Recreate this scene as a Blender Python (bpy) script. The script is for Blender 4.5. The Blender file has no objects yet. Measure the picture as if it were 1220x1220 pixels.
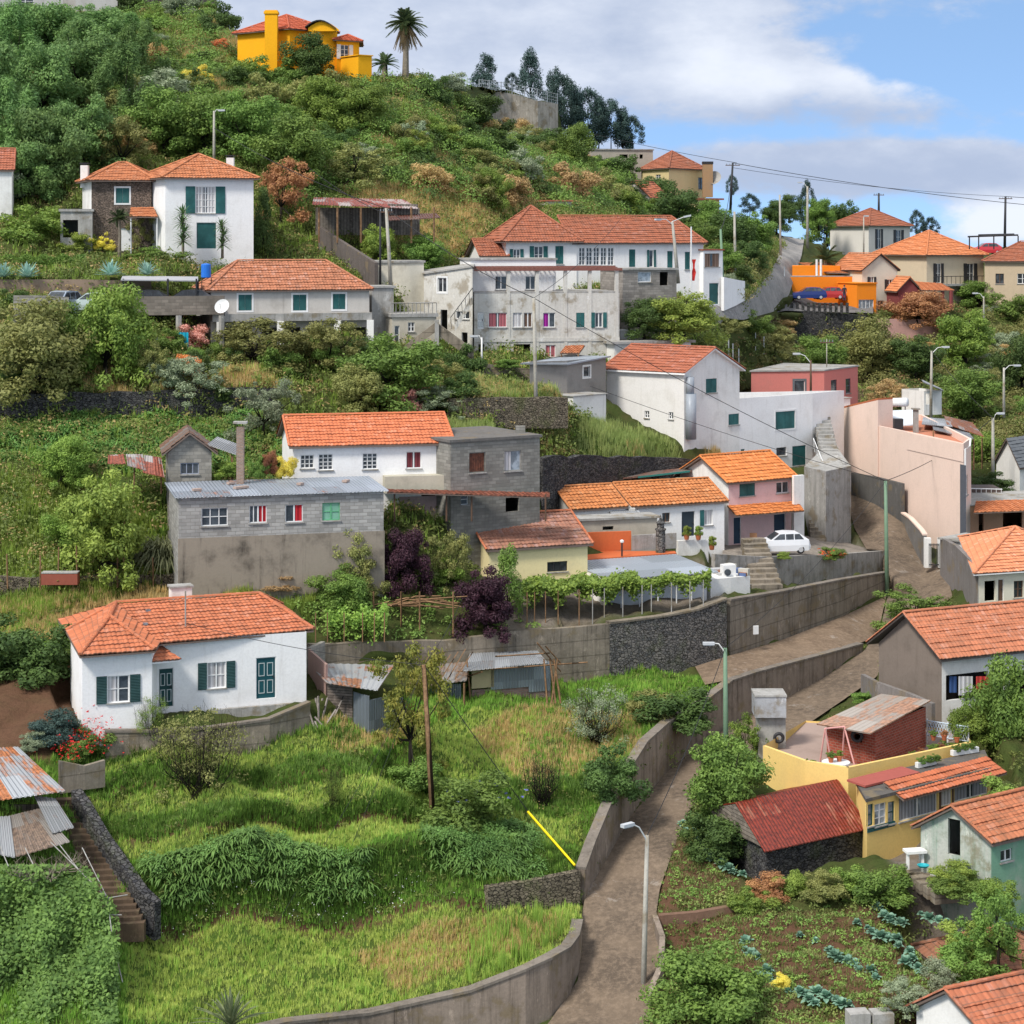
import bpy, bmesh, math, random
import numpy as np
from mathutils import Vector, noise
from mathutils.geometry import delaunay_2d_cdt
R = math.radians
random.seed(7)
scene = bpy.context.scene
COL = scene.collection
# ------------------------------------------------------------------ camera
F, HX, HY = 2400.0, 610.0, 280.0
cam_d = bpy.data.cameras.new("camera")
cam = bpy.data.objects.new("camera", cam_d)
COL.objects.link(cam)
cam.location = (0, 0, 0)
cam.rotation_euler = (R(90), 0, 0)
cam_d.sensor_width = 36
cam_d.lens = 36 * F / 1220
cam_d.shift_y = (HY - 610) / 1220
cam_d.clip_start = 1
cam_d.clip_end = 6000
scene.camera = cam
# ------------------------------------------------------------------ view
vs = scene.view_settings
vs.view_transform = 'Standard'
vs.look = 'None'
vs.gamma = 1
vs.exposure = 0.7
SUN_EL, SUN_AZ = 50, 222
# ------------------------------------------------------------------ world
world = bpy.data.worlds.new("World")
scene.world = world
world.use_nodes = True
def N(nt, typ, **kw):
 n = nt.nodes.new(typ)
 for k, v in kw.items():
  if k.startswith('i_'):
   key = k[2:]
   key = int(key) if key.isdigit() else key.replace('_', ' ')
   n.inputs[key].default_value = v
  else:
   setattr(n, k, v)
 return n
def L(nt, a, b):
 nt.links.new(a, b)
def math_n(nt, op, a, b=None, clamp=False):
 n = nt.nodes.new('ShaderNodeMath'); n.operation = op; n.use_clamp = clamp
 for i, v in enumerate((a, b)):
  if v is None: continue
  if isinstance(v, (int, float)): n.inputs[i].default_value = v
  else: nt.links.new(v, n.inputs[i])
 return n.outputs[0]
def mixc(nt, fac, a, b, blend='MIX'):
 n = nt.nodes.new('ShaderNodeMix'); n.data_type = 'RGBA'; n.blend_type = blend
 for s, v in ((n.inputs[0], fac), (n.inputs[6], a), (n.inputs[7], b)):
  if isinstance(v, (int, float)): s.default_value = v
  elif isinstance(v, (tuple, list)): s.default_value = (*v[:3], 1)
  else: nt.links.new(v, s)
 return n.outputs[2]
def ramp(nt, fac, lo, hi):
 n = nt.nodes.new('ShaderNodeMapRange'); n.interpolation_type = 'SMOOTHSTEP'
 nt.links.new(fac, n.inputs[0]); n.inputs[1].default_value = lo; n.inputs[2].default_value = hi
 return n.outputs[0]
def build_world():
 nt = world.node_tree
 nt.nodes.clear()
 out = N(nt, 'ShaderNodeOutputWorld')
 bg = N(nt, 'ShaderNodeBackground'); bg.inputs[1].default_value = 0.1
 L(nt, bg.outputs[0], out.inputs[0])
 tc = N(nt, 'ShaderNodeTexCoord')
 sep = N(nt, 'ShaderNodeSeparateXYZ'); L(nt, tc.outputs['Generated'], sep.inputs[0])
 x, z = sep.outputs[0], sep.outputs[2]
 zz = math_n(nt, 'ADD', math_n(nt, 'MULTIPLY', z, 2.6), 0.16)
 cb = N(nt, 'ShaderNodeCombineXYZ'); L(nt, x, cb.inputs[0]); L(nt, sep.outputs[1], cb.inputs[1]); L(nt, zz, cb.inputs[2])
 sky = N(nt, 'ShaderNodeTexSky', sky_type='NISHITA', sun_disc=False)
 sky.sun_elevation = R(SUN_EL); sky.sun_rotation = R(SUN_AZ)
 sky.dust_density = 0.6; sky.ozone_density = 1.5
 nrm = N(nt, 'ShaderNodeVectorMath', operation='NORMALIZE'); L(nt, cb.outputs[0], nrm.inputs[0])
 L(nt, nrm.outputs[0], sky.inputs[0])
 mp = N(nt, 'ShaderNodeMapping'); mp.inputs['Scale'].default_value = (1, 1, 2.2)
 L(nt, tc.outputs['Generated'], mp.inputs[0])
 n1 = N(nt, 'ShaderNodeTexNoise', i_Scale=9.0, i_Detail=9.0, i_Roughness=0.56, i_Distortion=0.35); L(nt, mp.outputs[0], n1.inputs[0])
 n2 = N(nt, 'ShaderNodeTexNoise', i_Scale=26.0, i_Detail=7.0, i_Roughness=0.6); L(nt, mp.outputs[0], n2.inputs[0])
 def blob(px, py, sx, sy, amp):
  cx, cz = (px - HX) / F, (HY - py) / F
  a = math_n(nt, 'DIVIDE', math_n(nt, 'SUBTRACT', x, cx), sx / F)
  b = math_n(nt, 'DIVIDE', math_n(nt, 'SUBTRACT', z, cz), sy / F)
  r2 = math_n(nt, 'ADD', math_n(nt, 'MULTIPLY', a, a), math_n(nt, 'MULTIPLY', b, b))
  g = math_n(nt, 'EXPONENT', math_n(nt, 'MULTIPLY', r2, -1.0))
  return math_n(nt, 'MULTIPLY', g, amp)
 def total(first, rest):
  t = first
  for bb in rest: t = math_n(nt, 'ADD', t, bb)
  return t
 base = math_n(nt, 'ADD', math_n(nt, 'MULTIPLY', math_n(nt, 'SUBTRACT', n1.outputs[0], 0.5), 1.3),
    math_n(nt, 'MULTIPLY', math_n(nt, 'SUBTRACT', n2.outputs[0], 0.5), 1.3))
 hi = math_n(nt, 'MULTIPLY', ramp(nt, z, 0.10, 0.22), 0.6)
 dens = total(math_n(nt, 'ADD', base, hi), [blob(520, 60, 330, 120, .8), blob(930, 100, 190, 36, .5),
    blob(760, 20, 260, 60, .45), blob(1060, 200, 330, 34, .85), blob(1215, 262, 90, 30, .7),
    blob(1130, 75, 130, 36, -.75), blob(1020, 160, 300, 12, -.35), blob(750, 160, 120, 25, -.2), blob(960, 262, 200, 16, -.35)])
 fac = ramp(nt, dens, -0.02, 0.5)
 shade = total(math_n(nt, 'MULTIPLY', n2.outputs[0], 0.8), [blob(960, 95, 200, 24, .4), blob(850, 60, 60, 60, .3), blob(1200, 262, 110, 32, .8), blob(480, 60, 300, 80, .12),
    blob(1060, 215, 330, 34, -.3), blob(980, 142, 220, 16, -.3), ramp(nt, z, 0.12, 0.4)])
 sh = ramp(nt, shade, 0.1, 1.05)
 ccol = mixc(nt, sh, (2.9, 3.4, 4.5), (5.6, 5.9, 6.5))
 skyc = mixc(nt, .45, mixc(nt, 1.0, sky.outputs[0], (1.05, 1.15, 1.3), 'MULTIPLY'), (2.5, 4.1, 6.2))
 L(nt, mixc(nt, math_n(nt, 'MULTIPLY', fac, 0.95), skyc, ccol), bg.inputs[0])
build_world()
sd = bpy.data.lights.new("sun", 'SUN'); sd.energy = 2.5; sd.angle = R(12); sd.color = (1, .95, .87)
sun = bpy.data.objects.new("sun", sd); COL.objects.link(sun)
_s = Vector((math.sin(R(SUN_AZ)) * math.cos(R(SUN_EL)), math.cos(R(SUN_AZ)) * math.cos(R(SUN_EL)), math.sin(R(SUN_EL))))
sun.rotation_euler = _s.to_track_quat('Z', 'Y').to_euler()
# ------------------------------------------------------------------ geometry helpers
def P(px, py, D):
 return Vector(((px - HX) / F * D, D, (HY - py) / F * D))
def zat(py, D):
 return (HY - py) / F * D
class MB:
 def __init__(s): s.v = []; s.f = []; s.sm = False
 def face(s, pts):
  i = len(s.v); s.v += [tuple(p) for p in pts]; s.f.append(tuple(range(i, i + len(pts))))
 def box(s, o, ex, ey, ez):
  o, ex, ey, ez = Vector(o), Vector(ex), Vector(ey), Vector(ez)
  c = [o, o + ex, o + ex + ey, o + ey, o + ez, o + ex + ez, o + ex + ey + ez, o + ey + ez]
  i = len(s.v); s.v += [tuple(p) for p in c]
  for q in ((0, 3, 2, 1), (4, 5, 6, 7), (0, 1, 5, 4), (1, 2, 6, 5), (2, 3, 7, 6), (3, 0, 4, 7)):
   s.f.append(tuple(i + k for k in q))
 def cbox(s, c, sx, sy, sz, yaw=0.0):
  ex = Vector((math.cos(yaw), math.sin(yaw), 0)); ey = Vector((-ex.y, ex.x, 0))
  o = Vector(c) - ex * sx / 2 - ey * sy / 2
  s.box(o, ex * sx, ey * sy, Vector((0, 0, sz)))
 def tube(s, pts, r0, r1=None, n=7, cap=True):
  pts = [Vector(p) for p in pts]; r1 = r0 if r1 is None else r1
  rad = [r0 + (r1 - r0) * k / (len(pts) - 1) for k in range(len(pts))] if not isinstance(r0, (list, tuple)) else r0
  i0 = len(s.v)
  for k, p in enumerate(pts):
   d = (pts[min(k + 1, len(pts) - 1)] - pts[max(k - 1, 0)])
   d = d.normalized() if d.length > 1e-9 else Vector((0, 0, 1))
   a = d.cross(Vector((0, 0, 1)) if abs(d.z) < .9 else Vector((1, 0, 0))).normalized(); b = d.cross(a)
   for j in range(n):
    t = 2 * math.pi * j / n
    s.v.append(tuple(p + (a * math.cos(t) + b * math.sin(t)) * rad[k]))
  for k in range(len(pts) - 1):
   for j in range(n):
    a0 = i0 + k * n + j; a1 = i0 + k * n + (j + 1) % n
    s.f.append((a0, a1, a1 + n, a0 + n))
  if cap:
   s.f.append(tuple(i0 + j for j in range(n))[::-1])
   s.f.append(tuple(i0 + (len(pts) - 1) * n + j for j in range(n)))
 def lathe(s, c, prof, n=12):
  i0 = len(s.v); c = Vector(c)
  for r, z in prof:
   for j in range(n):
    t = 2 * math.pi * j / n
    s.v.append((c.x + r * math.cos(t), c.y + r * math.sin(t), c.z + z))
  for k in range(len(prof) - 1):
   for j in range(n):
    a0 = i0 + k * n + j; a1 = i0 + k * n + (j + 1) % n
    s.f.append((a0, a1, a1 + n, a0 + n))
  s.f.append(tuple(i0 + j for j in range(n))[::-1])
  s.f.append(tuple(i0 + (len(prof) - 1) * n + j for j in range(n)))
def np_mesh(name, v, f, lv=None, smooth=False):
 me = bpy.data.meshes.new(name)
 n, k = f.shape
 me.vertices.add(len(v)); me.vertices.foreach_set('co', np.ascontiguousarray(v, dtype=np.float32).ravel())
 me.loops.add(n * k); me.loops.foreach_set('vertex_index', np.ascontiguousarray(f, dtype=np.int32).ravel())
 me.polygons.add(n); me.polygons.foreach_set('loop_start', np.arange(0, n * k, k, dtype=np.int32))
 me.polygons.foreach_set('loop_total', np.full(n, k, dtype=np.int32))
 if lv is not None:
  a = me.attributes.new('lv', 'FLOAT', 'FACE'); a.data.foreach_set('value', lv.astype(np.float32))
 me.update(calc_edges=True)
 if smooth: me.polygons.foreach_set('use_smooth', np.ones(n, dtype=bool))
 return me
def auto_uv(me, off=Vector((0, 0, 0))):
 uv = me.uv_layers.new(name='UVMap').data
 for p in me.polygons:
  n = p.normal
  if abs(n.z) < 0.95:
   t = Vector((-n.y, n.x, 0)).normalized(); b = n.cross(t)
   if b.z < 0: b = -b
  else:
   t = Vector((1, 0, 0)); b = Vector((0, 1, 0))
  for li in p.loop_indices:
   co = me.vertices[me.loops[li].vertex_index].co + off
   uv[li].uv = (co.dot(t), co.dot(b))
def build(mb, name, mat, parent=None, loc=None, smooth=False, uv=True):
 off = Vector(parent['_o']) if parent is not None and '_o' in parent else (Vector(loc) if loc is not None else Vector((0, 0, 0)))
 me = bpy.data.meshes.new(name)
 me.from_pydata([(p[0] - off.x, p[1] - off.y, p[2] - off.z) for p in mb.v], [], mb.f)
 me.materials.append(mat)
 if uv: auto_uv(me, off)
 if smooth or mb.sm:
  for p in me.polygons: p.use_smooth = True
 o = bpy.data.objects.new(name, me); COL.objects.link(o)
 if parent is not None:
  o.parent = parent; o['_o'] = tuple(off)
 else:
  o.location = off
 return o
def tag(o, label=None, cat=None, group=None, kind=None):
 if label: o['label'] = label
 if cat: o['category'] = cat
 if group: o['group'] = group
 if kind: o['kind'] = kind
 return o
def thing(name, label, cat, loc, group=None):
 o = bpy.data.objects.new(name, None); COL.objects.link(o)
 o.empty_display_size = 0.3
 o.location = loc; o['_o'] = tuple(loc)
 return tag(o, label, cat, group)
# ------------------------------------------------------------------ materials
_M = {}
def new_mat(name, rough=0.85, spec=0.3):
 m = bpy.data.materials.new(name); m.use_nodes = True
 nt = m.node_tree; b = nt.nodes['Principled BSDF']
 b.inputs['Roughness'].default_value = rough
 b.inputs['Specular IOR Level'].default_value = spec
 return m, nt, b
def bump(nt, b, h, dist=0.02, strength=0.6):
 n = N(nt, 'ShaderNodeBump'); n.inputs['Strength'].default_value = strength; n.inputs['Distance'].default_value = dist
 L(nt, h, n.inputs['Height']); L(nt, n.outputs[0], b.inputs['Normal'])
def pos(nt, scale=(1, 1, 1)):
 g = N(nt, 'ShaderNodeNewGeometry'); m = N(nt, 'ShaderNodeMapping'); m.inputs['Scale'].default_value = scale
 L(nt, g.outputs['Position'], m.inputs[0]); return m.outputs[0]
def tex(nt, vec, scale, detail=4, rough=0.6):
 n = N(nt, 'ShaderNodeTexNoise', i_Scale=scale, i_Detail=detail, i_Roughness=rough); L(nt, vec, n.inputs[0]); return n.outputs[0]
def plaster(name, col, dirt=(.22, .2, .17), amt=0.45, streak=0.5, rough=0.9):
 if name in _M: return _M[name]
 m, nt, b = new_mat(name, rough, .15)
 p = pos(nt)
 a = ramp(nt, tex(nt, p, 0.7, 6, .65), 0.45, 0.8)
 s = ramp(nt, tex(nt, pos(nt, (2.6, 2.6, .22)), 1.0, 5, .7), 0.52, 0.85)
 t = math_n(nt, 'ADD', math_n(nt, 'MULTIPLY', a, amt), math_n(nt, 'MULTIPLY', s, streak), True)
 f = tex(nt, p, 9, 4)
 c = mixc(nt, t, col, dirt)
 c = mixc(nt, math_n(nt, 'MULTIPLY', ramp(nt, tex(nt, pos(nt, (7, 7, .35)), 1.0, 4, .7), .6, .8), streak * .5), c, dirt)
 c = mixc(nt, math_n(nt, 'MULTIPLY', ramp(nt, f, .35, .75), .18), c, tuple(x * .55 for x in col))
 L(nt, c, b.inputs['Base Color']); bump(nt, b, f, .015, .5)
 _M[name] = m; return m
def paint(name, col, rough=0.6, spec=.3, metal=0, var=.25):
 if name in _M: return _M[name]
 m, nt, b = new_mat(name, rough, spec)
 f = tex(nt, pos(nt), 3.0, 5)
 L(nt, mixc(nt, math_n(nt, 'MULTIPLY', ramp(nt, f, .35, .75), var), col, tuple(x * .5 for x in col)), b.inputs['Base Color'])
 b.inputs['Metallic'].default_value = metal
 _M[name] = m; return m
def louvre(name, col):
 if name in _M: return _M[name]
 m, nt, b = new_mat(name, .55, .35)
 sp = N(nt, 'ShaderNodeSeparateXYZ'); L(nt, pos(nt), sp.inputs[0])
 w = math_n(nt, 'SINE', math_n(nt, 'MULTIPLY', sp.outputs[2], 2 * math.pi / .075))
 L(nt, mixc(nt, ramp(nt, tex(nt, pos(nt), 1.3, 4), .35, .8), col, tuple(x * 1.6 + .01 for x in col)), b.inputs['Base Color'])
 bump(nt, b, w, .012, .7)
 _M[name] = m; return m
def concrete(name, col=(.33, .31, .28), dark=(.11, .1, .09), amt=.8, boards=0.0):
 if name in _M: return _M[name]
 m, nt, b = new_mat(name, .93, .12)
 p = pos(nt)
 a = ramp(nt, tex(nt, p, .45, 8, .7), .42, .68)
 s = ramp(nt, tex(nt, pos(nt, (3.0, 3.0, .18)), 1.0, 6, .75), .45, .72)
 t = math_n(nt, 'MULTIPLY', math_n(nt, 'ADD', math_n(nt, 'MULTIPLY', a, .6), math_n(nt, 'MULTIPLY', s, .6), True), amt)
 c = mixc(nt, t, col, dark)
 f = tex(nt, p, 6, 6, .7)
 c = mixc(nt, math_n(nt, 'MULTIPLY', ramp(nt, f, .4, .7), .35), c, tuple(x * .6 for x in col))
 c = mixc(nt, math_n(nt, 'MULTIPLY', ramp(nt, tex(nt, p, .9, 5), .53, .66), .6), c, (.22, .17, .1))
 c = mixc(nt, math_n(nt, 'MULTIPLY', ramp(nt, tex(nt, pos(nt, (1.2, 1.2, .5)), 1.6, 6, .8), .57, .66), .5), c, tuple(min(.8, x * 1.7) for x in col))
 h = f
 if boards:
  sp = N(nt, 'ShaderNodeSeparateXYZ'); L(nt, p, sp.inputs[0])
  w = math_n(nt, 'FRACT', math_n(nt, 'ADD', math_n(nt, 'DIVIDE', sp.outputs[2], boards), 40.0))
  ln = math_n(nt, 'LESS_THAN', w, .07)
  c = mixc(nt, math_n(nt, 'MULTIPLY', ln, .4), c, dark)
  h = math_n(nt, 'SUBTRACT', f, math_n(nt, 'MULTIPLY', ln, .5))
 L(nt, c, b.inputs['Base Color']); bump(nt, b, h, .03, .7)
 _M[name] = m; return m
def blocks(name, col=(.33, .32, .3), mortar=(.2, .19, .18), bw=.5, bh=.2, dirt=.6, var=.35):
 if name in _M: return _M[name]
 m, nt, b = new_mat(name, .93, .12)
 u = N(nt, 'ShaderNodeUVMap')
 br = N(nt, 'ShaderNodeTexBrick'); L(nt, u.outputs[0], br.inputs[0])
 br.inputs['Scale'].default_value = 1; br.inputs['Brick Width'].default_value = bw; br.inputs['Row Height'].default_value = bh
 br.inputs['Mortar Size'].default_value = .014; br.inputs['Mortar Smooth'].default_value = .3
 br.inputs['Color1'].default_value = (*col, 1); br.inputs['Color2'].default_value = (*[x * (1 - var) for x in col], 1)
 br.inputs['Mortar'].default_value = (*mortar, 1)
 p = pos(nt)
 a = math_n(nt, 'ADD', math_n(nt, 'MULTIPLY', ramp(nt, tex(nt, p, .5, 7, .7), .42, .75), dirt),
   math_n(nt, 'MULTIPLY', ramp(nt, tex(nt, pos(nt, (2.6, 2.6, .2)), 1.0, 5, .7), .5, .8), dirt * .6), True)
 c = mixc(nt, a, br.outputs[0], tuple(x * .33 for x in col))
 f = tex(nt, p, 8, 4)
 L(nt, c, b.inputs['Base Color'])
 bump(nt, b, math_n(nt, 'SUBTRACT', math_n(nt, 'MULTIPLY', f, .4), br.outputs[1]), .03, .6)
 _M[name] = m; return m
def stone(name, col=(.1, .1, .1), col2=(.22, .2, .17), scale=2.2, gap=(.015, .014, .013), moss=.25):
 if name in _M: return _M[name]
 m, nt, b = new_mat(name, .95, .12)
 p = pos(nt, (1, 1, 1.7))
 d = tex(nt, p, 1.5, 2)
 pv = N(nt, 'ShaderNodeVectorMath', operation='ADD'); L(nt, p, pv.inputs[0])
 sc = N(nt, 'ShaderNodeVectorMath', operation='SCALE'); sc.inputs['Scale'].default_value = .25
 cn = N(nt, 'ShaderNodeTexNoise', i_Scale=2.5, i_Detail=2.0); L(nt, p, cn.inputs[0]); L(nt, cn.outputs[1], sc.inputs[0])
 L(nt, sc.outputs[0], pv.inputs[1])
 v1 = N(nt, 'ShaderNodeTexVoronoi', i_Scale=scale); L(nt, pv.outputs[0], v1.inputs[0])
 v2 = N(nt, 'ShaderNodeTexVoronoi', feature='DISTANCE_TO_EDGE', i_Scale=scale); L(nt, pv.outputs[0], v2.inputs[0])
 hs = N(nt, 'ShaderNodeSeparateColor'); L(nt, v1.outputs['Color'], hs.inputs[0])
 c = mixc(nt, hs.outputs[0], col, col2)
 f = tex(nt, p, 7, 5, .7)
 c = mixc(nt, math_n(nt, 'MULTIPLY', ramp(nt, f, .4, .7), .4), c, tuple(x * .5 for x in col))
 e = ramp(nt, v2.outputs['Distance'], .0, .09)
 c = mixc(nt, e, gap, c)
 c = mixc(nt, math_n(nt, 'MULTIPLY', ramp(nt, tex(nt, pos(nt), .6, 6), .52, .7), moss), c, (.1, .13, .03))
 L(nt, c, b.inputs['Base Color'])
 bump(nt, b, math_n(nt, 'ADD', e, math_n(nt, 'MULTIPLY', f, .3)), .1, .9)
 _M[name] = m; return m
def tiles(name, col=(.62, .19, .07), dirt=(.12, .055, .03), amt=.3, var=.35, pitch=(.24, .36)):
 if name in _M: return _M[name]
 m, nt, b = new_mat(name, .85, .2)
 u = N(nt, 'ShaderNodeUVMap')
 mp = N(nt, 'ShaderNodeMapping'); mp.inputs['Scale'].default_value = (1 / pitch[0], 1 / pitch[1], 0); L(nt, u.outputs[0], mp.inputs[0])
 fl = N(nt, 'ShaderNodeVectorMath', operation='FLOOR'); L(nt, mp.outputs[0], fl.inputs[0])
 wn = N(nt, 'ShaderNodeTexWhiteNoise', noise_dimensions='2D'); L(nt, fl.outputs[0], wn.inputs[0])
 c = mixc(nt, math_n(nt, 'MULTIPLY', wn.outputs[0], var), col, tuple(x * .5 for x in col))
 w2 = ramp(nt, wn.outputs[0], .85, 1.0)
 c = mixc(nt, math_n(nt, 'MULTIPLY', w2, .5), c, (col[0] * 1.25, col[1] * 1.7, col[2] * 2.3))
 sy = N(nt, 'ShaderNodeSeparateXYZ'); L(nt, mp.outputs[0], sy.inputs[0])
 fr = math_n(nt, 'FRACT', math_n(nt, 'ADD', sy.outputs[1], 100.0))
 gr = math_n(nt, 'LESS_THAN', fr, .13)
 c = mixc(nt, math_n(nt, 'MULTIPLY', gr, .55), c, dirt)
 p = pos(nt)
 t = math_n(nt, 'MULTIPLY', ramp(nt, tex(nt, p, 1.1, 8, .72), .45, .72), amt)
 c = mixc(nt, t, c, dirt)
 t2 = math_n(nt, 'MULTIPLY', ramp(nt, tex(nt, p, 6, 5, .7), .6, .75), amt)
 c = mixc(nt, t2, c, (.3, .27, .2))
 L(nt, c, b.inputs['Base Color'])
 bump(nt, b, math_n(nt, 'ADD', tex(nt, p, 14, 3), math_n(nt, 'MULTIPLY', wn.outputs[0], .5)), .02, .6)
 _M[name] = m; return m
def tin(name, col=(.42, .44, .46), rust=(.33, .1, .035), amt=.5, wave=.12, sheet=.9):
 if name in _M: return _M[name]
 m, nt, b = new_mat(name, .5, .4)
 u = N(nt, 'ShaderNodeUVMap'); s = N(nt, 'ShaderNodeSeparateXYZ'); L(nt, u.outputs[0], s.inputs[0])
 w = math_n(nt, 'SINE', math_n(nt, 'MULTIPLY', s.outputs[0], 2 * math.pi / wave))
 mp = N(nt, 'ShaderNodeMapping'); mp.inputs['Scale'].default_value = (1 / sheet, .45, 0); L(nt, u.outputs[0], mp.inputs[0])
 fl = N(nt, 'ShaderNodeVectorMath', operation='FLOOR'); L(nt, mp.outputs[0], fl.inputs[0])
 wn = N(nt, 'ShaderNodeTexWhiteNoise', noise_dimensions='2D'); L(nt, fl.outputs[0], wn.inputs[0])
 mp2 = N(nt, 'ShaderNodeMapping'); mp2.inputs['Scale'].default_value = (2.2, .6, 1); L(nt, u.outputs[0], mp2.inputs[0])
 nz = tex(nt, mp2.outputs[0], 1.0, 7, .7)
 sc = math_n(nt, 'ADD', math_n(nt, 'SUBTRACT', nz, .5), math_n(nt, 'MULTIPLY', math_n(nt, 'SUBTRACT', wn.outputs[0], .5), .35))
 t = ramp(nt, math_n(nt, 'ADD', sc, amt), .46, .62)
 c0 = mixc(nt, wn.outputs[0], col, tuple(x * .62 for x in col))
 c = mixc(nt, t, c0, mixc(nt, ramp(nt, tex(nt, pos(nt), 5, 5), .35, .7), rust, tuple(x * .4 for x in rust)))
 L(nt, c, b.inputs['Base Color'])
 L(nt, math_n(nt, 'MULTIPLY', math_n(nt, 'SUBTRACT', 1.0, t), .35), b.inputs['Metallic'])
 bump(nt, b, w, .03, .8)
 _M[name] = m; return m
def wood(name, col=(.2, .15, .11), plank=.16, vertical=False):
 if name in _M: return _M[name]
 m, nt, b = new_mat(name, .9, .15)
 u = N(nt, 'ShaderNodeUVMap'); s = N(nt, 'ShaderNodeSeparateXYZ'); L(nt, u.outputs[0], s.inputs[0])
 c1 = s.outputs[0 if vertical else 1]
 q = math_n(nt, 'DIVIDE', c1, plank)
 wn = N(nt, 'ShaderNodeTexWhiteNoise', noise_dimensions='1D'); L(nt, math_n(nt, 'FLOOR', q), wn.inputs[1])
 ln = math_n(nt, 'LESS_THAN', math_n(nt, 'FRACT', math_n(nt, 'ADD', q, 100.0)), .12)
 c = mixc(nt, wn.outputs[0], col, tuple(x * .5 for x in col))
 c = mixc(nt, ramp(nt, tex(nt, pos(nt), 4, 6, .7), .4, .75), c, tuple(x * 1.5 for x in col))
 c = mixc(nt, ln, c, tuple(x * .12 for x in col))
 L(nt, c, b.inputs['Base Color']); bump(nt, b, math_n(nt, 'SUBTRACT', 1.0, ln), .02, .8)
 _M[name] = m; return m
def glass(name='window_glass', col=(.03, .035, .04)):
 if name in _M: return _M[name]
 m, nt, b = new_mat(name, .12, .6)
 c = mixc(nt, ramp(nt, tex(nt, pos(nt), 1.7, 3), .4, .65), col, tuple(x * 2.4 for x in col))
 L(nt, c, b.inputs['Base Color'])
 _M[name] = m; return m
def cloth(name, col):
 if name in _M: return _M[name]
 m, nt, b = new_mat(name, .95, .1)
 u = N(nt, 'ShaderNodeUVMap'); s = N(nt, 'ShaderNodeSeparateXYZ'); L(nt, u.outputs[0], s.inputs[0])
 w = math_n(nt, 'SINE', math_n(nt, 'MULTIPLY', s.outputs[0], 26.0))
 L(nt, mixc(nt, ramp(nt, w, -1, 1), tuple(x * .65 for x in col), col), b.inputs['Base Color'])
 bump(nt, b, w, .02, .8)
 _M[name] = m; return m
def leafm(name, c1, c2, hue_var=.5, trans=.25, patch=1.2, spec=.25, rough=.6):
 if name in _M: return _M[name]
 m, nt, b = new_mat(name, rough, spec)
 at = N(nt, 'ShaderNodeAttribute', attribute_name='lv')
 oi = N(nt, 'ShaderNodeObjectInfo')
 n1 = tex(nt, pos(nt), patch, 3)
 t = math_n(nt, 'ADD', math_n(nt, 'MULTIPLY', at.outputs['Fac'], .55), math_n(nt, 'MULTIPLY', ramp(nt, n1, .3, .7), .45))
 c = mixc(nt, t, c1, c2)
 hv = N(nt, 'ShaderNodeHueSaturation', i_Saturation=.9)
 L(nt, c, hv.inputs['Color'])
 L(nt, math_n(nt, 'ADD', .5 - .02 * hue_var, math_n(nt, 'MULTIPLY', oi.outputs['Random'], .04 * hue_var)), hv.inputs['Hue'])
 L(nt, math_n(nt, 'ADD', 1.0, math_n(nt, 'MULTIPLY', oi.outputs['Random'], .5)), hv.inputs['Value'])
 L(nt, hv.outputs[0], b.inputs['Base Color'])
 tr = N(nt, 'ShaderNodeBsdfTranslucent'); L(nt, hv.outputs[0], tr.inputs[0])
 mx = N(nt, 'ShaderNodeMixShader'); mx.inputs[0].default_value = trans + .05
 out = nt.nodes['Material Output']
 L(nt, b.outputs[0], mx.inputs[1]); L(nt, tr.outputs[0], mx.inputs[2]); L(nt, mx.outputs[0], out.inputs[0])
 _M[name] = m; return m
def ground_mat():
 m, nt, b = new_mat('hillside_ground', .97, .08)
 at = N(nt, 'ShaderNodeAttribute', attribute_name='gcol')
 p = pos(nt)
 a = tex(nt, p, .8, 8, .72); f = tex(nt, p, 5, 7, .75)
 c = mixc(nt, ramp(nt, a, .4, .68), at.outputs['Color'], (.1, .07, .035), 'MIX')
 n = N(nt, 'ShaderNodeMix');
 c = mixc(nt, .45, at.outputs['Color'], c)
 c = mixc(nt, math_n(nt, 'MULTIPLY', ramp(nt, f, .45, .7), .5), c, mixc(nt, 1.0, at.outputs['Color'], (.45, .45, .45), 'MULTIPLY'))
 L(nt, c, b.inputs['Base Color']); bump(nt, b, math_n(nt, 'ADD', a, math_n(nt, 'MULTIPLY', f, .5)), .15, .9)
 return m
def road_mat(name, c1=(.13, .095, .075), c2=(.075, .06, .05), light=(.34, .3, .26), amt=.55):
 m, nt, b = new_mat(name, .95, .12)
 p = pos(nt)
 a = tex(nt, p, .35, 8, .7); f = tex(nt, p, 3.5, 8, .78); g = tex(nt, p, 22, 3, .7)
 c = mixc(nt, ramp(nt, a, .35, .65), c1, c2)
 c = mixc(nt, math_n(nt, 'MULTIPLY', ramp(nt, f, .42, .65), .5), c, tuple(x * 1.7 for x in c1))
 c = mixc(nt, math_n(nt, 'MULTIPLY', ramp(nt, g, .62, .72), .5), c, light)
 c = mixc(nt, math_n(nt, 'MULTIPLY', ramp(nt, tex(nt, p, .55, 9, .75), .58, .66), amt), c, light)
 L(nt, c, b.inputs['Base Color']); bump(nt, b, math_n(nt, 'ADD', f, math_n(nt, 'MULTIPLY', g, .5)), .03, .8)
 return m
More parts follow.
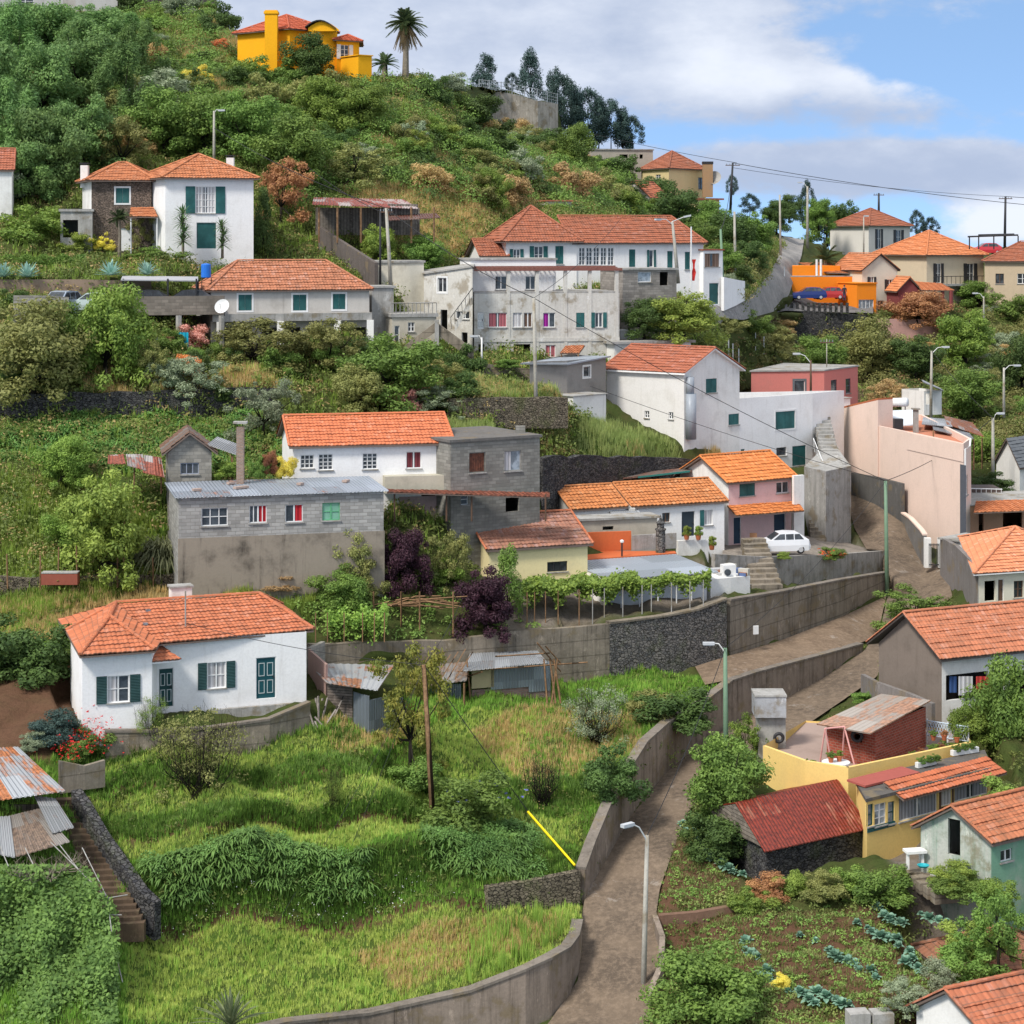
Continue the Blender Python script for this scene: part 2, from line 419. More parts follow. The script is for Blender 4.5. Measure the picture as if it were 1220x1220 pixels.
# ------------------------------------------------------------------ retaining walls: (px, foot py, top py, depth)
WALLS = {
'wallA': [(250,1300,1240,80.5),(340,1278,1219,82.3),(440,1262,1208,83.8),(560,1240,1181,84.8),(625,1228,1156,85.3),(655,1214,1142,86),(676,1186,1130,87.2),(686,1165,1116,88.2),(690,1140,1098,89.6)],
'wallB': [(694,1072,1036,93.2),(705,1050,1005,94.8),(723,1019,962,97.2),(749,973,915,101.5),(768,948,885,104),(794,918,862,107.5),(836,884,838,112.5),(870,862,812,115.5),(900,847,802,117.8),(937,831,792,120.5),(979,807,781,124),(1026,775,768,128)],
'wallC': [(580,1086,1056,91),(620,1080,1050,91.8),(650,1078,1044,92.2),(690,1068,1038,93.0)],
'wallD': [(368,795,768,109.5),(400,792,766,110.5),(530,790,763,113),(600,800,753,114.3),(662,808,748,115.4),(725,808,743,116.8),(790,800,735,118.6),(830,793,727,120),(864,783,714,121.4)],
'wallE': [(868,781,716,121.7),(930,762,706,127),(1000,735,692,133.5),(1056,707,683,142)],
'wallF': [(850,705,660,129),(905,700,663,132),(985,693,661,139),(1052,682,656,146)],
'wallG': [(-200,500,470,131.5),(0,497,468,132.5),(120,496,468,134),(250,493,462,136),(330,490,462,137.5)],
'wallH': [(535,500,474,139),(600,500,473,140.5),(676,500,474,142)],
'wallI': [(645,602,545,134),(700,602,543,139.5),(780,600,545,145),(850,595,549,147.5),(870,590,550,149)],
'wallJ': [(928,412,371,222),(960,415,372,223),(1000,418,373,224),(1030,412,375,225),(1040,408,375,226)],
'wallK': [(1045,408,380,224),(1080,410,380,225),(1120,404,381,226)],
'wallL': [(125,908,872,97.3),(180,902,872,97.8),(250,892,868,98.8),(320,882,858,100),(368,870,838,101.6)],
'wallM': [(583,160,108,252),(610,164,112,254),(640,168,120,255),(664,170,124,258)],
'wallN': [(-100,352,333,145),(0,352,333,146),(100,352,333,147.5),(180,350,335,149)],
'wallO': [(0,700,688,112.5),(100,700,686,113.5),(215,698,684,115)],
}
CREST = [(-340,-70,262),(0,-30,255),(100,-12,250),(200,-2,246),(250,8,240),(275,40,228),(300,70,222),(350,82,217),(440,86,215),(490,92,216),(540,98,222),
  (583,106,252.6),(610,110,254.6),(640,118,256),(664,124,259),(672,165,262),(700,188,258),(740,205,255),(800,235,252),(860,258,252),(900,268,256),(935,280,270),(955,284,278),
  (985,292,300),(1030,298,306),(1090,298,300),(1150,296,290),(1220,296,285),(1560,300,285)]
PTS = [ # free ground points
(-340,1520,62),(100,1520,66),(400,1520,70),(700,1520,71),(1000,1520,66),(1560,1520,62),
(-340,1220,78),(0,1220,79),(150,1220,80.5),(700,1290,81),(780,1290,80.5),
(150,1108,88.6),(300,1106,89.8),(450,1096,91),(-340,1100,84),(0,1090,86),(100,1105,87),
(160,1040,88.9),(200,1022,89.3),(300,1012,90.2),(450,1004,91.4),(560,1006,93.0),(640,1010,94.2),
(110,998,91.8),(300,988,93.6),(450,984,95.3),(520,978,96.3),(600,968,98),(690,985,96.5),
(100,972,92.1),(300,960,93.9),(450,952,95.7),(560,945,98.6),(660,930,101),(735,920,101.5),
(90,950,93.9),(300,936,96.8),(450,928,98.4),
(80,926,94.2),(300,906,97.1),(450,896,98.8),
(480,872,102.6),(560,850,107),(640,835,110.5),(700,870,107.5),(760,880,105.6),(790,850,110),(600,890,104.5),
(0,960,91),(-340,960,88),(60,930,93.5),(0,900,95.5),(60,880,96.8),
(120,862,98),(375,838,102.3),(250,848,100.5),(420,850,103),(90,850,99),(60,830,100.5),(0,830,101),(-340,830,98),
(130,790,106),(350,785,108.5),(0,760,107.5),(-340,740,106),(60,730,110),(300,730,110.5),(365,720,112),
(460,786,111.3),(500,800,110.8),(560,812,112),
(-340,660,113),(0,655,116),(100,655,118),(215,680,116),(340,692,115.5),(450,700,115.6),(560,700,117.6),(640,700,121),(700,705,122.5),(840,700,126),
(-340,560,121),(0,560,124),(120,565,124),(200,600,119.5),(330,600,122),(0,610,119),(100,615,120),
(450,600,121),(540,600,123),(640,610,124),(560,640,121.5),
(340,500,136),(440,500,137),(540,512,136),(630,540,133.2),(340,540,129),(450,540,131),
(700,522,143),(780,530,148),(850,542,149.5),(600,545,132.5),
(660,645,128),(760,650,134),(830,650,136),(870,640,140),(960,650,142),
(-340,440,134),(0,445,135.5),(150,442,138),(260,440,140),(330,450,140),(450,455,143),(520,450,145),(560,455,146.5),
(0,400,140),(100,400,142),(190,395,143.5),(250,425,144.5),(440,430,147),(500,420,149),(565,432,152),(640,440,151),(700,430,155),(740,432,157),
(620,470,143),(680,470,146),(720,500,149),(730,400,162),(800,410,166),(860,420,168),(820,425,166),
(200,338,150.5),(230,372,146),(440,372,151),(330,330,160),(440,320,163),(480,330,160),(-340,300,150),
(0,305,154),(90,306,158),(200,308,160),(300,308,164),(350,300,166),(400,290,168),(450,280,171),(520,300,170),(560,322,171),
(0,250,166),(80,230,170),(-340,240,165),(0,150,190),(100,150,192),(150,80,215),(0,60,222),(-340,80,215),
(200,170,186),(300,170,184),(300,220,176),(400,230,178),(400,140,196),(300,110,205),(450,120,204),(500,150,198),(500,210,187),(450,260,175),
(560,160,212),(560,230,188),(600,200,203),(600,245,190),(650,200,215),(650,240,198),(700,225,220),(720,240,214),(760,260,218),(800,262,225),
(860,275,232),(840,300,200),(800,300,192),(740,290,190),(700,270,188),(560,270,180),
(740,350,168),(880,320,195),(905,300,225),(862,400,172),(900,400,184),
(850,405,168),(880,420,180),(930,430,192),(900,470,178),(980,430,205),(1030,500,178),(1060,470,190),(1000,510,172),
(1100,440,205),(1150,400,222),(1220,390,230),(1560,380,230),(1150,460,200),(1220,470,195),(1560,480,190),(1200,520,180),(1150,520,180),(1220,600,163),(1560,600,160),(1170,600,158),
(1100,550,168),(1160,650,150),(1220,660,144),(1560,660,140),
(1040,330,260),(1100,335,258),(1220,335,250),(1120,375,232),(1180,380,232),(1000,335,255),(1045,372,228),
(885,549,152),(925,553,154.3),(966,558,156.8),(826,533,149),(940,590,146),(985,590,150),(985,655,144),
(1140,690,137),(1220,712,127),(1560,712,124),(1180,730,124),(1220,780,118),(1100,715,138),(1090,740,131),
(1048,812,119),(1122,842,112.5),(1180,860,111),(1220,850,112),(1560,850,108),
(930,905,105.5),(960,930,102),(1060,930,101),(1150,935,101),(1200,930,100),(1180,880,106),(1560,930,98),
(850,930,105.6),(880,960,101),(860,990,98.5),(900,1000,98),(870,1035,94.8),(1035,1018,96.8),(1090,1005,98),(1095,1018,95),(1220,1010,94),(1560,1010,92),
(1060,1035,93.6),(1090,1050,91.8),(1140,1050,90),(1220,1048,89.5),(1560,1060,87),
(790,1020,96),(800,1060,93),(870,1060,93.3),(980,1060,92),(785,1095,91.2),(880,1085,91.5),(1000,1080,90.8),(1100,1080,90),
(900,1150,87),(1000,1150,86.5),(1100,1150,85.5),(1200,1130,85),(900,1220,82.5),(1040,1220,81.5),(1140,1220,80),(1220,1200,80),(1560,1220,78),(800,1150,88),(780,1220,84.5),
]
ROAD_L = [(520,1520,71),(600,1290,81),(655,1218,85.4),(688,1170,87.6),(692,1140,89.2),(692,1100,91.5),(697,1070,93.3),(725,1020,97.1),(751,974,101.4),(796,919,107.4),(838,885,112.4),(900,849,117.6),(980,809,123.8),(1030,776,127.8),(1050,745,134),(1058,709,142),(1054,684,146.5),(1034,658,150),(1018,630,154),(1012,606,158),(1008,590,162)]
ROAD_R = [(800,1520,71),(770,1290,81),(772,1218,84.6),(786,1160,87.5),(788,1120,90),(782,1088,91.8),(786,1060,93.5),(800,1020,96.3),(822,965,101.2),(855,926,106),(905,900,110),(950,872,114),(1000,838,119),(1046,806,123.5),(1050,785,127),(1090,742,132),(1135,712,136),(1128,685,141),(1098,660,148),(1076,624,152.3),(1044,602,156.6),(1012,589,161.5)]
RAMP_L = [(828,795,119.8),(866,783,121.3),(930,764,126.5),(1000,737,132.8),(1056,711,140.5)]
RAMP_R = [(840,817,115.2),(868,811,116),(937,791,120.6),(1000,775,125.6),(1045,760,131)]
UP_L = [(846,366,172),(872,360,177),(893,352,186),(910,335,205),(925,312,230),(930,292,255),(932,282,270)]
UP_R = [(850,378,171),(885,382,177),(922,372,204),(940,352,222),(947,330,236),(955,305,252),(958,286,272)]
CAFE_YARD_L = [(926,373,209),(935,371,221.5),(1040,374,224)]
CAFE_YARD_R = [(941,352,222.5),(950,352,231),(1040,358,234)]
def ground_points():
 pts, edges = [], []
 def add(line):
  i = len(pts)
  for p in line: pts.append(p)
  for k in range(len(line) - 1): edges.append((i + k, i + k + 1))
 add(CREST)
 for w in WALLS.values():
  add([(a, b, d) for a, b, c, d in w]); add([(a, c, d + .35) for a, b, c, d in w])
 for l in (ROAD_L, ROAD_R, UP_L, UP_R, RAMP_L, RAMP_R, CAFE_YARD_L, CAFE_YARD_R): pts.extend(l)
 pts.extend(PTS)
 return pts, edges
PX0, PY0, ST = -330.0, -80.0, 2.0
GW, GH = int((1550 - PX0) / ST) + 1, int((1515 - PY0) / ST) + 1
def make_depth():
 pts, edges = ground_points()
 r = delaunay_2d_cdt([Vector((p[0], p[1])) for p in pts], edges, [], 0, 1e-4)
 ov, faces, orig = r[0], r[2], r[3]
 P0 = np.array([(p[0], p[1]) for p in pts]); I0 = np.array([1 / p[2] for p in pts])
 inv = []
 for v, o in zip(ov, orig):
  if len(o): inv.append(float(np.mean(I0[list(o)])))
  else:
   d2 = (P0[:, 0] - v.x) ** 2 + (P0[:, 1] - v.y) ** 2
   k = np.argsort(d2)[:4]; w = 1 / (d2[k] + 1); inv.append(float((I0[k] * w).sum() / w.sum()))
 G = np.full((GH, GW), np.nan)
 for f in faces:
  a, b, c = [(ov[i].x, ov[i].y) for i in f[:3]]
  ia, ib, ic = [inv[i] for i in f[:3]]
  x0 = max(0, int((min(a[0], b[0], c[0]) - PX0) / ST)); x1 = min(GW - 1, int((max(a[0], b[0], c[0]) - PX0) / ST) + 1)
  y0 = max(0, int((min(a[1], b[1], c[1]) - PY0) / ST)); y1 = min(GH - 1, int((max(a[1], b[1], c[1]) - PY0) / ST) + 1)
  if x1 < x0 or y1 < y0: continue
  X, Y = np.meshgrid(PX0 + ST * np.arange(x0, x1 + 1), PY0 + ST * np.arange(y0, y1 + 1))
  det = (b[1] - c[1]) * (a[0] - c[0]) + (c[0] - b[0]) * (a[1] - c[1])
  if abs(det) < 1e-9: continue
  l1 = ((b[1] - c[1]) * (X - c[0]) + (c[0] - b[0]) * (Y - c[1])) / det
  l2 = ((c[1] - a[1]) * (X - c[0]) + (a[0] - c[0]) * (Y - c[1])) / det
  l3 = 1 - l1 - l2
  m = (l1 > -1e-6) & (l2 > -1e-6) & (l3 > -1e-6)
  sub = G[y0:y1 + 1, x0:x1 + 1]; sub[m] = (l1 * ia + l2 * ib + l3 * ic)[m]
 for i in range(GW):
  col = G[:, i]; ok = np.where(~np.isnan(col))[0]
  if len(ok) == 0: continue
  G[:, i] = np.interp(np.arange(GH), ok, col[ok])
 for i in range(GW):
  if np.isnan(G[0, i]): G[:, i] = G[:, i - 1] if i else 1 / 150
 return G
INVD = make_depth()
def gD(px, py):
 x = np.clip((np.asarray(px, float) - PX0) / ST, 0, GW - 1.001); y = np.clip((np.asarray(py, float) - PY0) / ST, 0, GH - 1.001)
 i, j = x.astype(int), y.astype(int); u, v = x - i, y - j
 return 1 / ((INVD[j, i] * (1 - u) + INVD[j, i + 1] * u) * (1 - v) + (INVD[j + 1, i] * (1 - u) + INVD[j + 1, i + 1] * u) * v)
def G(px, py):
 return P(px, py, float(gD(px, py)))
def in_poly(px, py, poly):
 px = np.asarray(px, float); py = np.asarray(py, float); r = np.zeros(px.shape, bool)
 j = len(poly) - 1
 for i in range(len(poly)):
  xi, yi = poly[i][:2]; xj, yj = poly[j][:2]
  c = ((yi > py) != (yj > py)) & (px < (xj - xi) * (py - yi) / (yj - yi + 1e-12) + xi)
  r ^= c; j = i
 return r
ROAD_POLYS = [ROAD_L + ROAD_R[::-1], RAMP_L + RAMP_R[::-1], UP_L + UP_R[::-1], CAFE_YARD_L + CAFE_YARD_R[::-1]]
def resample(line, n):
 a = np.array(line, float); d = np.r_[0, np.cumsum(np.hypot(*(np.diff(a[:, :2], axis=0).T)))]
 s = np.linspace(0, d[-1], n); return np.stack([np.interp(s, d, a[:, k]) for k in range(a.shape[1])], -1)
def road(name, LL, RR, mat, n=160, m=14, up=.05, own=False):
 a = resample(LL, n) if own else None
 A = np.array(LL, float); B = np.array(RR, float)
 s = np.linspace(0, len(A) - 1, n); ia = np.arange(len(A)); s2 = s / (len(A) - 1) * (len(B) - 1)
 A = np.stack([np.interp(s, ia, A[:, k]) for k in range(2)], -1); B = np.stack([np.interp(s2, np.arange(len(B)), B[:, k]) for k in range(2)], -1)
 t = np.linspace(0, 1, m)[None, :, None]
 Q = A[:, None] * (1 - t) + B[:, None] * t
 D = gD(Q[..., 0], Q[..., 1])
 V = np.stack([(Q[..., 0] - HX) / F * D, D, (HY - Q[..., 1]) / F * D + up], -1)
 idx = np.arange(n * m).reshape(n, m)
 Fc = np.stack([idx[:-1, :-1], idx[:-1, 1:], idx[1:, 1:], idx[1:, :-1]], -1).reshape(-1, 4)
 me = np_mesh(name, V.reshape(-1, 3), Fc, smooth=True); me.materials.append(mat)
 o = bpy.data.objects.new(name, me); COL.objects.link(o); tag(o, kind='structure'); return o
rm = road_mat('road_worn_concrete', (.17, .128, .092), (.1, .077, .058))
road('road', ROAD_L, ROAD_R, rm)
road('path', RAMP_L, RAMP_R, road_mat('ramp_dirt', (.2, .145, .1), (.13, .092, .064)), 60, 8, .06)
road('road', UP_L, UP_R, road_mat('upper_asphalt', (.26, .245, .23), (.17, .165, .16), amt=.1), 60, 8, .06)
road('pavement', CAFE_YARD_L, CAFE_YARD_R, road_mat('yard_asphalt', (.16, .15, .145), (.11, .11, .11), amt=.1), 30, 6, .08)
def wall_strip(name, label, cat, line, mat, th=.35, cap=None, below=.6, wob=0.0, front=.12, kind=None, seg=1.2):
 st = []
 for (a, b, c, d), (a2, b2, c2, d2) in zip(line[:-1], line[1:]):
  p, q = P(a, b, d), P(a2, b2, d2); n = max(1, int((q - p).length / seg))
  for k in range(n):
   t = k / n; D = d + (d2 - d) * t
   X = p.lerp(q, t); zt = zat(c, d) * (1 - t) + zat(c2, d2) * t
   st.append((X.x, X.y, X.z, zt))
 a, b, c, d = line[-1]; p = P(a, b, d); st.append((p.x, p.y, p.z, zat(c, d)))
 mb = MB(); n = len(st); base = Vector((st[n // 2][0], st[n // 2][1], st[n // 2][2]))
 o = thing(name, label, cat, base)
 nor = []
 for k in range(n):
  e = Vector((st[min(k + 1, n - 1)][0] - st[max(k - 1, 0)][0], st[min(k + 1, n - 1)][1] - st[max(k - 1, 0)][1], 0)).normalized()
  nor.append(Vector((e.y, -e.x, 0)))
 rr = random.Random(len(label))
 ring = []
 for k, (x, y, zf, zt) in enumerate(st):
  f = Vector((x, y, 0)) + nor[k] * front; bk = Vector((x, y, 0)) - nor[k] * (th - front)
  w = rr.uniform(-wob, wob)
  ring.append(((f.x, f.y, zf - below), (f.x, f.y, zt + w), (bk.x, bk.y, zt + w), (bk.x, bk.y, zf - below)))
 for k in range(n - 1):
  r0, r1 = ring[k], ring[k + 1]
  mb.face([r0[0], r1[0], r1[1], r0[1]]); mb.face([r0[1], r1[1], r1[2], r0[2]]); mb.face([r0[2], r1[2], r1[3], r0[3]])
 mb.face([ring[0][0], ring[0][1], ring[0][2], ring[0][3]]); mb.face([ring[-1][3], ring[-1][2], ring[-1][1], ring[-1][0]])
 build(mb, 'masonry', mat, o)
 if cap:
  cb = MB(); hh = .12
  rg = []
  for k, (x, y, zf, zt) in enumerate(st):
   f = Vector((x, y, 0)) + nor[k] * (front + .06); bk = Vector((x, y, 0)) - nor[k] * (th - front + .05)
   rg.append(((f.x, f.y, zt + .004), (f.x, f.y, zt + hh), (bk.x, bk.y, zt + hh), (bk.x, bk.y, zt + .004)))
  for k in range(n - 1):
   r0, r1 = rg[k], rg[k + 1]
   for i in range(4): cb.face([r0[i], r1[i], r1[(i + 1) % 4], r0[(i + 1) % 4]])
  cb.face(rg[0]); cb.face(rg[-1][::-1])
  build(cb, 'coping', cap, o)
 return o
c_old = concrete('old_concrete', (.27, .23, .18), (.05, .044, .036), 1.0, boards=.9)
c_road = concrete('road_wall_concrete', (.29, .235, .19), (.06, .048, .038), 1.0)
c_cap = concrete('coping_concrete', (.22, .19, .16), (.07, .06, .05), .9)
s_dark = stone('dark_basalt', (.045, .045, .05), (.13, .125, .12), 4.2, (.028, .026, .024))
s_mid = stone('grey_rubble', (.1, .1, .1), (.24, .22, .2), 4.4, (.05, .045, .04), moss=.3)
s_brown = stone('brown_rubble', (.13, .11, .08), (.26, .22, .16), 4.6, (.04, .035, .03), .4)
wall_strip('retaining_wall', 'curved streaked concrete wall below the lowest grass terrace at the bottom edge', 'wall', WALLS['wallA'], c_road, .4, c_cap, wob=.04)
wall_strip('retaining_wall', 'long worn concrete wall along the left side of the winding lane', 'wall', WALLS['wallB'], c_road, .4, c_cap, wob=.05)
wall_strip('stone_wall', 'low rubble stone wall between the two lowest grass terraces beside the lane', 'wall', WALLS['wallC'], s_brown, .4, wob=.06)
wall_strip('retaining_wall', 'tall concrete wall under the vine trellis behind the tin sheds', 'wall', WALLS['wallD'][:6], c_old, .4, wob=.05)
wall_strip('retaining_wall', 'dark rough stone wall between the vine trellis and the grass slope', 'wall', WALLS['wallD'][5:], s_mid, .42, c_old, front=.14)
wall_strip('retaining_wall', 'long board marked concrete wall above the dirt ramp', 'wall', WALLS['wallE'], c_old, .4, c_cap, wob=.04)
wall_strip('retaining_wall', 'grey streaked concrete wall directly below the parked white hatchback', 'wall', WALLS['wallF'], concrete('pale_old_concrete', (.36, .34, .31), (.08, .08, .075), 1.0), .3)
wall_strip('stone_wall', 'long dark dry stone wall above the fern slope at left', 'wall', WALLS['wallG'], s_dark, .5, wob=.1)
wall_strip('stone_wall', 'brown dry stone wall below the dry grass strip under the grey shed', 'wall', WALLS['wallH'], s_brown, .5, wob=.08)
wall_strip('stone_wall', 'black basalt wall below the long grass behind the row house', 'wall', WALLS['wallI'], s_dark, .5, wob=.12)
wall_strip('stone_wall', 'tall black stone wall below the orange bar', 'wall', WALLS['wallJ'], s_dark, .5)
wall_strip('retaining_wall', 'faded pink wall overgrown with shrubs right of the orange bar', 'wall', WALLS['wallK'], plaster('faded_pink', (.55, .32, .28)), .4)
wall_strip('garden_wall', 'weathered grey wall in front of the low white house', 'wall', WALLS['wallL'], c_old, .25, c_cap)
wall_strip('retaining_wall', 'tall streaked concrete wall on the hill crest', 'wall', WALLS['wallM'], concrete('crest_concrete', (.4, .36, .3), (.13, .12, .1), .9), .5)
wall_strip('retaining_wall', 'brown plastered wall below the agaves at upper left', 'wall', WALLS['wallN'], plaster('brown_plaster', (.3, .22, .16), (.1, .08, .06), .6, .6), .3)
wall_strip('stone_wall', 'low crumbling stone wall behind the wire fence at left', 'wall', WALLS['wallO'], s_brown, .4, wob=.1)
# ------------------------------------------------------------------ building kit
UP = Vector((0, 0, 1))
def XY(px, D): return Vector(((px - HX) / F * D, D, 0))
def cloned(v, z): return Vector((v[0], v[1], z))
M_white = plaster('white_plaster', (.84, .83, .82), (.42, .38, .33), .25, .35)
M_white2 = plaster('aged_white_plaster', (.78, .77, .74), (.3, .27, .23), .4, .55)
M_green = louvre('green_shutter', (.012, .085, .085))
M_dgreen = louvre('dark_green_shutter', (.014, .05, .05))
M_frame = paint('white_frame', (.75, .75, .74), .5)
M_brownf = paint('brown_frame', (.12, .07, .045), .6)
M_glass = glass()
M_glass2 = glass('pale_glass', (.16, .18, .2))
M_dark = paint('dark_metal', (.03, .03, .033), .5)
M_conc = concrete('grey_concrete', (.38, .37, .35), (.12, .115, .1), .75)
M_tile = tiles('orange_tiles', (.56, .18, .085), (.17, .1, .07), .45, .5)
M_tile_old = tiles('weathered_tiles', (.46, .16, .085), (.1, .06, .04), .6, .5)
M_soffit = paint('eave_wood', (.16, .12, .1), .8)
M_curt = cloth('pale_curtain', (.62, .6, .6))
M_red = cloth('red_curtain', (.5, .03, .04))
M_pole = concrete('pole_concrete', (.42, .4, .35), (.2, .19, .15), .5)
M_greenpole = paint('green_pole', (.16, .26, .17), .6)
M_timber = wood('pole_timber', (.22, .13, .07), 3, True)
M_cable = paint('cable', (.02, .02, .022), .7)
M_terra = paint('terracotta', (.45, .14, .06), .85)
M_soil = paint('dark_soil', (.07, .045, .03), .95)
class TileRoof:
 def __init__(s): s.v = []; s.f = []; s.uv = []
 def plane(s, a, b, c, d, wave=.24, course=.36, amp=.035, step=.03, sub=4):
  a, b, c, d = map(Vector, (a, b, c, d))
  e = (b - a); Lr = e.length
  if Lr < 1e-4: return
  e.normalize(); nrm = (b - a).cross(d - a)
  if nrm.length < 1e-6: nrm = (b - a).cross(c - a)
  nrm.normalize()
  if nrm.z < 0: nrm = -nrm
  hgt = max(((d - a) - e * (d - a).dot(e)).length, ((c - a) - e * (c - a).dot(e)).length)
  nc = max(2, round(hgt / course)); st = wave / sub
  mn = min(0, (d - a).dot(e)); mx = max(Lr, (c - a).dot(e))
  us = np.arange(math.floor(mn / st), math.ceil(mx / st) + 1) * st
  for k in range(nc):
   rows = []
   for t, h in ((k / nc, step + .012), ((k + 1) / nc, .0)):
    l = a.lerp(d, t); r = b.lerp(c, t); uL = (l - a).dot(e); uR = (r - a).dot(e)
    row = []
    for u in us:
     uc = min(max(u, uL), uR); w = (uc - uL) / (uR - uL) if uR - uL > 1e-6 else 0
     p = l.lerp(r, w) + nrm * (h + amp * abs(math.cos(math.pi * uc / wave)) + .014 * math.sin(uc * 1.7 + k * 2.3) + .01 * math.sin(uc * 9.1 + k * 5.7))
     row.append((p, uc, uL, uR))
    rows.append((row, t))
   i0 = len(s.v); n = len(us)
   for row, t in rows: s.v += [tuple(q[0]) for q in row]
   s.v += [tuple(q[0] - nrm * (step + amp)) for q in rows[0][0]]
   for j in range(n - 1):
    u0, u1 = us[j], us[j + 1]
    uLm = min(rows[0][0][j][2], rows[1][0][j][2]); uRm = max(rows[0][0][j][3], rows[1][0][j][3])
    if u1 <= uLm or u0 >= uRm: continue
    s.f.append((i0 + j, i0 + j + 1, i0 + n + j + 1, i0 + n + j))
    s.uv += [(u0, k * course + .01), (u1, k * course + .01), (u1, (k + 1) * course - .01), (u0, (k + 1) * course - .01)]
    s.f.append((i0 + 2 * n + j, i0 + 2 * n + j + 1, i0 + j + 1, i0 + j))
    s.uv += [(u0, k * course + .01)] * 2 + [(u1, k * course + .02)] * 2
 def build(s, mat, parent, name='roof'):
  off = Vector(parent['_o'])
  me = bpy.data.meshes.new(name)
  me.from_pydata([(p[0] - off.x, p[1] - off.y, p[2] - off.z) for p in s.v], [], s.f)
  uv = me.uv_layers.new(name='UVMap'); uv.data.foreach_set('uv', np.array(s.uv, dtype=np.float32).ravel())
  me.materials.append(mat)
  o = bpy.data.objects.new(name, me); COL.objects.link(o); o.parent = parent; o['_o'] = tuple(off); return o
def ridge_line(mb, p, q, r=.11):
 p, q = Vector(p), Vector(q); n = max(2, int((q - p).length / .4)); d = (q - p) / n
 side = d.cross(UP).normalized(); up = side.cross(d).normalized()
 for k in range(n):
  a = p + d * k; b = p + d * (k + 1.08)
  for rr, pt in ((r, a), (r * .86, b)):
   for j in range(6):
    t = math.pi * j / 5
    mb.v.append(tuple(pt + side * math.cos(t) * rr + up * (math.sin(t) * rr)))
  i = len(mb.v) - 12
  for j in range(5): mb.f.append((i + j, i + j + 1, i + 7 + j, i + 6 + j))
  mb.f.append(tuple(i + j for j in range(6)))
def slab(mb, pts, th):
 pts = [Vector(p) for p in pts]; lo = [p - UP * th for p in pts]
 mb.face(pts); mb.face(lo[::-1])
 for i in range(len(pts)):
  j = (i + 1) % len(pts); mb.face([lo[i], lo[j], pts[j], pts[i]])
FOOTS = []
class Bld:
 def __init__(s, name, label, cat, foot, zb, zt, mat, group=None, mats=None, skirt=3.5, walls=True):
  s.c = [Vector((p[0], p[1], 0)) for p in foot]; n = len(s.c)
  s.zb = zb; s.zt = list(zt) if isinstance(zt, (list, tuple)) else [zt] * n
  s.mat = mat; s.mats = mats or {}; s.skirt = skirt
  m = sum(s.c, Vector((0, 0, 0))) / n
  s.o = thing(name, label, cat, (m.x, m.y, zb), group)
  s.holes = {i: [] for i in range(n)}; s.extra = {}
  FOOTS.append((s.c, zb))
 def edge(s, i):
  a = s.c[i]; b = s.c[(i + 1) % len(s.c)]; e = (b - a); Ln = e.length; e = e / Ln
  return a, e, Vector((e.y, -e.x, 0)), Ln
 def hit(s, i, px, py):
  a, e, n, Ln = s.edge(i); dx = (px - HX) / F
  t = (a.x * e.y - a.y * e.x) / (dx * e.y - e.x)
  p = Vector((dx * t, t, 0)); return (p - a).dot(e), (HY - py) / F * t
 def win(s, i, x0, y0, x1, y1, kind='plain', **k):
  xm = (x0 + x1) / 2
  u0, _ = s.hit(i, x0, y0); u1, _ = s.hit(i, x1, y0)
  _, z1 = s.hit(i, xm, y0); _, z0 = s.hit(i, xm, y1)
  Ln = s.edge(i)[3]
  u0, u1 = max(min(u0, u1), .05), min(max(u0, u1), Ln - .05)
  z0 = max(z0, s.zb + .02); j = (i + 1) % len(s.c); z1 = min(z1, min(s.zt[i], s.zt[j]) - .04) if not k.get('free') else z1
  if u1 - u0 < .1 or z1 - z0 < .1: print('bad window', s.o.name, s.o['label'][:40], i, x0, y0, x1, y1, u0, u1, z0, z1, s.zb, s.zt); return
  s.holes[i].append((u0, u1, z0, z1, kind, k))
 def finish(s):
  n = len(s.c); parts = {}
  for i in range(n):
   a, e, nn, Ln = s.edge(i); j = (i + 1) % n
   mat = s.mats.get(i, s.mat); mb = parts.setdefault(mat.name, (MB(), mat))[0]
   zl = s.zb - s.skirt; zm = min(s.zt[i], s.zt[j]); rec = .16
   H = [h for h in s.holes[i]]
   pt = lambda u, z: a + e * u + UP * z
   us = sorted({0, Ln, *[h[0] for h in H], *[h[1] for h in H]}); zs = sorted({zl, zm, *[h[2] for h in H], *[h[3] for h in H if h[3] < zm]})
   for p in range(len(us) - 1):
    for q in range(len(zs) - 1):
     um, zmid = (us[p] + us[p + 1]) / 2, (zs[q] + zs[q + 1]) / 2
     if any(h[0] < um < h[1] and h[2] < zmid < h[3] for h in H): continue
     mb.face([pt(us[p], zs[q]), pt(us[p + 1], zs[q]), pt(us[p + 1], zs[q + 1]), pt(us[p], zs[q + 1])])
   if abs(s.zt[i] - s.zt[j]) > 1e-3:
    hi = (0 if s.zt[i] > s.zt[j] else Ln)
    mb.face([pt(0, zm), pt(Ln, zm), pt(hi, max(s.zt[i], s.zt[j]))])
   for tri in s.extra.get(i, []): mb.face(tri)
   for h in H:
    u0, u1, z0, z1 = h[:4]
    inn = -nn * rec
    for (A, B) in (((u0, z0), (u1, z0)), ((u1, z0), (u1, z1)), ((u1, z1), (u0, z1)), ((u0, z1), (u0, z0))):
     mb.face([pt(*A), pt(*B), pt(*B) + inn, pt(*A) + inn])
  first = True
  for nm, (mb, mat) in parts.items():
   build(mb, 'wall', mat, s.o)
  for i in range(n):
   a, e, nn, Ln = s.edge(i)
   for h in s.holes[i]: opening(s.o, a, e, nn, *h[:4], h[4], **h[5])
  return s.o
